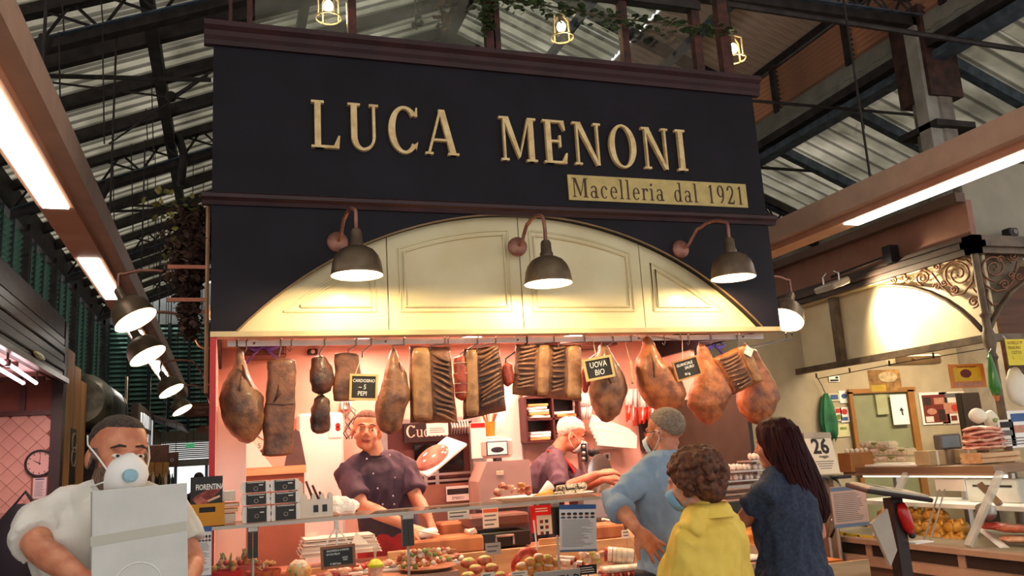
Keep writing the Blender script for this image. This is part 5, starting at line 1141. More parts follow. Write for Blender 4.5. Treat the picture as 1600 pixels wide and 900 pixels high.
c = PX(587, 900, CYF+.1); c.z = ZD2; t = thing('yellow_jar', 'jar with bright yellow lid and tied twine', 'jar', c); MB().lathe([(0, 0), (.036, 0), (.038, .05), (.034, .055), (0, .055)], 16, T(c)).build('glass_jar', PALE, t, smooth='auto'); MB().lathe([(.04, .05), (.041, .062), (.02, .085), (0, .09)], 16, T(c)).build('lid', mat('lid_yellow', 'd8d820', 0.4), t, smooth='auto')
for k in range(3): MB().tube([c+Vector((0, 0, .085)), c+Vector((.006*(k-1), 0, .12)), c+Vector((-.006+.01*k, 0, .15))], .002, 4).build('twine', TWINE, t)
c = PX(538, 900, CYF+.18); t = thing('meat_tray', 'white tray of pale patties behind the red tray', 'tray', (c.x, c.y, ZD2)); MB().rbox(c.x-.08, c.x+.10, CYF+.22, CYF+.34, ZD2, ZD2+.02, .006).build('tray', PAPER, t)
for k in range(4): MB().ell((c.x-.05+k*.04, CYF+.27, ZD2+.03), (.026, .04, .014), 12, 7).build('patty', PALE, t, smooth=True)
# skewer heap
t = thing('skewer_platter', 'platter under the heap of meat skewers', 'platter', (*PX(668, 905, CYF+.16).xy, ZD2)); c0 = PX(668, 905, CYF+.16); c0.z = ZD2
MB().lathe([(0, 0), (.10, 0), (.15, .02), (.145, .024), (.09, .008), (0, .008)], 26, T(c0)).build('platter', mat('platter_wood', 'a5653c', 0.5), t, smooth='auto')
for k in range(14):
    a = random.uniform(-.5, .9); q = c0+Vector((random.uniform(-.08, .08), random.uniform(-.07, .07), 0.03+.0055*k)); d = Vector((math.cos(a), random.uniform(-.5, .5), random.uniform(-.1, .35))).normalized()
    s = thing('meat_skewer', 'raw meat skewer with vegetables in the heap right of the second post', 'skewer', q, group='meat skewers in the heap')
    MB().tube([q-d*.085, q+d*.10], .0022, 5).build('stick', PINE, s)
    for j in range(5): p = q+d*(-.06+j*.028); MB().ell(p, (.014, .013, .013), 9, 6).build('cube', (BURG_, PALE, HERB, CRUMB, WFAT)[(j+k) % 5], s, smooth=True)
# courgette burgers
for k, (px, py, r) in enumerate(((732, 880, .043), (757, 876, .043), (743, 890, .040), (768, 888, .040), (731, 902, .042), (762, 904, .042), (781, 900, .036))):
    c = PX(px, py, CYF+.13+(.05 if k < 2 else 0)-(.04 if k > 3 else 0)); zt = c.z
    lab = ['burger topped with courgette at the back left of the pile', 'burger topped with courgette at the back right of the pile', 'bright yellow-green topped burger in the middle of the pile', 'burger topped with courgette at the right side of the pile', 'burger topped with courgette at the front left of the pile', 'burger topped with courgette at the front of the pile, right of centre', 'small burger at the front right corner of the courgette pile'][k]
    blob('courgette_burger', lab, 'burger', c, (r, r*.9, r*.62), BURG_, 'courgette burgers', seed=k, cap=ZUC, amp=.1)
t = thing('burger_tray', 'oval tray under the courgette burgers', 'tray', (*PX(752, 905, CYF+.14).xy, ZD)); c0 = PX(752, 905, CYF+.14); c0.z = ZD; MB().lathe([(0, 0), (.10, 0), (.12, .018), (.115, .02), (.09, .006), (0, .006)], 24, T(c0)).build('tray', BURG_, t, smooth='auto')
c0 = PX(789, 892, CYF+.10); c0.z = ZD; t = thing('olive_bowl', 'small bowl of olives and sausage bits', 'bowl', c0); MB().lathe([(0, 0), (.035, 0), (.05, .045), (.046, .045), (.03, .008), (0, .008)], 18, T(c0)).build('bowl', BURG_, t, smooth='auto')
for k in range(16): a = k*2.4; q = .009*math.sqrt(k); MB().ell(c0+Vector((q*math.cos(a), q*math.sin(a), .05+.01*(k % 2))), .009, 8, 6).build('olive', (WFAT, INKD, REDM)[k % 3], t, smooth=True)
# sausage ring
c = PX(824, 880, CYF+.22); t = thing('sausage_coil', 'fresh red sausage coiled in an arch', 'sausage', (c.x, c.y, ZD)); pts = [c+Vector((.075*math.cos(a), .02*math.sin(a*2), -.02+.085*math.sin(a))) for a in [PI*1.05-k*PI*.9/12 for k in range(13)]]
MB().tube(pts, [.016]+[.021+.002*(k % 2) for k in range(11)]+[.014], 10).build('casing', REDM, t, smooth=True)
# stuffed gratin rolls
k = 0
for (px, py) in ((815, 886), (828, 878), (842, 872), (856, 874), (826, 892), (842, 886), (857, 888), (868, 880), (838, 897), (812, 897)):
    c = PX(px, py, CYF+.12+.01*(k % 3)); blob('gratin_roll', 'golden breaded roll with pale topping in the pile left of the VENDITA DI sign', 'food', c, (.034, .028, .024), CRUMB, 'breaded rolls', seed=k, cap=(ZUC if k % 2 else WFAT), amp=.12); k += 1
c0 = PX(842, 905, CYF+.14); c0.z = ZD; t = thing('roll_tray', 'tray under the golden breaded rolls', 'tray', c0); MB().rbox(c0.x-.12, c0.x+.11, CYF+.05, CYF+.24, ZD, ZD+.02, .006).build('tray', PAPERP, t)
# skewered rolls with red ends, salad
for k, (px, py) in enumerate(((878, 878), (888, 884), (884, 873), (896, 880))):
    c = PX(px, py, CYF+.16); t = thing('meat_roll', 'small rolled cutlet with red end behind the VENDITA DI sign', 'food', c, group='rolled cutlets'); d = Vector((.04, -.03, -.004)); MB().tube([c-d, c+d], .016, 10).build('roll', WFAT, t, smooth='auto'); MB().ell(c+d, (.014, .014, .014), 8, 6).build('red_end', REDM, t, smooth=True)
for k in range(9):
    px, py = 910+(k % 5)*7.5, 866+(k//5)*10+(k % 2)*3; c = PX(px, py, CYF+.20); blob('garlic_roast', 'pale garlic-dressed meat piece behind the poster foot', 'food', c, (.024, .022, .02), (WFAT, PALE, ZUC)[k % 3], 'garlic-dressed pieces', seed=k+20)
c0 = PX(925, 905, CYF+.18); t = thing('food_tray', 'pale tray holding the garlic-dressed meat pieces', 'tray', (c0.x, c0.y, ZD)); MB().rbox(c0.x-.08, c0.x+.08, CYF+.12, CYF+.28, ZD, ZD+.02, .006).build('tray', PAPERP, t)
# rolled joint and roast block
A, B = PX(948, 866, CYF+.2), PX(990, 870, CYF+.14); t = thing('rolled_joint', 'rolled pork joint with white rind and red cut face', 'meat', (A.x, A.y, ZD)); r = .043
MB().tube([A, A.lerp(B, .05), A.lerp(B, .95), B], [r*.85, r, r, r*.9], 20).build('rind', WFAT, t, smooth='auto'); d = (B-A).normalized(); MB().tube([B-d*.004, B+d*.004], [r*.86, r*.82], 20).build('cut_face', REDM, t); MB().tube([A.lerp(B, .0)-d*.012, A.lerp(B, .22)], [r*.9, r*1.01], 20).build('red_end', REDM, t)
for u in (.35, .55, .75): p = A.lerp(B, u); MB().tube([p-d*.003, p+d*.003], r*1.03, 20).build('string', TWINE, t)
xa, xb, za, zb = pbox(945, 880, 1004, 905, CYF+.08, 0); t = thing('fat_roast', 'roast block with thick white fat on top and red strips below', 'meat', ((xa+xb)/2, CYF+.12, ZD)); MB().rbox(xa, xb, CYF+.06, CYF+.2, ZD, zb-.03, .02).build('lean', REDM, t, smooth=True); MB().rbox(xa-.002, xb+.002, CYF+.055, CYF+.21, zb-.032, zb+.0, .014).build('fat_cap', WFAT, t, smooth=True)
for k in range(9): x = xa+.012+k*(xb-xa-.02)/9; MB().tube([(x, CYF+.056, zb-.035), (x+.003, CYF+.054, ZD+.01)], .007, 6).build('strip', PALE if k % 2 else REDM, t, smooth=True)
MB().box(0, 0.001, 0, .001, 0, .001)
# back row of meat trays along the bed
for k, (px, m_, n_) in enumerate(((560, REDM, 'red steaks'), (612, PALE, 'pale escalopes'), (700, BURG_, 'brown patties'), (800, REDM, 'red mince'), (905, PALE, 'pale chops'), (960, REDM, 'red cubes'))):
    c = PX(px, 868, CYF+.30); zt = ZD2+.001 if px < 710 else ZD; t = thing('meat_tray', 'white tray of %s in the back row of the display' % n_, 'tray', (c.x, c.y, zt), group='back row trays'); MB().rbox(c.x-.085, c.x+.085, CYF+.25, CYF+.365, zt, zt+.018, .005).build('tray', PAPER, t)
    for j in range(7): q = Vector((c.x-.06+.02*j, CYF+.30+.02*((j*3) % 3-1), zt+.032+.006*(j % 3))); mb = MB().ell((0, 0, 0), (.024, .032, .015), 12, 8); mb.mapv(lambda p: q+p*(1+.2*noise.noise(p*40+q*9))).build('cut', m_ if j % 3 else WFAT, t, smooth=True)
# price cards
t, r = notice('crumpled silver-grey price card on a stick above the courgette burgers', (759, 847, 782, 868), CYF+.22, None, 2, mat('card_grey', 'b8a89c', 0.4)); MB().tube([((r[0]+r[1])/2, CYF+.224, ZD), ((r[0]+r[1])/2, CYF+.224, r[2])], .003, 5).build('stick', STEEL, t)
t, r = notice('small black price card leaning right of the VENDITA DI sign', (906, 881, 932, 899), CYF+.05, None, 0, INKD); lines(t, r[0]+.01, r[1]-.012, r[2]+.008, r[3]-.008, CYF+.05, 3, PAPER); MB().box((r[0]+r[1])/2-.004, (r[0]+r[1])/2+.004, CYF+.052, CYF+.056, ZD, r[2]).build('stick', STEEL, t)
t, r = notice('white price card in front of the breaded rolls', (799, 891, 824, 905), CYF+.04, None, 2, PAPERP)
t, r = notice('small white price card in front of the courgette burgers', (752, 893, 773, 905), CYF+.04, None, 1, PAPERP)
t, r = notice('white tag standing on the bed beside the blue-shirted man', (972, 827, 986, 842), CYF+.3, None, 2, PAPER); MB().tube([((r[0]+r[1])/2, CYF+.304, ZD), ((r[0]+r[1])/2, CYF+.304, r[2])], .003, 5).build('stick', STEEL, t)
t = thing('white_knife', 'white-handled knife lying on the reddish chopping block', 'knife', PX(955, 815, 4.78)); MB().tube([PX(941, 811, 4.76), PX(974, 818, 4.76)], .012, 8, flat=.6).build('handle', PAPER, t); MB().tube([PX(974, 818, 4.76), PX(980, 816, 4.76)], [.012, .005], 6, flat=.3).build('blade', STEEL, t)
t = thing('bread_sticks', 'pale wooden stick leaning in the meat beside the blue-shirted man', 'stick', PX(998, 870, CYF+.2)); MB().tube([PX(979, 818, CYF+.3), PX(1000, 872, CYF+.16)], .008, 8).build('stick', PINE, t, smooth=True)
t = thing('white_straw_stand', 'thin white plastic stick standing left of the third post', 'stick', PX(838, 860, CYF+.2)); MB().tube([PX(834, 813, CYF+.24), PX(839, 858, CYF+.2)], .005, 8).build('stick', PAPER, t)
# VENDITA DI sign at the front of the glass
xa, xb, za, zb = pbox(837, 887, 908, 930, CYF-.02, 0); t = thing('counter_sign', 'grey plate sign reading VENDITA DI on the counter front', 'sign', ((xa+xb)/2, CYF-.02, za)); MB().rbox(xa, xb, CYF-.014, CYF-.004, za, zb, .004).build('plate', mat('plate_grey', 'b8ada4', 0.5), t); text('VENDITA DI', .062, INKD, fr_(((xa+xb)/2, CYF-.0145, zb-.052)), t, 'sign_lettering', ex=.0006, sx=.8, bold=.001)
# platter of cured pieces on the top glass
Yp = CYF+.12; A, B = PX(768, 785, Yp), PX(930, 775, Yp); t = thing('steel_platter', 'long oval steel platter on the counter glass', 'platter', ((A.x+B.x)/2, Yp, ZT_)); cx = (A.x+B.x)/2; L = (B.x-A.x)/2
S = T(cx, Yp+.02, ZT_) @ Matrix.Diagonal((L/.15, .8, 1, 1)); MB().lathe([(0, 0), (.11, 0), (.15, .022), (.147, .026), (.105, .006), (0, .006)], 30, S).build('dish', mat('dish_white', 'e2d6c6', 0.3), t, smooth='auto')
for k in range(16):
    px = 775+random.uniform(0, 60); py = 774-random.uniform(0, 16); c = PX(px, py, Yp+random.uniform(-.02, .06)); c.z = max(c.z, ZT_+.03)
    blob('cured_scrap', 'piece of cured sausage in the heap on the left half of the steel platter', 'meat', c, (.026, .016, .014), (BURG_, PALE, CRUMB, SALM)[k % 4], 'cured pieces on the platter', seed=k, M=rot('Z', random.uniform(0, 3)) @ rot('Y', random.uniform(-.6, .6)))
for k, (px, py) in enumerate(((881, 773), (899, 771), (884, 763), (902, 761), (866, 775))):
    c = PX(px, py, Yp+.03*(k > 1)); s = thing('truffle_salami', ('speckled salami log at the lower left of the pile on the steel platter', 'speckled salami log at the lower right of the pile on the steel platter', 'speckled salami log at the upper left of the pile on the steel platter', 'speckled salami log at the upper right of the pile on the steel platter', 'speckled salami log next to the yellow paper on the steel platter')[k], 'salami', c, group='speckled salami logs'); d = Vector((.055, 0, .004)); MB().tube([c-d, c-d*.9, c+d*.9, c+d], [.01, .021, .021, .012], 12).build('casing', mat('speckled_casing', 'd8c8ae', 0.5, vs=55, col2='4a3a2c', sharp=(.45, .55), bump=.4, bs=60), s, smooth=True); MB().tube([c-d*.92, c-d], [.015, .004], 8).build('tied_end', TWINE, s)
t = thing('paper_cone', 'white and yellow paper sheets tucked in the middle of the steel platter', 'paper', PX(850, 776, Yp)); a = PX(846, 775, Yp+.04); MB().tube([a+Vector((-.03, 0, -.01)), a+Vector((.06, 0, .055))], [.008, .032], 10).build('white_sheet', PAPER, t, smooth=True); MB().tube([a+Vector((-.05, -.03, -.02)), a+Vector((.05, -.04, .02))], [.03, .02], 10).build('yellow_sheet', mat('paper_yellow', 'd8a440', 0.5), t, smooth=True)
# egg packs at the right end of the counter
n = 0
for row, (x0, y0, cnt) in enumerate(((1178, 712, 2), (1146, 729, 3), (1150, 745, 3))):
    for k in range(cnt):
        c = PX(x0+k*17, y0, CYF+.25); t = thing('egg_pack', 'clear egg pack, %s in the %s row of the egg rack' % (('first', 'second', 'third')[k], ('top', 'middle', 'bottom')[row]), 'eggs', c-Vector((0, 0, .03)), group='egg packs at the right end'); 
        MB().rbox(c.x-.032, c.x+.032, c.y-.05, c.y+.05, c.z-.03, c.z-.022, .003).build('tray', glass('pack_clear', (.95, .95, .95), .3, .1), t)
        for s in (-1, 1): MB().ell(c+Vector((s*.015, -.02, -.003)), (.0145, .0145, .02), 10, 8).build('egg', mat('egg_shell', 'f4dccc', 0.45, var=0.04), t, smooth=True); MB().ell(c+Vector((s*.015, .02, -.003)), (.0145, .0145, .02), 10, 8).build('egg', MATS['egg_shell'], t, smooth=True)
rk = thing('egg_rack', 'stepped steel rack carrying the egg packs', 'rack', (*PX(1165, 770, CYF+.25).xy, ZT_))
for (x0, x1, py) in ((1130, 1205, 752), (1138, 1205, 737), (1170, 1205, 720)): a, b = PX(x0, py, CYF+.2), PX(x1, py, CYF+.2); MB().box(a.x, b.x, CYF+.17, CYF+.33, a.z-.008, a.z).build('shelf', STEEL, rk)
for px in (1134, 1203): a = PX(px, 752, CYF+.3); MB().box(a.x-.008, a.x+.008, CYF+.31, CYF+.33, ZT_, PX(px, 720, CYF+.3).z).build('upright', STEEL, rk)
for k, py in enumerate((764, 772, 781)): a, b = PX(1125, py, CYF+.22), PX(1190, py, CYF+.22); tag(MB().rbox(a.x, b.x, CYF+.16, CYF+.33, a.z-.012, a.z, .003).build('meat_tray', mat('tray_pinkish', 'caa08c', 0.3), None), '%s flat tray below the egg packs' % ('upper', 'middle', 'lower')[k], 'tray', 'flat trays below the egg packs')
c = PX(1177, 838, CYF+.15); c.z = max(c.z, ZD+.05); blob('round_cheese', 'round golden loaf beside the dark-haired woman', 'bread', c, (.06, .06, .05), mat('loaf_gold', 'e09a2c', 0.4, var=0.2, vs=12, col2='c06a18'), seed=4, amp=.05)
for k, py in enumerate((872, 888)): a, b = PX(1160, py, CYF+.12), PX(1195, py, CYF+.12); tag(MB().rbox(a.x, b.x, CYF+.08, CYF+.24, a.z-.012, a.z, .004).build('deli_tray', PAPER, None), '%s white tray of salad beside the dark-haired woman' % ('upper', 'lower')[k], 'tray')
# ================================================================== PEOPLE
UP = Vector((0, 0, 1))
def head_vol(mb, C, R, k=1.0):
    """head volumes in head space: x right, y forward, z up; C centre at eye level"""
    M = T(C) @ R.to_4x4() @ Matrix.Diagonal((k*1.09, k, k, 1))
    mb.ell((0, -.018, .038), (.076, .097, .084), 20, 14, M)
    mb.ell((0, .028, -.030), (.060, .064, .082), 18, 12, M)
    mb.ell((0, .052, -.092), (.036, .034, .028), 14, 9, M)
    mb.ell((0, .010, -.070), (.055, .055, .045), 14, 9, M)
    mb.ell((0, .078, .022), (.046, .016, .011), 14, 7, M)
    for s in (-1, 1):
        mb.ell((s*.036, .058, -.034), (.024, .024, .026), 12, 8, M)
        mb.ell((s*.077, -.012, -.012), (.010, .019, .032), 12, 8, M @ T(0, 0, 0))
        mb.ell((s*.011, .094, -.034), (.010, .010, .008), 8, 6, M)
    mb.tube([(0, .086, .012), (0, .098, -.012), (0, .110, -.032)], [.009, .012, .013], 10, M=M)
    mb.ell((0, .084, -.064), (.024, .010, .006), 12, 6, M); mb.ell((0, .082, -.074), (.021, .010, .006), 12, 6, M)
    return M
def eyes(t, M, half=1.0):
    for s in (-1, 1):
        e_ = MB().ell((s*.031, .078, -.001), (.0135, .0115, .0085*half), 12, 8, M).build('eye', mat('eye_white', 'efe6dc', 0.3), t, smooth=True)
        MB().ell((s*.031, .0875, -.001), (.0058, .0035, .0058*half), 10, 6, M).build('iris', mat('iris_dark', '2b1a14', 0.2), e_, smooth=True)
        MB().tube([(s*.013, .094, .027), (s*.030, .093, .030), (s*.050, .078, .021)], [.003, .0045, .002], 6, M=M).build('eyebrow', mat('brow_dark', '3a2a22', 0.8), t, smooth=True)
def hand_vol(mb, w, d, n, side, curl=.35, spread=.12, k=1.0):
    """palm and five fingers from wrist w; d along the hand, n out of the back of the hand, side +1 thumb along d x n"""
    d = Vector(d).normalized(); n = Vector(n); n = (n-d*n.dot(d)).normalized(); x = d.cross(n)*side
    mb.tube([w-d*.02, w+d*.02*k, w+d*.055*k, w+d*.090*k], [.027*k, .032*k, .040*k, .036*k], 12, flat=1.0) if False else None
    M = Matrix((x, d, n)).transposed().to_4x4(); M.translation = w
    mb.loft([[(u*ww, y*k, v*th) for u, v in ((-1, -.5), (-.6, -1), (.6, -1), (1, -.5), (1, .5), (.6, 1), (-.6, 1), (-1, .5))] for y, ww, th in ((-.03, .024, .020), (.0, .027, .018), (.04, .038, .015), (.085, .040, .013), (.098, .036, .010))], M=M)
    for i, (o, l) in enumerate(((.030, .070), (.010, .080), (-.011, .074), (-.031, .058))):
        p = Vector((o, .088, 0)); a = 0.0; pts = [M @ (p*k)]; sp = (o/.03)*spread
        for f in (.45, .32, .23):
            a += curl; p = p+Vector((math.sin(sp)*math.cos(a), math.cos(sp)*math.cos(a), -math.sin(a)))*l*f; pts.append(M @ (p*k))
        mb.tube(pts, [.0098*k, .0092*k, .0085*k, .0066*k], 8)
    p = Vector((.026, .018, -.004)); pts = [M @ (p*k)]
    for f, da, db in ((.042, .75, .25), (.034, .55, .35), (.026, .40, .40)):
        p = p+Vector((math.sin(da), math.cos(da)*math.cos(db), -math.sin(db)*.6))*f; pts.append(M @ (p*k))
    mb.tube(pts, [.015*k, .013*k, .011*k, .008*k], 8)
def torso(mb, hip, neck, f, prof, mid=None):
    r = f.cross(UP).normalized(); f = UP.cross(r); rings = []
    for (u, hw, hd, off) in prof:
        c = hip.lerp(neck, u) if mid is None else (hip*(1-u)**2+mid*2*u*(1-u)+neck*u*u)
        c = c+f*off; ring = []
        for i in range(20):
            a = 2*PI*i/20; ca, sa = math.cos(a), math.sin(a); q = (abs(ca)**2.4+abs(sa)**2.4)**(-1/2.4); ring.append(c+r*hw*ca*q+f*hd*sa*q)
        rings.append(ring)
    mb.loft(rings)
MALE = [(-.10, .175, .125, 0), (0, .180, .130, 0), (.25, .172, .128, .01), (.5, .185, .130, .01), (.72, .195, .125, 0), (.86, .165, .105, -.005), (.94, .105, .08, -.005), (1.0, .068, .066, 0)]
FEM = [(-.12, .185, .135, 0), (0, .190, .138, 0), (.25, .170, .125, .01), (.5, .175, .130, .015), (.72, .172, .118, 0), (.86, .145, .095, -.005), (.94, .09, .072, -.005), (1.0, .058, .058, 0)]
def scaled(prof, kx, ky, inset=0.0): return [(u, hw*kx-inset, hd*ky-inset, o) for u, hw, hd, o in prof]
def folds(amp, s=14.0, seed=0.0, st=(1, 1, .45)):
    def fn(p):
        q = Vector((p.x*s*st[0]+seed, p.y*s*st[1], p.z*s*st[2])); v = noise.noise(q); return max(-amp*.7, amp*1.5*(1-abs(v)*2.6)+amp*.7*noise.noise(q*2.1))
    return fn
def person(label, base, f, hip, neck, headC, headR, prof, shw, arms, skin, top, trousers, sleeve, mid=None, kx=1.0, ky=1.0, pick=None, foldamp=.006, seed=0.0, hk=1.0, headmats=None, topname='shirt', hem=0.0, skirt=None, floor=0.0):
    """arms: list of (side, elbow, wrist, hand dir, hand back normal, thumb side, curl, spread); sleeve = fraction of the arm covered (1 = to the elbow)"""
    t = thing('person', label, 'person', (base[0], base[1], floor)); f = Vector(f).normalized(); r = f.cross(UP).normalized()
    b = MB(); M = head_vol(b, headC, headR, hk)
    b.tube([neck-UP*.03, neck.lerp(headC, .45)-f*.0, headC+headR @ Vector((0, -.02, -.03))], [.062, .056, .058], 14)
    torso(b, hip, neck, f, scaled(prof, kx, ky, .014), mid)
    legs = []
    for s in (-1, 1):
        h = hip+r*s*.095-UP*.06; k_ = Vector((h.x, h.y, (h.z+floor)*.5))+f*.02; a = Vector((h.x, h.y, floor+.08)); legs.append((h, k_, a))
        b.tube([h+UP*.06, h.lerp(k_, .5), k_, k_.lerp(a, .35), a], [.085, .078, .055, .056, .038], 12)
        b.tube([a-UP*.045-f*.05, a-UP*.045+f*.06, a-UP*.055+f*.17], [.034, .038, .024], 10)
    for (s, el, wr, hd, hn, ts, cu, sp) in arms:
        sh = neck+r*s*shw-UP*.095; el = Vector(el); wr = Vector(wr)
        b.tube([neck+UP*.0, neck.lerp(sh, .55)+UP*.012, sh], [.045, .046, .05], 12)
        b.tube([sh, sh.lerp(el, .5), el, el.lerp(wr, .3), wr], [.056, .050, .041, .043, .027], 12)
        hand_vol(b, wr+Vector(hd).normalized()*.015, hd, hn, ts, cu, sp)
    me = remesh(b, .0068, 2); Mi = M.inverted()
    skinobj('body', me, headmats or [skin], t, (lambda c: pick(Mi @ c)) if pick else None)
    # garment
    g = MB(); torso(g, hip, neck-UP*.004, f, [p for p in scaled(prof, kx*1.04, ky*1.06) if p[0] < 1.0]+[(.985, .078, .076, 0)], mid)
    if hem: torso(g, hip-UP*hem, hip+UP*.05, f, [(0, prof[1][1]*kx*1.14, prof[1][2]*ky*1.15, 0), (.5, prof[1][1]*kx*1.10, prof[1][2]*ky*1.12, 0), (1, prof[1][1]*kx*1.04, prof[1][2]*ky*1.06, 0)])
    for (s, el, wr, *_) in arms:
        sh = neck+r*s*shw-UP*.095; el = Vector(el); wr = Vector(wr)
        g.tube([neck-UP*.008, neck.lerp(sh, .55)+UP*.016, sh+UP*.004], [.058, .058, .062], 12)
        if sleeve <= 1: e = sh.lerp(el, sleeve); g.tube([sh-r*s*.05, sh, sh.lerp(e, .6), e], [.074, .071, .069, .072], 14)
        else: e = el.lerp(wr, sleeve-1); g.tube([sh-r*s*.05, sh, sh.lerp(el, .5), el, e], [.070, .066, .062, .056, .054], 14); g.tube([el.lerp(wr, sleeve-1.16), e], [.060, .058], 14)
    me = remesh(g, .0085, 3, folds(foldamp, 13, seed)); skinobj(topname, me, [top], t)
    l = MB()
    for h, k_, a in legs: l.tube([h+UP*.10, h, h.lerp(k_, .5), k_, k_.lerp(a, .5), a], [.10, .105, .092, .074, .072, .068], 14)
    torso(l, hip-UP*.12, hip+UP*.03, f, [(0, .165*kx, .12*ky, 0), (1, .172*kx, .122*ky, 0)]); me = remesh(l, .012, 2, folds(.004, 9, seed)); skinobj('trousers', me, [trousers], t)
    for h, k_, a in legs:
        s_ = MB().tube([a-UP*.04-f*.07, a-UP*.035+f*.05, a-UP*.05+f*.19], [.042, .046, .03], 10); s_.box(a.x-.05, a.x+.05, a.y-.09, a.y+.09, floor, floor+.02); s_.build('shoe', mat('shoe_black', '221f20', 0.5), t, smooth=True)
    return t, M, f, r
def hair_cap(t, M, m, amp=.006, fs=40, grow=1.06, line=.055, back=-.07, name='hair', top=1.0, sc=(1, 1, 1)):
    """scalp hair: a shell over the cranium, tucked under the skin over face and neck"""
    mb = MB().ell((0, -.018, .040), (.076*grow*sc[0], .097*grow*sc[1], .084*grow*top*sc[2]), 40, 28); vs = []
    for p in mb.v:
        hl = line-.9*max(0, -(p.y-.03))*1.1; lim = max(back, hl if p.y < .05 else line)
        k = 1.0 if p.z > lim else max(.80, 1-(lim-p.z)*9)
        q = Vector((p.x*k, -.018+(p.y+.018)*k, .04+(p.z-.04)*k)); nn = (q-Vector((0, -.018, .04))).normalized()
        vs.append(M @ (q+nn*amp*noise.noise(q*fs)*(1 if k == 1 else .2)))
    mb.v = vs; return mb.build(name, m, t, smooth=True)
def dirM(f, pitch=0.0, roll=0.0):
    """head rotation: forward f, chin down by pitch, tilted by roll"""
    f = Vector(f).normalized(); r = f.cross(UP).normalized(); u = r.cross(f)
    return Matrix((r, f, u)).transposed() @ Matrix.Rotation(-pitch, 3, 'X') @ Matrix.Rotation(roll, 3, 'Y')
SKIN = mat('skin_warm', 'd79c7c', 0.5, var=0.12, vs=18, col2='c07c5e', sss=.08, bump=.05, bs=120)
SKINR = mat('skin_ruddy', 'cf8a68', 0.5, var=0.12, vs=18, col2='b46a4e', sss=.08, bump=.05, bs=120)
STUB = mat('skin_stubble', '8d6d5c', 0.7, var=0.4, vs=60, col2='54443c')
LIP = mat('lip', 'b5604e', 0.5)
JEANS = mat('trousers_dark', '2c2c34', 0.8, var=0.2)
BLK = mat('trousers_black', '232024', 0.8, var=0.2)
# ---- smiling butcher behind the counter
CHEF = mat('chef_jacket', '50404f', 0.75, var=0.25, vs=10, col2='3a2c3a', bump=.15, bs=90)
hc = at(573, 673, Y=5.12); nk = at(588, 712, Y=5.17); hp = at(612, 842, Y=5.30)
f = Vector((.10, -1, 0)).normalized()
pickb = lambda c: (1 if (abs(c.x) < .024 and -.080 < c.z < -.058 and c.y > .08) else 0)
t, M, f, r = person('smiling man in a purple-grey chef jacket and red apron leaning over the chopping block', (hp.x, hp.y), f, hp, nk, hc, dirM((-.16, -1, .05), .0, -.10), MALE, .185,
    [(1, at(566, 790, Y=5.02), at(641, 824, Y=4.86), (.75, -.25, -.35), (.2, -.55, .75), 1, .45, .1), (-1, at(650, 778, Y=5.08), at(669, 806, Y=4.94), (.25, -.35, -.9), (.75, -.55, .2), -1, .35, .12)], SKIN, CHEF, BLK, .78, kx=.98, ky=1.0, pick=pickb, headmats=[SKIN, LIP], foldamp=.007, topname='chef_jacket', hem=.05, floor=.15)
eyes(t, M, .7)
hair_cap(t, M, mat('hair_short_brown', '7a5a48', 0.8, var=0.3, vs=60, col2='4d382e'), .004, 90, 1.035, .082, -.04)
MB().tube([M @ Vector((x_, .0945-abs(x_)*.35, -.068+abs(x_)*abs(x_)*14)) for x_ in (-.030, -.020, -.010, 0, .010, .020, .030)], [.001, .0024, .003, .003, .003, .0024, .001], 6).build('smile_line', mat('mouth_dark', '7a3028', 0.6), t, smooth=True)
MB().lathe([(.062, 0), (.070, 0), (.074, .022), (.066, .022), (.062, 0)], 22, T(nk-UP*.012) @ rot('X', .15)).build('collar', mat('collar_dark', '33242c', 0.7), t, smooth='auto')
for k, (px, py) in enumerate(((573, 717), (609, 711), (583, 740), (617, 746), (590, 763), (614, 775), (598, 788), (616, 788))): MB().ell(at(px, py, Y=5.02), (.0055, .005, .0055), 8, 6).build('jacket_button', mat('button_pearl', 'd8cfd4', 0.3), t, smooth=True)
ap = MB(); torso(ap, hp-UP*.42, hp+UP*.05, f, [(0, .215, .165, 0), (.5, .208, .160, 0), (1, .196, .152, 0)]); skinobj('apron', remesh(ap, .012, 2, folds(.006, 12, 3)), [mat('apron_red', 'd01c10', 0.7, var=0.15, col2='a8140c', bump=.1)], t)
MB().lathe([(.030, -.006), (.034, 0), (.030, .006)], 16, T(at(669, 803, Y=4.95)) @ rot('X', .6) @ rot('Y', .3)).build('bracelet', STEEL, t, smooth=True)
# ---- white-haired butcher at the slicer, in profile
hc = at(893, 680, Y=5.66); nk = at(866, 706, Y=5.70); hp = at(846, 835, Y=5.78)
t, M, f, r = person('white-haired masked man in a purple-grey tunic and red apron, head bent over the slicer', (hp.x, hp.y), (1, -.35, 0), hp, nk, hc, dirM((1, -.30, -.10), .28, 0), MALE, .17,
    [(1, at(876, 766, Y=5.42), at(934, 741, Y=5.28), (.95, -.05, .12), (-.1, -.35, .9), -1, .35, .12), (-1, at(912, 758, Y=5.50), at(940, 750, Y=5.36), (.9, -.1, .05), (0, -.4, .9), 1, .45, .12)], SKINR, mat('tunic_purple', '5b4452', 0.75, var=0.25, vs=10, col2='42303c', bump=.15, bs=90), BLK, .95, kx=.92, ky=1.0, foldamp=.007, seed=4, topname='tunic', hem=.05, floor=.15, mid=at(838, 760, Y=5.78))
eyes(t, M, .6)
hair_cap(t, M, mat('hair_white', 'efe6da', 0.8, var=0.2, vs=60, col2='c9b8a4'), .010, 45, 1.07, .070, -.05)
mk_ = mat('mask_white', 'ece8e4', 0.7, var=0.05)
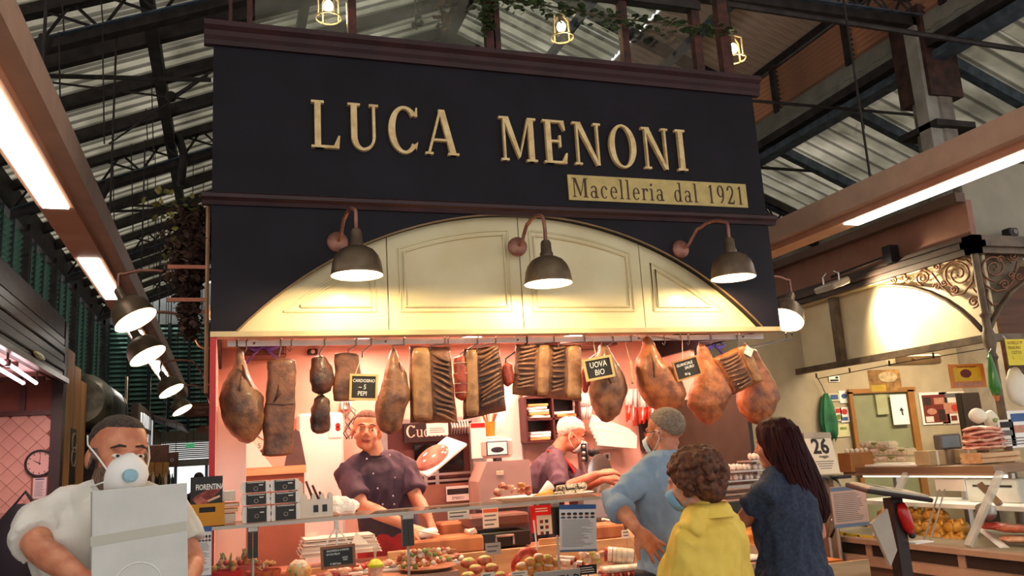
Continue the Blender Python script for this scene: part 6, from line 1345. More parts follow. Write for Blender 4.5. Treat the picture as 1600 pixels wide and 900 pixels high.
def surgical(t, M, m):
    mb = MB(); rings = []
    for z, w_, y0 in ((-.012, .044, .098), (-.030, .052, .124), (-.055, .055, .120), (-.085, .050, .108), (-.108, .036, .088)):
        rings.append([M @ Vector((w_*math.sin(a), y0-.055*(1-math.cos(a)), z)) for a in [-1.35+2.7*i/12 for i in range(13)]]+[M @ Vector((.93*w_*math.sin(a), y0-.008-.055*(1-math.cos(a)), z)) for a in [1.35-2.7*i/12 for i in range(13)]])
    mb.loft(rings).build('face_mask', m, t, smooth=True)
    for s in (-1, 1): MB().tube([M @ Vector((s*.050, .060, -.03)), M @ Vector((s*.070, .02, -.0)), M @ Vector((s*.083, -.018, .012)), M @ Vector((s*.084, -.022, -.03)), M @ Vector((s*.066, .02, -.075)), M @ Vector((s*.046, .055, -.088))], .0022, 5).build('ear_loop', m, t, smooth=True)
surgical(t, M, mk_)
# red apron straps and bib
A = nk-UP*.01; MB().tube([A+r*.07-f*.05+UP*.02, A+r*.085+f*.04, A+r*.10+f*.12-UP*.12, A+r*.09+f*.155-UP*.26], [.016, .020, .022, .022], 8, flat=.5).build('apron_strap', MATS['apron_red'], t, smooth=True)
MB().tube([A-r*.07-f*.05+UP*.02, A-r*.085+f*.04, A-r*.09+f*.12-UP*.12, A-r*.06+f*.155-UP*.26], [.016, .020, .022, .022], 8, flat=.5).build('apron_strap', MATS['apron_red'], t, smooth=True)
ap = MB(); torso(ap, hp-UP*.40, hp+UP*.24, f, [(0, .19, .155, .02), (.6, .18, .150, .02), (1, .13, .150, .03)]); skinobj('apron', remesh(ap, .012, 2), [MATS['apron_red']], t)
# ---- man in the light blue shirt, back view, hand on hip
BLUE = mat('shirt_light_blue', '8fa3b8', 0.8, var=0.12, vs=8, col2='7d91a6', bump=.12, bs=140)
hc = at(1038, 676, Y=3.78); nk = at(1043, 716, Y=3.74); hp = at(1050, 900, Y=3.66)
t, M, f, r = person('grey-haired man in a light blue shirt seen from behind with a hand on his hip', (hp.x, hp.y), (-.25, 1, 0), hp, nk, hc, dirM((-.50, .86, -.02), .0, .0), MALE, .180,
    [(-1, at(958, 782, Y=3.66), at(994, 826, Y=3.46), (.55, -.05, -.62), (-.2, -1, .1), 1, .12, .28), (1, at(1085, 800, Y=3.8), at(1070, 800, Y=4.05), (-.3, .9, .2), (0, 0, 1), -1, .4, .1)], SKINR, BLUE, JEANS, 1.42, kx=.88, ky=.95, foldamp=.008, seed=8, hem=.08)
hair_cap(t, M, mat('hair_grey_crop', '94806e', 0.85, var=0.3, vs=120, col2='6c5a4c'), .0008, 110, 1.008, .075, -.075)
surgical(t, M, mat('mask_pale', 'dfe6e6', 0.7, var=0.05))
MB().tube([M @ Vector((-.072, .075, .004)), M @ Vector((-.082, .0, .008)), M @ Vector((-.083, -.03, -.004))], .0025, 5).build('glasses_temple', BLACKP, t)
MB().loft([[nk+UP*z+r*(a_*math.cos(q))+f*(b_*math.sin(q)) for q in [2*PI*i/20 for i in range(20)]] for z, a_, b_ in ((-.035, .098, .094), (.0, .086, .084), (.038, .074, .072), (.040, .068, .066), (.0, .076, .074))], cap=False).build('collar', BLUE, t, smooth=True)
# ---- woman in the yellow shirt, curly hair
YEL = mat('shirt_yellow', 'f0d060', 0.8, var=0.12, vs=7, col2='dcb84c', bump=.12, bs=140)
hc = at(1080, 752, Y=3.20); nk = at(1104, 798, Y=3.17); hp = at(1116, 960, Y=3.14)
t, M, f, r = person('curly brown-haired woman in a yellow shirt seen from behind', (hp.x, hp.y), (-.5, .85, 0), hp, nk, hc, dirM((-.72, .65, -.12), .05, .0), FEM, .165,
    [(-1, at(1046, 925, Y=3.24), at(1052, 985, Y=3.34), (-.2, .9, .2), (0, 0, 1), 1, .4, .1), (1, at(1160, 930, Y=3.18), at(1140, 990, Y=3.34), (-.3, .9, .2), (0, 0, 1), -1, .4, .1)], SKIN, YEL, JEANS, 1.3, kx=1.0, ky=1.05, foldamp=.010, seed=12, hem=.1)
CURL = mat('hair_curly_brown', '6e3e24', 0.7, var=0.5, vs=45, col2='3c2012')
mb = MB(); mb.ell((0, -.035, .035), (.105, .115, .105), 20, 14, M); mb.ell((0, -.07, -.04), (.088, .07, .07), 18, 12, M)
rnd = random.Random(3)
for k in range(260):
    u = rnd.uniform(-1, 1); a = rnd.uniform(0, 2*PI); q = Vector((math.sqrt(1-u*u)*math.cos(a), math.sqrt(1-u*u)*math.sin(a), u))
    p = Vector((q.x*.112, -.037+q.y*.118, .025+q.z*.112))
    if p.y > .045 and p.z < .05: continue
    if p.z < -.05 and p.y > -.02: continue
    mb.ell(p, rnd.uniform(.012, .019), 8, 6, M)
skinobj('curly_hair', remesh(mb, .0055, 1), [CURL], t)
surgical(t, M, mat('mask_blue', '7fb2cf', 0.7))
MB().loft([[nk+UP*z-f*.006+r*(a_*math.cos(q))+f*(b_*math.sin(q)) for q in [2*PI*i/20 for i in range(20)]] for z, a_, b_ in ((-.02, .088, .086), (.010, .078, .078), (.034, .082, .084), (.012, .096, .098), (-.022, .108, .108))], cap=False).build('collar', YEL, t, smooth=True)
# ---- dark-haired woman in navy
NVY = mat('tunic_navy', '303a4e', 0.85, var=0.3, vs=60, col2='222a3a', bump=.2, bs=160)
hc = at(1212, 694, Y=3.58); nk = at(1226, 735, Y=3.55); hp = at(1242, 905, Y=3.50)
t, M, f, r = person('long-dark-haired woman in a navy short-sleeved tunic seen from behind', (hp.x, hp.y), (-.35, .94, 0), hp, nk, hc, dirM((-.50, .86, -.05), .0, .0), FEM, .165,
    [(-1, at(1163, 812, Y=3.62), at(1192, 800, Y=3.84), (.8, .4, .15), (-.3, -.5, .6), 1, .5, .1), (1, at(1278, 835, Y=3.60), at(1240, 840, Y=3.85), (-.6, .6, .1), (0, 0, 1), -1, .4, .1)], SKINR, NVY, BLK, .62, kx=.92, ky=1.0, foldamp=.007, seed=16, hem=.22, topname='tunic')
LONGH = mat('hair_long_dark', '3a1214', 0.6, spec=.12, var=0.5, vs=25, col2='1c090b', stretch=(6, 6, .5), bump=.4, bs=60)
mb = MB(); rings = []
hr, hf = r, f
spine = [(hc+UP*.128, .030, .034), (hc+UP*.115-f*.01, .062, .070), (hc+UP*.08-f*.012, .088, .098), (hc+UP*.03-f*.022, .098, .104), (hc-UP*.04-f*.045+r*.008, .104, .092), (hc-UP*.11-f*.07+r*.022, .118, .075), (hc-UP*.19-f*.095+r*.04, .130, .062), (hc-UP*.27-f*.105+r*.055, .132, .055), (hc-UP*.34-f*.108+r*.065, .120, .048), (hc-UP*.385-f*.105+r*.07, .085, .035)]
for c, a_, b_ in spine:
    a_ *= 1.10; rings.append([c+r*a_*math.cos(q)*(1+.05*math.sin(9*q))+f*b_*math.sin(q)*(1+.05*math.sin(11*q)) for q in [2*PI*i/36 for i in range(36)]])
mb.loft(rings); me = remesh(mb, .007, 2, lambda p: .010*noise.noise(Vector((p.x*42, p.y*42, p.z*9)))+.006*noise.noise(p*14)); skinobj('long_hair', me, [LONGH], t)
for k in range(22):
    a = -1.2+2.4*k/21+rnd.uniform(-.05, .05); pts = [c+r*a_*1.1*math.sin(a+.08*math.sin(i_*1.3+k))-f*b_*math.cos(a)*1.02 for i_, (c, a_, b_) in enumerate(spine[2:])]
    MB().tube(pts, [.005]+[.008]*(len(pts)-2)+[.002], 6).build('lock', LONGH, t, smooth=True)
# ---- man with the white respirator and the carton
TSH = mat('tshirt_white', 'ddd8cf', 0.8, var=0.1, vs=6, col2='c9c2b6', bump=.12, bs=140)
hc = at(186, 712, Y=2.98); nk = at(166, 768, Y=3.02); hp = at(176, 985, Y=3.12)
pickm = lambda c: (1 if c.length < .17 and c.z > -.125 and ((c.z < -.035 and c.y > -.03) or (c.z < .02 and -.035 < c.y < .02 and abs(c.x) > .045 and abs(c.x) < .079)) else 0)
t, M, f, r = person('bearded man in a white t-shirt and white respirator carrying a white carton', (hp.x, hp.y), (.35, -.93, 0), hp, nk, hc, dirM((.42, -.90, .0), .04, -.06), MALE, .20,
    [(1, at(62, 858, Y=2.86), at(130, 905, Y=2.72), (.9, .1, -.3), (-.2, -1, .2), 1, .4, .15), (-1, at(300, 880, Y=3.06), at(285, 915, Y=2.88), (-.6, -.3, .1), (.4, -.6, .6), -1, .45, .1)], SKINR, TSH, JEANS, .62, kx=1.12, ky=1.15, pick=pickm, headmats=[SKINR, STUB], foldamp=.006, seed=21, hem=.05, hk=1.03)
eyes(t, M, .75)
hair_cap(t, M, mat('hair_cropped_dark', '4a3a32', 0.85, var=0.4, vs=90, col2='2c221e'), .004, 110, 1.025, .092, -.045)
mb = MB(); rings = []
for (z, w_, y) in ((.008, .012, .112), (-.008, .034, .132), (-.03, .050, .146), (-.055, .057, .148), (-.080, .055, .138), (-.104, .045, .116), (-.118, .024, .090)):
    rings.append([M @ Vector((w_*math.sin(a)*1.03, y-.075*(1-math.cos(a))**1.0, z)) for a in [-1.45+2.9*i/16 for i in range(17)]]+[M @ Vector((w_*.9*math.sin(a), y-.012-.075*(1-math.cos(a)), z)) for a in [1.45-2.9*i/16 for i in range(17)]])
rs = mb.loft(rings).build('respirator', mk_, t, smooth=True)
V = M @ T(.012, .149, -.058) @ rot('X', -PI/2); MB().lathe([(0, .014), (.014, .013), (.019, .008), (.020, -.006)], 18, V).build('valve', mat('valve_blue', '8fb6c6', 0.4), rs, smooth='auto')
for s in (-1, 1):
    MB().tube([M @ Vector((s*.052, .085, -.045)), M @ Vector((s*.070, .045, -.005)), M @ Vector((s*.083, -.01, .030)), M @ Vector((s*.070, -.07, .06))], .0028, 5).build('strap', mk_, t, smooth=True)
    MB().tube([M @ Vector((s*.052, .085, -.075)), M @ Vector((s*.066, .035, -.088)), M @ Vector((s*.062, -.02, -.09)), M @ Vector((s*.045, -.07, -.085))], .0028, 5).build('strap', mk_, t, smooth=True)
MB().loft([[nk+UP*z+f*.006+r*(a_*math.cos(q))+f*(b_*math.sin(q)) for q in [2*PI*i/20 for i in range(20)]] for z, a_, b_ in ((-.06, .105, .10), (-.035, .088, .084), (-.03, .082, .078), (-.04, .085, .08))], cap=False).build('neckband', TSH, t, smooth=True)
# wristwatch
c = at(118, 900, Y=2.74)
# carton
CARD = mat('carton_white', 'c9c7c0', 0.7, var=0.06, vs=9, bump=.1, bs=200)
Q = [at(147, 767, Y=2.70), at(295, 754, Y=2.74), at(297, 910, Y=2.74)]; c = (Q[0]+Q[1])/2; x = Q[1]-Q[0]; W = x.length; H = .36
bx = thing('white_carton', 'white carton with a tape stripe and round cut-outs held by the man in the respirator', 'box', (c.x, c.y, c.z-H)); Mx = fr_(c-UP*H/2, x, (0, .02, 1))
MB().box(-W/2, W/2, -H/2, H/2, -.16, 0, Mx).build('carton', CARD, bx, bevel=.002)
MB().box(-W/2-.0005, W/2+.0005, .035, .062, -.001, .0012, Mx @ rot('Z', .06)).build('tape_strip', mat('tape_beige', 'b5b0a0', 0.35, var=0.05), bx)
for (u, v, rr) in ((-.008, -.095, .064), (-.01, -.168, .058)):
    MB().tube([Mx @ Vector((u+rr*math.cos(a), v+rr*math.sin(a), .0005)) for a in [PI*.0+PI*k/24 for k in range(25)]], .0022, 6).build('cut_ring', mat('carton_edge', 'e6e4dc', 0.6), bx)
    MB().lathe([(0, .0008), (rr-.003, .0008), (rr-.003, -.001)], 32, Mx @ T(u, v, 0), 0, PI).build('cut_disc', CARD, bx)
# ================================================================== LEFT STALL AND LEFT AISLE BACKGROUND
LX = -1.55; LYE = 9.6
TILE = mat('tile_pink', 'd9a697', 0.4, var=0.1, vs=1.5, col2='c89080', coat=.2)
wt = struct('wall_tiled', MB().box(-2.6, LX-.02, LYE-.08, LYE, 0, 2.62), mat('tile_joint', '8f4f44', 0.7))
side = .115; hd = side/math.sqrt(2)
t0 = MB().prism([(0, -hd+.003), (hd-.003, 0), (0, hd-.003), (-hd+.003, 0)], 0, .006, fr_((0, 0, 0))).build('tile', TILE, wt); first = True
nx = 0
for i in range(0, 8):
    for j in range(0, 30):
        x = LX-.06-hd-i*2*hd-(hd if j % 2 else 0); z = 1.02+j*hd
        if z > 2.28 or x < -2.3: continue
        if first: t0.matrix_basis = T(x, LYE-.08, z); first = False
        else: inst(t0, 'tile', wt, T(x, LYE-.08, z))
        nx += 1
FRB = mat('frame_maroon', '5f3733', 0.5, var=0.2)
a = at(0, 637, Y=LYE-.1); MB().box(-2.6, LX-.02, LYE-.12, LYE-.08, 2.26, 2.31).build('transom_rail', FRB, wt); x = at(36, 620, Y=LYE-.1).x; MB().box(x-.025, x+.025, LYE-.12, LYE-.08, 2.31, 2.60).build('mullion', FRB, wt)
MB().box(LX-.10, LX, LYE-.14, LYE+.02, 0, 3.2).build('corner_post', mat('post_dark_maroon', '33201e', 0.5, var=0.2), wt)
ls = thing('shutter_stall_front', 'dark brown roller-shutter housing of the stall on the left aisle', 'shutter', (LX, 6, 2.6))
for k in range(5): z0 = 2.60+k*.085; MB().rbox(LX-.10-.01*(k % 2), LX-.005+.012*(k % 2), 1.5, LYE-.15, z0, z0+.083, .01).build('housing_board', mat('shutter_brown', '3f2f26', 0.4, 0.2, var=0.4, vs=3, col2='241a15', stretch=(1, .3, 1)), ls)
MB().box(LX-.14, LX-.01, 1.5, LYE-.15, 3.03, 3.22).build('top_board', BROWND, ls)
MB().box(LX+.008, LX+.05, 1.5, LYE-.15, 2.56, 2.61).build('bottom_lip', mat('lip_steel', '8a7f70', 0.3, 0.6), ls)
for k, y in enumerate((4.0, 6.2, 8.2)): MB().ell((LX+.008, y, 2.68), (.012, .25, .035), 12, 8).build('worn_patch', mat('worn_brass', 'a89a60', 0.35, 0.6, var=0.3), ls, smooth=True)
lc = struct('ceiling_left_stall', MB().box(-2.6, LX-.12, 1.5, LYE-.08, 2.61, 2.66), mat('stall_ceiling_pink', 'e9b8b4', 0.6, var=0.1))
for k in range(6): MB().box(-2.6, LX-.12, 3.4+k*1.15, 3.46+k*1.15, 2.57, 2.61).build('ceiling_batten', FRB, lc)
for k, (a, b) in enumerate((((0, 577), (37, 599)), ((22, 575), (57, 599)), ((0, 563), (12, 571)))):
    A, B = at(*a, Z=2.50), at(*b, Z=2.50); A = A+(A-B)*(.25 if k < 2 else 2.0)
    t = thing('neon_tube', ['left one of the two far pink-white neon tubes in the left stall', 'right one of the two far pink-white neon tubes in the left stall', 'nearer neon tube at the left picture edge in the left stall'][k], 'light', (A+B)/2, group='neon tubes of the left stall')
    MB().tube([A, B], .016, 10).build('tube', mat('neon_pink', 'ffe0e4', 0.4, emit=7.0, ecol=(1, .72, .76)), t, smooth=True)
    for p in (A, B): MB().rbox(p.x-.02, p.x+.02, p.y-.03, p.y+.03, 2.48, 2.53, .006).build('end_cap', FRB, t)
    for p in (A, B): MB().tube([(p.x, p.y, 2.52), (p.x, p.y, 2.62)], .008, 6).build('hanger', FRB, t)
    m_ = (A+B)/2; l = lamp('neon_light', 'AREA', (m_.x, m_.y, 2.47), 14.0, (1, .62, .60), size=.05, size_y=(A-B).length); l.parent = t; l.matrix_parent_inverse = wm(t).inverted()
clock('round black-rimmed clock on the diamond-tiled wall of the left stall', at(62, 724, Y=LYE-.10), .135, Vector((0, -1, 0)), BLACKP, mat('clock_face_rose', 'd9aaa0', 0.5, var=0.04), -1.05, .08, nums=False)
xa, xb, za, zb = pbox(47, 743, 77, 783, LYE-.1, 0); t = thing('clipboard', 'wooden clipboard with a printed list under the clock on the tiled wall', 'clipboard', ((xa+xb)/2, LYE-.1, za))
MB().rbox(xa, xb, LYE-.105, LYE-.09, za, zb, .004).build('board', mat('clip_wood', '9a5a3a', 0.5), t); MB().box(xa+.02, xb-.02, LYE-.109, LYE-.105, za+.02, zb-.015).build('sheet', mat('sheet_lilac', 'e3cfd0', 0.6), t); lines(t, xa+.035, xb-.035, za+.04, zb-.05, LYE-.109, 14, INK, seed=9); MB().box((xa+xb)/2-.04, (xa+xb)/2+.04, LYE-.112, LYE-.109, zb-.035, zb-.028).build('clip', INKD, t)
# glass counter of the left stall
LC = mat('counter_grey_steel', '9a9494', 0.3, 0.6, var=0.25, vs=5)
t = thing('left_counter', 'grey steel and glass counter of the left stall behind the man in the respirator', 'counter', (-1.8, 7.2, 0))
MB().box(-2.3, -1.35, 5.8, 8.6, 0, 1.05).build('base', LC, t); MB().box(-2.3, -1.36, 5.85, 8.6, 1.34, 1.36).build('top_glass', GLS, t); MB().box(-1.375, -1.36, 5.8, 8.6, 1.05, 1.34).build('front_glass', GLS, t)
for y in (5.8, 6.7, 7.65, 8.58): MB().box(-1.40, -1.35, y, y+.04, 1.05, 1.37).build('post', STEEL, t)
MB().box(-1.40, -1.35, 5.8, 8.62, 1.345, 1.375).build('rail', STEEL, t); MB().box(-2.3, -2.25, 5.8, 8.62, 1.345, 1.375).build('rail', STEEL, t)
for k, y in enumerate((6.2, 7.1, 8.0)):
    p = MB().rbox(-1.95, -1.55, y, y+.35, 1.052, 1.10, .02).build('steel_tray', STEEL); tag(p, '%s steel tray inside the left stall counter' % ('nearest', 'middle', 'farthest')[k], 'tray', 'trays in the left counter')
    q = MB().ell((-1.75, y+.17, 1.12), (.15, .14, .04), 14, 8).build('tray_meat', PALE, None, smooth=True); tag(q, 'pale meat heap on the %s tray of the left counter' % ('nearest', 'middle', 'farthest')[k], 'meat', 'meat heaps in the left counter')
c = at(34, 858, Y=3.35); t = thing('dark_bag', 'dark purple shoulder bag behind the bent elbow of the man in the respirator', 'bag', c-UP*.2)
mb = MB().ell((0, 0, 0), (.10, .07, .15), 20, 14); mb.mapv(lambda p: c+p*(1+.08*noise.noise(p*14))).build('pouch', mat('bag_purple', '33222e', 0.7, var=0.2), t, smooth=True); MB().tube([c+Vector((-.05, 0, .12)), c+Vector((0, .01, .19)), c+Vector((.05, 0, .12))], .012, 8, flat=.4).build('strap', MATS['bag_purple'], t, smooth=True)
# next units along the aisle
TAN = mat('tan_wood', 'cf9558', 0.6, var=0.25, vs=4, col2='a8723e', stretch=(1, 1, .3))
t = thing('wood_partition', 'tan wooden partition beside the corner post in the left aisle', 'partition', (LX, 10.3, 0)); 
for k in range(3): MB().box(LX-.06, LX-.0, LYE+.04+k*.45, LYE+.47+k*.45, 0, 2.95-.12*k).build('plank', TAN, t)
MB().box(LX, LX+.006, 10.0, 10.35, 1.55, 2.15).build('dark_slot', BLACKP, t)
for z in (2.0, 1.85): MB().tube([(LX+.012, 10.17+.13*math.cos(a), z+.10*math.sin(a)) for a in [k*PI/8 for k in range(17)]], .008, 6).build('cable_loop', mat('cable_pale', 'b8aa98', 0.5), t)
t = thing('shutter_drum', 'large dark metal shutter drum on the left aisle', 'drum', (LX, 11.6, 2.2)); MB().tube([(-1.62, 11.0, 2.52), (-1.62, 11.1, 2.52), (-1.62, 12.9, 2.52), (-1.62, 13.0, 2.52)], [.26, .33, .33, .26], 26).build('drum', mat('drum_metal', '8a8674', 0.4, 0.4, var=0.4, vs=5, col2='2e2c26'), t, smooth='auto')
for y in (11.35, 12.7): MB().tube([(-1.62, y-.02, 2.52), (-1.62, y+.02, 2.52)], .336, 26).build('band', BLACKP, t)
MB().box(-1.9, -1.4, 11.2, 13.0, 0, 2.15).build('shop_front', BROWND, t)
t = thing('tan_upright', 'tan wooden upright panel beyond the shutter drum', 'panel', (LX, 13.3, 0)); MB().box(-1.6, -1.42, 13.05, 13.8, 0, 2.75).build('panel', TAN, t); MB().box(-1.43, -1.40, 13.75, 13.85, 0, 3.1).build('pole', mat('pole_pale', '8f7a62', 0.5), t)
t = thing('hanging_sign', 'dark box sign with white strokes hanging over the left aisle', 'sign', (-1.35, 13.5, 2.1)); 
MB().box(-1.36, -1.26, 14.0, 17.2, 2.02, 2.72).build('box', mat('sign_umber', '4a3a30', 0.5), t); xs_ = -1.255
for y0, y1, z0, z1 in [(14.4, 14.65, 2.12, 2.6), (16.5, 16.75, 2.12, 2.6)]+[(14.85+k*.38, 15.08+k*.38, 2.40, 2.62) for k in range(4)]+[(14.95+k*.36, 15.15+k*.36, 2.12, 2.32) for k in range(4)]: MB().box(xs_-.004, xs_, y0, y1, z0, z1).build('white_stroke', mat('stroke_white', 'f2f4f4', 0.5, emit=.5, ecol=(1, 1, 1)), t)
t = thing('slatted_awning', 'brown slatted kiosk front under a tilted canopy in the left aisle', 'awning', (-1.3, 18, 1.8))
for k in range(7): MB().box(-1.33+k*.0, -1.27, 17.3+k*.28, 17.5+k*.28, 1.5, 2.5).build('slat', TAN if k % 2 else BROWND, t)
MB().add([(-1.45, 16.9, 2.75), (-.75, 16.9, 2.48), (-.75, 19.6, 2.48), (-1.45, 19.6, 2.75), (-1.45, 16.9, 2.80), (-.75, 16.9, 2.53), (-.75, 19.6, 2.53), (-1.45, 19.6, 2.80)], [(0,3,2,1),(4,5,6,7),(0,1,5,4),(1,2,6,5),(2,3,7,6),(3,0,4,7)]).build('canopy', mat('canopy_mauve', '6d5650', 0.5), t)
def board_sign(lab, rect, Y, m, txts=(), tm=None, name='hanging_board', d=.03, shape=None):
    xa, xb, za, zb = pbox(*rect, Y, 0); t = thing(name, lab, 'sign', ((xa+xb)/2, Y, za)); c = Vector(((xa+xb)/2, Y, (za+zb)/2))
    if shape == 'oval': MB().prism([((xb-xa)/2*math.cos(k*PI/14), (zb-za)/2*math.sin(k*PI/14)) for k in range(28)], -d, 0, fr_(c)).build('board', m, t)
    else: MB().rbox(xa, xb, Y, Y+d, za, zb, .01).build('board', m, t)
    for s, sz, u, v in txts: text(s, sz*(zb-za), tm or GOLD, fr_((c.x+u*(xb-xa), Y-.0005, c.z+v*(zb-za))), t, 'sign_lettering', ex=.002, sx=.9)
    for s in (-.35, .35): MB().tube([(c.x+s*(xb-xa), Y+.01, zb-.01), (c.x+s*(xb-xa), Y+.01, ZL(c.x)-.02)], .006, 5).build('chain', IRON, t)
    return t
SB = mat('sign_chestnut', '7a3f22', 0.5, var=0.2)
board_sign('brown hanging board reading Valdarno Carni beside the red corner strip', (288, 629, 338, 652), 13.0, SB, [('Valdarno', .34, 0, .2), ('Carni', .34, 0, -.2)], mat('sign_letter_tan', 'd29a6a', 0.5))
board_sign('brown oval board reading Valdarno Carni below the square one', (306, 663, 350, 678), 13.4, SB, [('Valdarno', .32, 0, .18), ('Carni', .32, 0, -.22)], MATS['sign_letter_tan'], shape='oval')
board_sign('brown hanging board with a dark round mark, over the far kiosk', (227, 694, 264, 725), 15.0, mat('board_choc', '5a3422', 0.5, var=0.2), [('o', .6, 0, .1)], mat('mark_umber', '3a2016', 0.5))
board_sign('small brown board with a pale round mark beside the larger one', (250, 706, 279, 730), 16.0, MATS['board_choc'], [('o', .55, .15, .0)], mat('mark_pale', 'b8bcc0', 0.5))
board_sign('green exit sign over the far doors', (290, 692, 304, 700), 20.5, mat('exit_green', '2f8f4a', 0.5, emit=.5, ecol=(.12, .6, .25)), [('EXIT', .5, 0, 0)], PAPER, name='exit_sign')
t = thing('kiosk', 'far kiosk with ochre panels in the left aisle', 'kiosk', (-1.2, 16, 0))
for k, (a, b, m_) in enumerate(((206, 228, BRN), (229, 241, mat('ochre', 'c08a2c', 0.5)), (241, 254, TAN), (254, 262, MATS['ochre']))): xa, xb, za, zb = pbox(a, 690 if k == 0 else 722, b, 770, 14.5, 0); MB().box(xa, xb, 14.5, 14.9, 0, zb).build('panel', m_, t)
xa, xb, za, zb = pbox(200, 755, 275, 763, 13.8, 0); MB().box(xa, xb, 13.8, 14.2, 0, zb-.02).build('shelf_front', BRN, t)
for k in range(14):
    px = 204+k*5.0; c = at(px, 757, Y=13.9); c.z = zb-.02; hgt = .14+.10*((k*7) % 5)/5; r_ = .022
    b = thing('bottle', 'small dark bottle on the far kiosk shelf behind the white carton', 'bottle', c, group='bottles on the far kiosk shelf'); MB().lathe([(0, 0), (r_, 0), (r_, hgt*.6), (r_*.4, hgt*.78), (r_*.4, hgt), (0, hgt)], 10, T(c)).build('glass_body', (BLACKP, mat('bottle_green', '2f4a2e', 0.2), mat('bottle_amber', '8a5a2c', 0.2), PAPERP)[k % 4], b, smooth='auto'); MB().lathe([(r_*.45, hgt*.93), (r_*.45, hgt*1.02), (0, hgt*1.02)], 10, T(c)).build('cap', STEEL if k % 2 else GOLD, b)
c = at(311, 742, Y=17.0); t = thing('person', 'far shopper, dark head and shoulders only, before the bright doors', 'person', (c.x, 17, 0)); mb = MB(); hc_ = Vector((c.x, 17, c.z-.08)); nk_ = hc_-UP*.16; hp_ = nk_-UP*.55; Mh = head_vol(mb, hc_, dirM((.2, 1, 0)), 1.0); mb.tube([nk_-UP*.03, hc_], [.06, .058], 12); torso(mb, hp_, nk_, Vector((.2, 1, 0)).normalized(), MALE)
for s in (-1, 1): mb.tube([nk_+Vector((s*.19, 0, -.09)), nk_+Vector((s*.25, 0, -.35)), nk_+Vector((s*.22, .1, -.6))], [.06, .05, .03], 10); mb.tube([hp_+Vector((s*.09, 0, .02)), Vector((hp_.x+s*.1, 17, hp_.z*.5)), Vector((hp_.x+s*.1, 17, .04))], [.09, .06, .045], 10); hand_vol(mb, nk_+Vector((s*.22, .1, -.61)), (0, .1, -1), (s, 0, 0), s, .3)
skinobj('body', remesh(mb, .014, 2), [mat('far_dark_coat', '3a2c2a', 0.8)], t); hair_cap(t, Mh, mat('far_hair', '3a2a24', 0.8))
# ================================================================== RIGHT STALL
RX = 5.85; RYC = 5.15
IRG = mat('iron_taupe', '6e5a46', 0.5, 0.2, var=0.25, vs=8, col2='4d3e31'); IRC = mat('scroll_copper', '8a5a3c', 0.45, 0.3, var=0.3, vs=12, col2='6a4430')
PANELC = mat('valance_cream', 'e3d3ae', 0.6, var=0.08, vs=3, col2='d5c196')
rs_ = thing('corner_stall', 'cream corner stall with arched valance and iron scrollwork on the right', 'stall', (RX, RYC, 0))
# fascia, moulding, rail along the aisle
MB().box(RX, RX+.06, RYC, 9.5, 3.14, 3.46).build('fascia', mat('fascia_rose', '9a6a56', 0.6, var=0.12), rs_)
MB().box(RX-.10, RX, RYC, 9.5, 3.44, 3.52).build('fascia_cap', mat('fascia_cap_brown', '6a5040', 0.6), rs_)  # cap in a darker brown than the fascia below it
for k, (z0, z1, d) in enumerate(((3.09, 3.14, .06), (3.04, 3.09, .09), (2.99, 3.04, .05))): MB().box(RX-d, RX+.04, RYC-d, 9.5, z0, z1).build('moulding', BROWND, rs_); MB().box(RX-d, 9.0, RYC-d, RYC+.05, z0+.0, z1+.0).build('moulding', IRG, rs_)
MB().box(RX-.03, RX+.03, RYC, 9.5, 2.26, 2.32).build('lower_rail', IRG, rs_); MB().box(RX, 9.0, RYC-.03, RYC+.03, 2.26, 2.32).build('lower_rail', IRG, rs_)
MB().box(RX+.10, RX+.13, RYC+.02, 9.5, 2.30, 3.1).build('valance_panel', PANELC, rs_)
MB().box(RX+.02, RX+.09, 6.92, 7.0, 2.30, 3.05).build('valance_post', IRG, rs_)
MB().box(RX+.08, 9.0, RYC+.08, RYC+.11, 3.0, 3.85).build('upper_wall', mat('upper_beige', '9d9381', 0.7, var=0.08), rs_)
MB().box(RX+.55, 9.0, RYC+.35, RYC+.38, 2.0, 3.0).build('brown_boards', mat('brown_boards', '6a4026', 0.6, var=0.3, stretch=(.3, 1, 4)), rs_)
MB().box(RX, 9.0, RYC+.12, 9.5, 2.98, 3.0).build('stall_roof', CREAM, rs_)
# cast-iron corner post
MB().lathe([(.055, 0), (.055, .25), (.035, .3), (.032, 2.1), (.045, 2.13), (.03, 2.17), (.05, 2.25), (.05, 2.32), (.036, 2.36), (.030, 2.45), (.045, 2.48), (.03, 2.5), (.03, 3.04)], 18, T(RX, RYC, 0)).build('corner_post', IRG, rs_, smooth='auto')
# arch rib and scrollwork in the aisle plane (x = RX) and in the end plane (y = RYC)
def planeA(px, py): return at(px, py, X=RX-.005)
def planeB(px, py): return at(px, py, Y=RYC-.005)
arcp = [(1536, 517), (1520, 500), (1502, 484), (1480, 469), (1455, 457), (1430, 449), (1400, 446), (1375, 447)]
MB().tube([planeA(*p) for p in arcp], .030, 6, flat=.6).build('arch_rib', IRG, rs_, smooth=True)
MB().tube([planeB(*p) for p in ((1545, 517), (1552, 500), (1562, 480), (1578, 458), (1600, 440), (1625, 425))], .030, 6, flat=.6).build('arch_rib', IRG, rs_, smooth=True)
def spiral(pl, cx, cy, r, a0, turns, k=26, cw=1, rt=.009):
    pts = []
    for i in range(k+1):
        s = i/k; a = math.radians(a0)+cw*turns*2*PI*s; q = r*(1-.86*s); pts.append(pl(cx+q*math.cos(a), cy+q*math.sin(a)))
    MB().tube(pts, rt, 6).build('scroll', IRC, rs_, smooth=True)
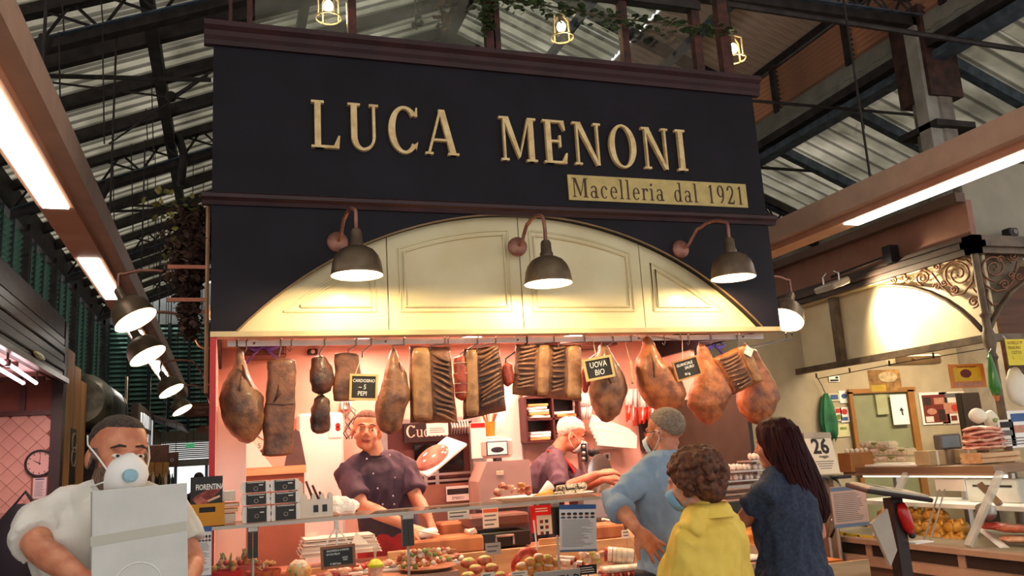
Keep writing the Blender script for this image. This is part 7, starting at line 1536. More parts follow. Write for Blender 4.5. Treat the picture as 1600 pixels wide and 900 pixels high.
for args in ((1498, 428, 23, 90, 2.2, 40, 1), (1443, 434, 12, 90, 1.8, 30, 1), (1413, 433, 6, 0, 1.4, 20, 1), (1397, 437, 5, 180, 1.4, 20, -1), (1463, 417, 7, 90, 1.4, 20, -1), (1464, 448, 6, 180, 1.4, 20, 1), (1491, 452, 7, 90, 1.4, 20, -1), (1521, 471, 10, 90, 1.8, 26, -1), (1475, 442, 5, 0, 1.3, 16, 1)): spiral(planeA, *args)
for pts in ([(1405, 436), (1420, 442), (1432, 432), (1442, 419), (1456, 426), (1470, 446), (1488, 462), (1506, 458), (1520, 440), (1522, 418), (1510, 406)], [(1395, 441), (1402, 446), (1415, 441)], [(1456, 424), (1466, 425), (1478, 414), (1492, 404), (1510, 406)], [(1520, 450), (1530, 462), (1531, 474)]): MB().tube([planeA(*p) for p in pts], .009, 6).build('scroll', IRC, rs_, smooth=True)
for args in ((1553, 418, 21, 90, 2.0, 40, 1), (1583, 400, 7, 0, 1.4, 20, 1), (1569, 445, 8, 180, 1.5, 22, 1), (1579, 430, 6, 90, 1.4, 18, -1), (1592, 432, 6, 0, 1.4, 18, 1), (1562, 405, 6, 0, 1.3, 16, -1)): spiral(planeB, *args)
for pts in ([(1534, 430), (1540, 446), (1555, 455), (1572, 452), (1582, 440), (1582, 425)], [(1543, 452), (1542, 466), (1550, 476), (1560, 475)], [(1572, 402), (1580, 410), (1590, 408), (1585, 425)]): MB().tube([planeB(*p) for p in pts], .009, 6).build('scroll', IRC, rs_, smooth=True)
MB().prism([(0, 0), (.55, .62), (.55, .72), (.0, .72)], .0, .01, front((RX+.02, RYC+.04, 2.34))).build('spandrel_back', mat('spandrel_olive', '6b5b42', 0.6), rs_)
# flood lamp on an arm
fl = thing('flood_lamp', 'white flood lamp on a black arm in front of the cream valance', 'lamp', at(1300, 450, X=5.45)); c = at(1300, 446, X=5.45); e = at(1392, 398, X=RX-.08)
MB().tube([c+UP*.08, e], .014, 8).build('arm', BLACKP, fl); MB().cbox(e, (.10, .10, .16)).build('bracket', BLACKP, fl)
Mf = T(c) @ rot('Y', -.35); MB().rbox(-.11, .11, -.14, .14, -.03, .03, .012, Mf).build('housing', mat('flood_white', 'b8ab98', 0.4), fl)
for s in (-1, 1): MB().tube([c+Vector((0, s*.11, .0)), c+Vector((0, s*.11, .10)), c+Vector((0, s*.05, .13))], .008, 6).build('yoke', STEEL, fl)
MB().box(.0, .10, -.12, .12, -.034, -.029, Mf).build('lens', mat('flood_lens', 'fff6e0', 0.3, emit=2.0, ecol=(1, .9, .68)), fl)
tgt = Vector((RX+.1, 5.85, 2.48)); src = c+Vector((.06, -.05, -.06)); dq = (tgt-src).to_track_quat('-Z', 'Y').to_euler()
l = lamp('flood_light', 'SPOT', src, 150.0, (1, .84, .55), .04, rot=dq, spot_size=2.4, spot_blend=.9); l.parent = fl; l.matrix_parent_inverse = wm(fl).inverted()
# back wall, door and interior of the stall
RW = 7.6
wr = struct('wall_right_stall', MB().box(5.2, 10.0, RW, RW+.1, 0, 3.0), mat('stall_wall_beige', 'b3a284', 0.7, var=0.08))
xa, xb, za, zb = pbox(1340, 612, 1425, 730, RW, 0)
d = struct('door_1', MB().box(xa, xb, RW-.03, RW-.005, 0, zb), mat('doorway_sage', '8a8b68', 0.6, var=0.08))
for x0, x1 in ((xa-.03, xa+.02), (xb-.12, xb-.03)): MB().box(x0, x1, RW-.06, RW-.028, 0, zb+.02).build('door_frame', mat('door_wood', 'a06c34', 0.5), d)
MB().box(xa-.03, xb, RW-.06, RW-.028, zb, zb+.05).build('lintel', MATS['door_wood'], d)
x0, x1, z0, z1 = pbox(1396, 616, 1414, 664, RW-.06, 0); MB().box(x0, x1, RW-.07, RW-.062, z0, z1).build('white_panel', PAPER, d); MB().prism([(0, 0), (.02, .0), (.012, .05), (.03, .05), (0, .09), (-.03, .05), (-.008, .05)], 0, .002, fr_(((x0+x1)/2+.02, RW-.071, z0+.10))).build('black_mark', INKD, d)
x0, x1, z0, z1 = pbox(1372, 616, 1385, 648, RW-.06, 0); MB().box(x0, x1, RW-.06, RW-.03, z0, z1).build('wall_box', mat('sage_light', 'a8a880', 0.6), d)
lamp_ = thing('ceiling_lamp', 'long ceiling lamp inside the right stall behind the valance', 'lamp', (7.0, 6.4, 2.95)); MB().box(6.3, 8.2, 6.3, 6.42, 2.93, 2.99).build('housing', PAPER, lamp_); MB().box(6.3, 8.2, 6.31, 6.41, 2.915, 2.93).build('diffuser', mat('lamp_diffuser', 'fff4dc', 0.5, emit=5.0, ecol=(1, .9, .7)), lamp_)
l = lamp('ceiling_light', 'AREA', (7.1, 6.36, 2.90), 75.0, (1, .84, .60), 1.8, .12); l.parent = lamp_; l.matrix_parent_inverse = wm(lamp_).inverted()
def wall_poster(lab, rect, m, bits=(), Y=None, name='wall_poster', nlines=0):
    Y = Y or RW-.012; xa, xb, za, zb = pbox(*rect, Y, 0); t = thing(name, lab, 'poster', ((xa+xb)/2, Y, za)); sh8 = MB().box(xa, xb, Y, Y+.004, za, zb).build('sheet', m, t); W, H = xb-xa, zb-za
    for k, (u0, v0, u1, v1, mm, sh) in enumerate(bits):
        M = fr_((xa+W*(u0+u1)/2, Y-.0004*(k+1), za+H*(v0+v1)/2)); a_, b_ = W*(u1-u0)/2, H*(v1-v0)/2
        if sh == 'o': MB().prism([(a_*math.cos(q*PI/10), b_*math.sin(q*PI/10)) for q in range(20)], 0, .0006, M).build('printed_shape', mm, sh8)
        else: MB().box(-a_, a_, -b_, b_, 0, .0006, M).build('printed_block', mm, sh8)
    if nlines: lines(t, xa+W*.1, xb-W*.1, za+H*.06, za+H*.3, Y-.001, nlines, INK)
    return t, (xa, xb, za, zb)
MC = lambda n, c: mat(n, c, 0.6, var=0.2, vs=25)
D1, D2, D3 = MC('print_maroon', '7a3026'), MC('print_dark', '3a2a26'), MC('print_rose', 'c98a70')
wall_poster('poster with a dark red collage left of the newspaper sheet on the beige wall', (1443, 612, 1478, 664), PAPER, [(.08, .05, .92, .92, D1, 'r'), (.12, .6, .4, .85, D2, 'r'), (.5, .62, .88, .82, D3, 'r'), (.2, .3, .55, .5, D3, 'o'), (.6, .1, .85, .45, D2, 'r'), (.12, .08, .4, .25, PAPERP, 'r')])
wall_poster('newspaper sheet with a red figure beside the collage poster', (1474, 611, 1511, 663), PAPERP, [(.2, .82, .8, .95, INK, 'r'), (.08, .68, .25, .8, INKD, 'r'), (.75, .68, .92, .8, INKD, 'r'), (.1, .32, .9, .66, D3, 'r'), (.35, .38, .6, .6, MC('print_red', 'c8402c'), 'o'), (.3, .1, .5, .25, D1, 'r'), (.6, .08, .9, .24, INKD, 'r')])
for rect, m, bits, lab in (((1296, 587, 1311, 597), PAPER, [(.1, .1, .9, .4, INKD, 'r'), (.6, .5, .9, .9, INKD, 'o')], 'small white and yellow sticker highest on the wall beside the green apron'), ((1296, 614, 1311, 627), mat('sticker_cream', 'd8cfa8', 0.5), [(.15, .2, .85, .8, BLUEI, 'r')], 'square sticker with a blue field'), ((1313, 610, 1325, 630), PAPER, [(.2, .35, .8, .75, BLUEI, 'o')], 'white sticker with a blue disc'), ((1328, 614, 1338, 640), mat('sticker_orange', 'd87020', 0.5), [(.3, .1, .7, .9, D1, 'r')], 'tall orange sticker beside the door frame'), ((1315, 636, 1325, 660), PAPER, [(.15, .5, .85, .9, MC('sticker_red', 'c83a2c'), 'o'), (.2, .1, .8, .35, BLUEI, 'r')], 'white sticker with a red disc'), ((1306, 637, 1314, 658), PAPERP, [(.15, .6, .85, .95, MATS['sticker_red'], 'r'), (.15, .1, .85, .5, HERB, 'o')], 'narrow red and green sticker'), ((1308, 662, 1326, 683), mat('sticker_yellow', 'e0d8a0', 0.5), [(.3, .55, .8, .75, HERB, 'r')], 'pale yellow sticker below the red disc')): wall_poster(lab, rect, m, bits, name='wall_sticker')
t = thing('wall_sticker', 'round crimson sticker beside the door frame', 'poster', at(1334, 655, Y=RW-.012)); M = fr_(at(1334, 653, Y=RW-.012)); MB().lathe([(0, .003), (.052, .003), (.052, 0)], 24, M).build('disc', mat('sticker_crimson', 'b02a44', 0.5), t); MB().box(-.04, .04, -.012, .012, .003, .004, M).build('band', PAPERP, t)
# green apron on a hook
c = at(1291, 622, Y=RW-.05); t = thing('green_apron', 'green cloth apron hanging from a wire on the beige wall', 'apron', c-UP*.5); rings = []
for z, w_, d_ in ((.05, .02, .02), (0, .05, .03), (-.1, .085, .04), (-.25, .11, .04), (-.36, .10, .035), (-.44, .05, .02)): rings.append([c+Vector((w_*math.cos(a)*(1+.15*math.sin(5*a)), d_*math.sin(a)*(1+.3*math.sin(4*a)), z+.03*math.sin(3*a)*(z < -.3))) for a in [k*2*PI/28 for k in range(28)]])
MB().loft(rings).build('cloth', mat('apron_green', '2f7a4c', 0.7, var=0.3, col2='1f5836'), t, smooth=True); MB().tube([c+UP*.04, at(1284, 602, Y=RW-.05), at(1277, 590, Y=RW-.05)], .004, 5).build('wire', BLACKP, t)
# notices hanging from the rail
wr_ = thing('hanging_wire_rail', 'thin wire with clips under the lower rail of the right stall', 'wire', (RX+.02, 6, 2.2)); MB().tube([at(1277, 592, X=RX+.02), at(1400, 568, X=RX+.02), at(1538, 545, X=RX+.02)], .004, 5).build('wire', BLACKP, wr_)
for px, py in ((1276, 590), (1328, 582), (1390, 571), (1459, 559)): p = at(px, py, X=RX+.02); MB().cbox(p+UP*.02, (.012, .012, .05)).build('clip', BLACKP, wr_)
wall_poster('photo sheet of poultry with yellow corner under the valance', (1360, 577, 1405, 612), mat('poultry_photo', 'b98a48', 0.6, var=0.5, vs=14, col2='7a5228'), [(.05, .0, .5, .3, mat('photo_yellow', 'e0b83c', 0.5), 'r'), (.3, .4, .9, .9, mat('photo_cream', 'd8bc8a', 0.6, var=0.3, vs=20), 'o')], Y=6.6, name='hanging_sheet')
t, r = wall_poster('orange and yellow sheet with a red round picture hanging from the rail', (1487, 568, 1536, 607), mat('sheet_orange', 'e88a2c', 0.5), [(.12, .28, .88, .86, mat('sheet_yellow', 'f0c020', 0.5), 'r'), (.3, .42, .62, .78, D1, 'o'), (.1, .05, .9, .24, D3, 'r')], Y=5.75, name='hanging_sheet'); text('Cotolette Carni Tradizionali', (r[3]-r[2])*.12, D1, fr_(((r[0]+r[1])/2, 5.748, r[3]-.025)), t, 'sheet_lettering', ex=.0004, sx=.75)
for s in (.1, .9): MB().tube([(r[0]+(r[1]-r[0])*s, 5.752, r[3]), (r[0]+(r[1]-r[0])*s-.02, 5.8, 2.22)], .002, 4).build('string', TWINE, t)
x0, x1, z0, z1 = pbox(1398, 553, 1471, 570, 6.3, 0); t = thing('air_unit', 'flat cream wall unit with a brown badge below the rail', 'appliance', (x0, 6.3, z0)); MB().rbox(x0, x1, 6.3, 6.42, z0, z1, .015).build('case', mat('unit_cream', 'bda982', 0.5), t); MB().ell(((x0*.6+x1*.4), 6.298, (z0+z1)/2), (.03, .003, .015), 14, 6).build('badge', mat('badge_brown', '8a5a2c', 0.5), t, smooth=True)
t, r = wall_poster('yellow sign reading AGNELLO MAIALINO beside the corner post', (1577, 529, 1640, 571), mat('sign_yellow', 'f0d420', 0.5), (), Y=RYC-.06, name='hanging_sheet')
for k, s in enumerate(('AGNELLO M', 'MAIALINO', 'COTTO', 'L.')): text(s, .036, D1 if k < 2 else INKD, fr_((r[0]+.02+.03*(k > 1), RYC-.0605, r[3]-.03-k*.04)), t, 'sheet_lettering', ex=.0004, align='LEFT', sx=.8)
MB().tube([(r[0]+.02, RYC-.058, r[3]), (r[0]+.01, RYC-.04, 2.3)], .003, 5).build('hook', PAPER, t)
# green bag, white sacks, papers by the post
c = at(1547, 560, Y=5.0); t = thing('green_bag', 'knotted green plastic bag hanging from the corner post', 'bag', c-UP*.35); MB().tube([c+UP*.05, Vector((RX-.02, RYC-.02, 2.2))], .004, 5).build('loop', PAPER, t); MB().tube([c+UP*.05, c, c-UP*.10, c-UP*.22, c-UP*.29], [.006, .018, .035, .05, .03], 12, flat=.7).build('plastic', mat('bag_green', '3f8a3c', 0.3, var=0.3, coat=.4, col2='276428'), t, smooth=True); MB().tube([c-UP*.28, c-UP*.33], [.025, .012], 8).build('orange_end', mat('bag_end_orange', 'c06a3a', 0.5), t)
for k, (px, py, rx, rz, lab) in enumerate(((1590, 605, .11, .16, 'large bulging white sack right of the corner post'), (1548, 655, .06, .07, 'crumpled white paper with a green label behind the meat'), (1528, 650, .075, .06, 'white paper sheet standing behind the meat crate'))):
    c = at(px, py, Y=5.25 if k == 0 else 5.15); t = thing('white_sack' if k == 0 else 'white_paper', lab, 'bag' if k == 0 else 'paper', c-UP*rz); mb = MB().ell((0, 0, 0), (rx, .05, rz), 20, 14); mb.mapv(lambda p: c+p*(1+.14*noise.noise(p*18+Vector((k*3, 0, 0))))).build('wrap', mat('sack_white', 'ece2d0', 0.5, var=0.1), t, smooth=True)
    if k == 1: MB().ell(c+Vector((-.005, -.05, -.01)), (.032, .006, .018), 14, 6).build('green_label', HERB, t, smooth=True)
for k, (rect, m, lab) in enumerate((((1566, 655, 1582, 698), PAPERP, 'tilted price list on the corner post'), ((1583, 640, 1615, 700), PAPER, 'white sheet with pictures right of the corner post'))): t, r = wall_poster(lab, rect, m, [(.1, .7, .9, .92, INKD if k == 0 else BLUEI, 'r'), (.15, .4, .85, .6, INK if k == 0 else D3, 'r')], Y=4.86, name='hanging_sheet', nlines=3)
# ---- counter along the aisle
CZ = mat('rc_wood', '8a6a4e', 0.5, var=0.2, vs=4, stretch=(1, .3, 1)); CDK = mat('rc_dark', '2c211c', 0.5)
rc = thing('right_counter', 'wooden right-hand counter with slanted glass and a wood shelf on top', 'counter', (5.0, 5.0, 0))
MB().box(4.55, 5.6, 3.6, 6.0, 0, .70).build('base', CZ, rc); MB().box(4.54, 4.60, 3.6, 6.0, .70, .79).build('dark_band', CDK, rc); MB().box(4.50, 4.62, 3.6, 6.02, .785, .82).build('ledge', mat('rc_ledge', 'a88a72', 0.4), rc); MB().box(4.46, 4.56, 3.6, 6.02, .64, .70).build('ledge', MATS['rc_ledge'], rc)
for y in (4.45, 5.3): MB().box(4.53, 4.56, y, y+.06, .70, .79).build('band_divider', MATS['rc_ledge'], rc)
MB().box(4.62, 5.6, 3.6, 6.0, .70, .82).build('bed', mat('rc_bed', 'a89c84', 0.4), rc)
def slab(p, q, y0, y1, th): 
    p, q = Vector((p[0], 0, p[1])), Vector((q[0], 0, q[1])); n = Vector((-(q-p).z, 0, (q-p).x)).normalized()*th; return MB().add([p+Vector((0, y0, 0)), q+Vector((0, y0, 0)), q+n+Vector((0, y0, 0)), p+n+Vector((0, y0, 0)), p+Vector((0, y1, 0)), q+Vector((0, y1, 0)), q+n+Vector((0, y1, 0)), p+n+Vector((0, y1, 0))], [(0,1,2,3),(7,6,5,4),(0,4,5,1),(1,5,6,2),(2,6,7,3),(3,7,4,0)])
for y0, y1 in ((3.6, 4.44), (4.50, 5.28), (5.33, 6.0)): slab((4.60, .82), (4.98, 1.27), y0, y1, .008).build('slanted_glass', GLS, rc)
for y in (4.44, 5.28): slab((4.60, .82), (4.98, 1.27), y, y+.05, .03).build('glass_post', mat('perspex', 'd8d4c8', 0.15, alpha=.55, coat=.5), rc)
MB().box(4.95, 5.45, 4.5, 6.0, 1.27, 1.32).build('wood_shelf', CZ, rc); MB().box(4.95, 5.0, 4.5, 6.0, 1.255, 1.27).build('shelf_edge', MATS['rc_ledge'], rc)
MB().box(5.0, 5.5, 3.6, 6.0, 1.02, 1.05).build('inner_shelf', PAPER, rc)
for y in (4.5, 5.2, 5.9): MB().box(5.40, 5.44, y, y+.04, .82, 1.27).build('shelf_post', STEEL, rc)
dl = thing('display_fill_lamp', 'added tube lamp brightening the display under the wood shelf of the right counter', 'lamp', (5.1, 5.0, 1.24)); MB().tube([(5.1, 4.5, 1.243), (5.1, 5.95, 1.243)], .011, 10).build('tube', mat('display_fill_tube', 'fff0d8', 0.5, emit=1.5, ecol=(1, .9, .72)), dl, smooth=True)  # tube and area light added to brighten the dim display
for y in (4.5, 5.95): MB().cbox((5.1, y, 1.246), (.03, .03, .035)).build('end_cap', STEEL, dl)
l = lamp('display_fill_light', 'AREA', (5.1, 5.2, 1.225), 2.2, (1, .85, .65), .03, 1.4); l.parent = dl; l.matrix_parent_inverse = wm(dl).inverted()
x0, x1, z0, z1 = pbox(1513, 613, 1529, 700, 7.1, 0); t = thing('dark_cabinet', 'dark brown narrow cabinet right of the newspaper sheet', 'cabinet', ((x0+x1)/2, 7.1, 0)); MB().box(x0, x1, 7.1, 7.16, 0, z1).build('body', CDK, t); MB().box(x0+.01, x1-.01, 7.085, 7.1, .1, z1-.02).build('door', CDK, t)
# poultry and meat on the bed
CHK = FOOD('chicken_yellow', 'e0a840', 'c07c28')
for k in range(16):
    px = 1425+(k % 6)*15+random.uniform(-4, 4); py = 842-(k//6)*17+random.uniform(-4, 4); c = at(px, py, X=4.95+.06*(k//6))
    t = blob('chicken', 'yellow plucked chicken in the heap on the right counter', 'poultry', c, (.055, .075, .05), CHK, 'chickens on the right counter', seed=k, amp=.12, M=rot('Z', random.uniform(0, 3)))
    MB().tube([c+Vector((.0, .03, .03)), c+Vector((-.02, -.04, .055)), c+Vector((-.05, -.07, .03))], [.02, .016, .008], 8).build('drumstick', CHK, t, smooth=True)
for k, (px, py, m_, lab) in enumerate(((1470, 853, REDM, 'flat red minced meat in front of the chickens'), (1555, 822, REDM, 'red minced meat heap right of the glass post'), (1585, 826, BURG_, 'dark sausages heap at the right edge'), (1590, 842, PALE, 'pale shredded meat heap at the right edge'), (1385, 805, CRUMB, 'round golden loaf behind the lectern post'), (1540, 800, STEEL, 'small steel ladle bowl above the sausages'))):
    c = at(px, py, X=4.85 if k != 4 else 4.9); blob('meat_heap' if k not in (4, 5) else ('bread_loaf' if k == 4 else 'steel_bowl'), lab, 'meat' if k < 4 else ('bread' if k == 4 else 'bowl'), c, (.09, .12, .025) if k not in (4, 5) else (.07, .07, .06), m_, seed=k, amp=.25)
t = thing('white_ramp', 'slanted white plastic strip inside the glass of the right counter', 'strip', at(1550, 845, X=4.75)); A, B = at(1528, 822, X=4.9), at(1570, 856, X=4.72); MB().tube([A, B], .03, 4, flat=.2).build('strip', WHITEP, t)
t = thing('yellow_labels', 'row of small yellow price labels along the ledge', 'labels', at(1330, 835, X=4.60))
for k in range(3): p = at(1308+k*22, 833+k*3, X=4.60); MB().box(4.595, 4.60, p.y-.10, p.y+.08, p.z-.012, p.z+.012).build('label', mat('label_yellow', 'e8c820', 0.5), t)
# egg cartons on the wood shelf
ECM = mat('pulp_carton', 'd6c4a2', 0.8, var=0.15); n = 0
for row, (x0, y0, cnt, st) in enumerate(((1355, 716, 5, 15), (1358, 704, 5, 14.5), (1358, 694, 3, 15))):
    for k in range(cnt):
        c = at(x0+k*st, y0, X=5.2); n += 1
        t = thing('egg_carton', '%s pulp egg carton in the %s row on the wood shelf' % (('first', 'second', 'third', 'fourth', 'fifth')[k], ('bottom', 'middle', 'top')[row]), 'carton', c-UP*.03, group='egg cartons on the wood shelf')
        MB().loft([[(c.x+sx*.05*w_, c.y+sy*.06*w_, c.z+z) for sx, sy in ((-1, -1), (1, -1), (1, 1), (-1, 1))] for z, w_ in ((-.032, .82), (-.002, 1.0), (.002, 1.0), (.022, .78))]).build('carton', ECM, t)
        MB().box(c.x-.036, c.x+.036, c.y-.045, c.y+.045, c.z+.0225, c.z+.024).build('label', HERB if (k+row) % 2 else PAPERP, t); MB().box(c.x-.0525, c.x-.046, c.y-.035, c.y+.035, c.z-.004, c.z+.012).build('front_label', HERB if (k+row) % 2 else PAPERP, t); [MB().ell((c.x-.046, c.y+s_*.028, c.z-.012), (.012, .022, .018), 10, 7).build('egg_cell', ECM, t, smooth=True) for s_ in (-1, 1)]
t = thing('white_tray', 'white tray under the pulp egg cartons', 'tray', (5.2, 5.6, 1.32)); MB().rbox(5.05, 5.36, 5.28, 5.95, 1.32, 1.335, .005).build('tray', WHITEP, t)
x0, x1, z0, z1 = pbox(1312, 706, 1344, 738, 6.0, 0); t = thing('brown_carton', 'brown carton of eggs left of the egg cartons', 'carton', ((x0+x1)/2, 6.0, z0)); MB().box(x0, x1, 5.85, 6.0, z0, z1).build('box', mat('kraft', 'a8703c', 0.6), t, bevel=.004)
for k in range(5): MB().ell((x0+.02+k*(x1-x0-.04)/4, 5.9, z1+.012), (.02, .02, .022), 10, 8).build('egg', mat('egg_cream', 'e2d2b4', 0.5), t, smooth=True)
# small scale, crate, meat on the shelf
x0, x1, z0, z1 = pbox(1469, 677, 1498, 703, 5.2, 0); t = thing('shop_scale', 'grey scale head with a blue-grey screen on a post on the wood shelf', 'scale', ((x0+x1)/2, 5.2, 1.32)); MB().rbox(x0, x1, 5.18, 5.26, z0, z1, .01).build('head', mat('scale_taupe', '6b6258', 0.4), t); MB().box(x0+.012, x1-.03, 5.175, 5.18, z0+.015, z1-.015).build('screen', mat('scale_screen', '7f93a4', 0.3), t); MB().box((x0+x1)/2-.03, (x0+x1)/2+.03, 5.2, 5.24, 1.32, z0).build('post', STEEL, t)
x0, x1, z0, z1 = pbox(1519, 704, 1575, 724, 4.9, 0); t = thing('wooden_crate', 'low wooden slat crate under the pink meat on the shelf', 'crate', ((x0+x1)/2, 4.9, 1.32))
for k in range(2): h_ = (z1-1.325)/2; MB().box(x0, x1, 4.8, 4.815, 1.325+k*h_+.004, 1.325+(k+1)*h_-.004).build('slat', PINE, t); MB().box(x0, x1, 4.985, 5.0, 1.325+k*h_+.004, 1.325+(k+1)*h_-.004).build('slat', PINE, t)
MB().box(x0, x1, 4.815, 4.985, 1.325, 1.335).build('bottom', PINE, t)
for x in (x0, x1-.02): MB().box(x, x+.02, 4.815, 4.985, 1.335, z1).build('end_board', PINE, t)
x0, x1, z0, z1 = pbox(1506, 664, 1567, 703, 4.9, 0); t = thing('pork_slab', 'big folded slab of pink streaky pork on the wooden crate', 'meat', ((x0+x1)/2, 4.9, z0))
for k in range(6): z = z0+.012+(z1-z0-.02)*k/5.5; mb = MB().ell((0, 0, 0), ((x1-x0)/2*(1-.03*k), .09, .020), 20, 8); c = Vector(((x0+x1)/2+.01*math.sin(k*2), 4.9, z)); mb.mapv(lambda p: c+p+Vector((0, 0, .018*noise.noise(Vector((p.x*14+k, p.y*8, 0)))))).build('fold', FOOD('pork_pink', 'd98a70', 'b05a44') if k % 2 else PALE, t, smooth=True)
# wrapped boxes on the shelf
for k, (rect, m_, lab) in enumerate((((1445, 703, 1468, 722), mat('box_tan', 'c0a87c', 0.6), 'tan box left of the scale post'), ((1493, 701, 1518, 722), MATS['box_tan'], 'tan box between the scale and the crate'))): x0, x1, z0, z1 = pbox(*rect, 5.2, 0); t = thing('cardboard_box', lab, 'box', ((x0+x1)/2, 5.2, 1.32)); MB().rbox(x0, x1, 5.15, 5.3, 1.322, z1, .004).build('carton', m_, t); MB().box((x0+x1)/2-.01, (x0+x1)/2+.01, 5.148, 5.15, 1.322, z1).build('tape', PAPERP, t)
t = thing('card_machine', 'pale machine with dark slot inside the right counter', 'appliance', at(1550, 775, X=5.3)); a, b = at(1530, 790, X=5.25), at(1598, 752, X=5.25); MB().rbox(5.2, 5.35, b.y, a.y+.05, 1.05, 1.22, .01).build('case', mat('machine_grey', 'c4bfb4', 0.4), t); MB().box(5.195, 5.2, b.y+.05, a.y-.02, 1.16, 1.175).build('slot', BLACKP, t)
t = thing('wooden_wedge', 'brown wooden bar leaning inside the right counter glass', 'bar', at(1540, 775, X=5.05)); MB().tube([at(1531, 757, X=5.02), at(1562, 788, X=5.02)], .03, 4).build('bar', CZ, t)
t = thing('white_scoop_card', 'bright white card sloping inside the glass near the post', 'card', at(1490, 757, X=5.0)); a, b = at(1466, 764, X=5.02), at(1508, 749, X=5.02); MB().box(5.0, 5.012, b.y, a.y, min(a.z, b.z)-.01, max(a.z, b.z)).build('card', WHITEP, t)
for k in range(2): tag(MB().tube([at(1468+k*8, 765, X=4.98), at(1444+k*10, 843, X=4.66)], .006, 6).build('metal_rod', STEEL), '%s thin steel rod of the pair along the slanted glass' % ('left', 'right')[k], 'rod')
# calendar on the end of the counter
c = at(1288, 712, Y=5.55); t = thing('calendar', 'block calendar sheet showing a big 26 on the counter end', 'calendar', (c.x, 5.55, 1.3)); Q = [at(1252, 676, Y=5.55), at(1296, 674, Y=5.55), at(1322, 742, Y=5.50), at(1268, 746, Y=5.50)]
cx = (Q[0]+Q[1]+Q[2]+Q[3])/4; ux = Vector((1, 0, 0)); uy = Vector((-.13, .10, 1)); W, H = .245, .315; M = fr_(cx+Vector((0, 0, 0)), (1, .0, -.03), (0, .25, 1)); M = T(cx) @ rot('Y', .0) @ T(-cx) @ M
MB().box(-W/2, W/2, -H/2, H/2, -.012, 0, M).build('block', mat('calendar_paper', 'd8cdb4', 0.6, var=0.05), t); MB().box(-W/2-.005, W/2+.005, H/2-.03, H/2+.012, -.014, .004, M).build('metal_header', mat('calendar_header', 'a89c86', 0.4), t)
text('26', .165, INKD, M @ T(.0, .055, .0006), t, 'big_numeral', ex=.0004, bold=.005, sx=.95)
text('martedi', .022, INKD, M @ T(0, .135-.012, .0006), t, 'calendar_lettering', ex=.0003); text('maggio', .032, INKD, M @ T(.01, -.02, .0006), t, 'calendar_lettering', ex=.0003, bold=.0006)
for k in range(4): MB().box(-.08+.01*k, .09-.012*k, -.062-k*.018, -.056-k*.018, .0005, .001, M).build('print_bar', INK, t)
MB().box(cx.x-.16, cx.x+.16, 5.42, 5.68, cx.z-H/2-.035, cx.z-H/2-.012).build('shelf_board', BLACKP, t); MB().box(cx.x-.05, cx.x+.05, 5.5, 5.6, .0, cx.z-H/2-.035).build('stand_post', CZ, t)
# poster and curved perspex at the counter end
health_poster_args = (1305, 757, 1351, 826)
xa, xb, za, zb = pbox(*health_poster_args, 5.0, 0); t = thing('notice_sheet', 'pinkish printed notice with blue bands on the counter end beside the lectern', 'poster', ((xa+xb)/2, 5.0, za)); MB().box(xa, xb, 5.0, 5.003, za, zb).build('sheet', mat('notice_pink', 'c9a493', 0.6), t); MB().box(xa, xb, 4.9985, 5.0, zb-.03, zb-.004).build('blue_header', mat('footer_blue', '6a7890', 0.6), t); MB().box(xa, xb, 4.9985, 5.0, za, za+.025).build('blue_footer', MATS['footer_blue'], t); lines(t, xa+.02, xb-.02, za+.04, zb-.045, 5.0, 15, INK, seed=12)
MB().box(xa+.02, xa+.03, 5.003, 5.02, .70, zb).build('support_strip', STEEL, t)
t = thing('perspex_screen', 'clear curved perspex guard at the counter end behind the dark-haired woman', 'screen', at(1300, 800, Y=5.1)); MB().tube([at(1298, 745, Y=5.1), at(1310, 770, Y=5.1), at(1306, 800, Y=5.1), at(1296, 840, Y=5.1)], [.06, .06, .05, .03], 14, flat=.3).build('shell', glass('perspex_clear', (.9, .9, .88), .25, .1), t, smooth=True); MB().tube([at(1296, 840, Y=5.1), (at(1296, 840, Y=5.1).x, 5.1, 0)], .01, 6).build('leg', STEEL, t)
x0, x1, z0, z1 = pbox(1285, 874, 1318, 902, 4.3, 0); t = thing('orange_carton', 'orange carton with a dark slot handle low beside the dark-haired woman', 'carton', ((x0+x1)/2, 4.3, z0)); MB().box(x0, x1, 4.3, 4.5, z0-.05, z1).build('box', mat('carton_deep_orange', 'c4701c', 0.6), t); MB().rbox(x0+.03, x1-.03, 4.297, 4.3, z1-.035, z1-.02, .004).build('slot', BLACKP, t)
t2 = thing('crate_stand', 'pale crate under the low orange carton', 'crate', ((x0+x1)/2, 4.4, 0)); 
for k in range(5): MB().box(x0-.05, x1+.14, 4.25, 4.27, .05+k*.17, .05+k*.17+.13).build('slat', PINE, t2)
MB().box(x0-.05, x1+.14, 4.27, 4.6, 0, z0-.055).build('body', PINE, t2)
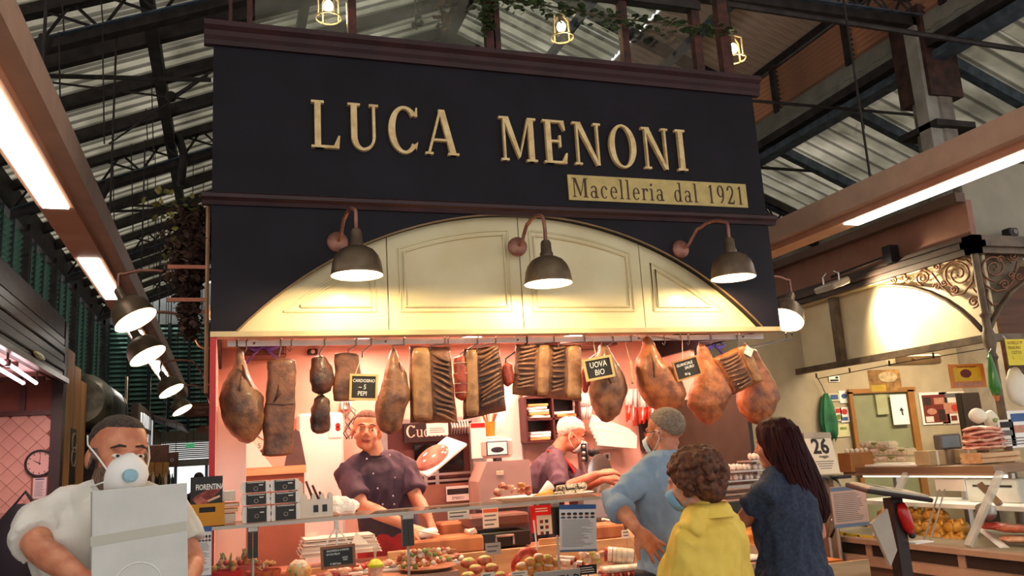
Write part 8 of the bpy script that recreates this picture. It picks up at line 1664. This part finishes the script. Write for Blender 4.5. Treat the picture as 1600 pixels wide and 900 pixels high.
# ---- lectern with red bottle
LY_ = 4.0; DKW = mat('lectern_dark', '2e1a18', 0.45, var=0.3)
P1 = at(1396, 790, Y=LY_); t = thing('lectern', 'dark wooden lectern with a slanted top in the right aisle', 'lectern', (P1.x, LY_, 0))
MB().box(P1.x-.038, P1.x+.038, LY_-.035, LY_+.035, .03, 1.22).build('post', DKW, t); MB().box(P1.x-.2, P1.x+.2, LY_-.2, LY_+.2, 0, .03).build('foot', DKW, t)
tc_ = at(1388, 766, Y=LY_); Mt = T(tc_) @ rot('Z', -.25) @ rot('Y', .20) @ rot('X', .10); MB().rbox(-.19, .19, -.14, .14, -.025, .0, .006, Mt).build('top_board', DKW, t); MB().box(-.17, .17, -.12, .12, .0, .012, Mt).build('book', mat('book_cream', 'cfc3ae', 0.6), t)
MB().lathe([(0, .0125), (.03, .0125), (.03, .012)], 16, Mt @ T(.05, 0, 0)).build('print_disc', INKD, t); MB().box(-.12, -.02, -.08, .08, .012, .013, Mt).build('print_block', INK, t)
c = at(1414, 800, Y=LY_-.05); b = thing('red_bottle', 'red bottle with black cap tilted on the lectern side', 'bottle', c-UP*.08); MB().tube([at(1407, 786, Y=LY_-.05), at(1411, 800, Y=LY_-.05), at(1419, 822, Y=LY_-.05), at(1424, 833, Y=LY_-.05)], [.02, .036, .034, .02], 16).build('bottle', mat('bottle_red', 'c81c14', 0.3, coat=.4), b, smooth=True); MB().ell(at(1425, 836, Y=LY_-.05), .021).build('cap', BLACKP, b, smooth=True); MB().box(at(1412, 843, Y=LY_).x, at(1440, 843, Y=LY_).x, LY_-.09, LY_-.0, at(1425, 845, Y=LY_).z-.006, at(1425, 845, Y=LY_).z).build('drip_plate', WHITEP, b)
t = thing('cloth_bag', 'pale grey cloth bag hanging on the lectern post', 'bag', at(1380, 870, Y=LY_-.04)); A = [at(1387, 795, Y=LY_-.045), at(1362, 818, Y=LY_-.045), at(1392, 885, Y=LY_-.045), at(1402, 860, Y=LY_-.045)]
MB().add(A+[p+Vector((0, .02, 0)) for p in A], [(0, 1, 2, 3), (7, 6, 5, 4), (0, 4, 5, 1), (1, 5, 6, 2), (2, 6, 7, 3), (3, 7, 4, 0)]).build('cloth', mat('cloth_grey', 'b8a898', 0.7, var=0.1), t)
# dark pole with hanging items at the right edge, speaker on the fascia
t = thing('speaker', 'small black camera on top of the corner stall moulding', 'speaker', at(1577, 362, Y=RYC)); c = at(1577, 362, Y=RYC-.02); MB().rbox(c.x-.05, c.x+.05, RYC-.07, RYC+.02, 3.14, 3.21, .01).build('case', BLACKP, t); MB().lathe([(0, .01), (.02, .008), (.022, 0)], 12, fr_((c.x, RYC-.07, 3.175))).build('lens', STEELD, t)
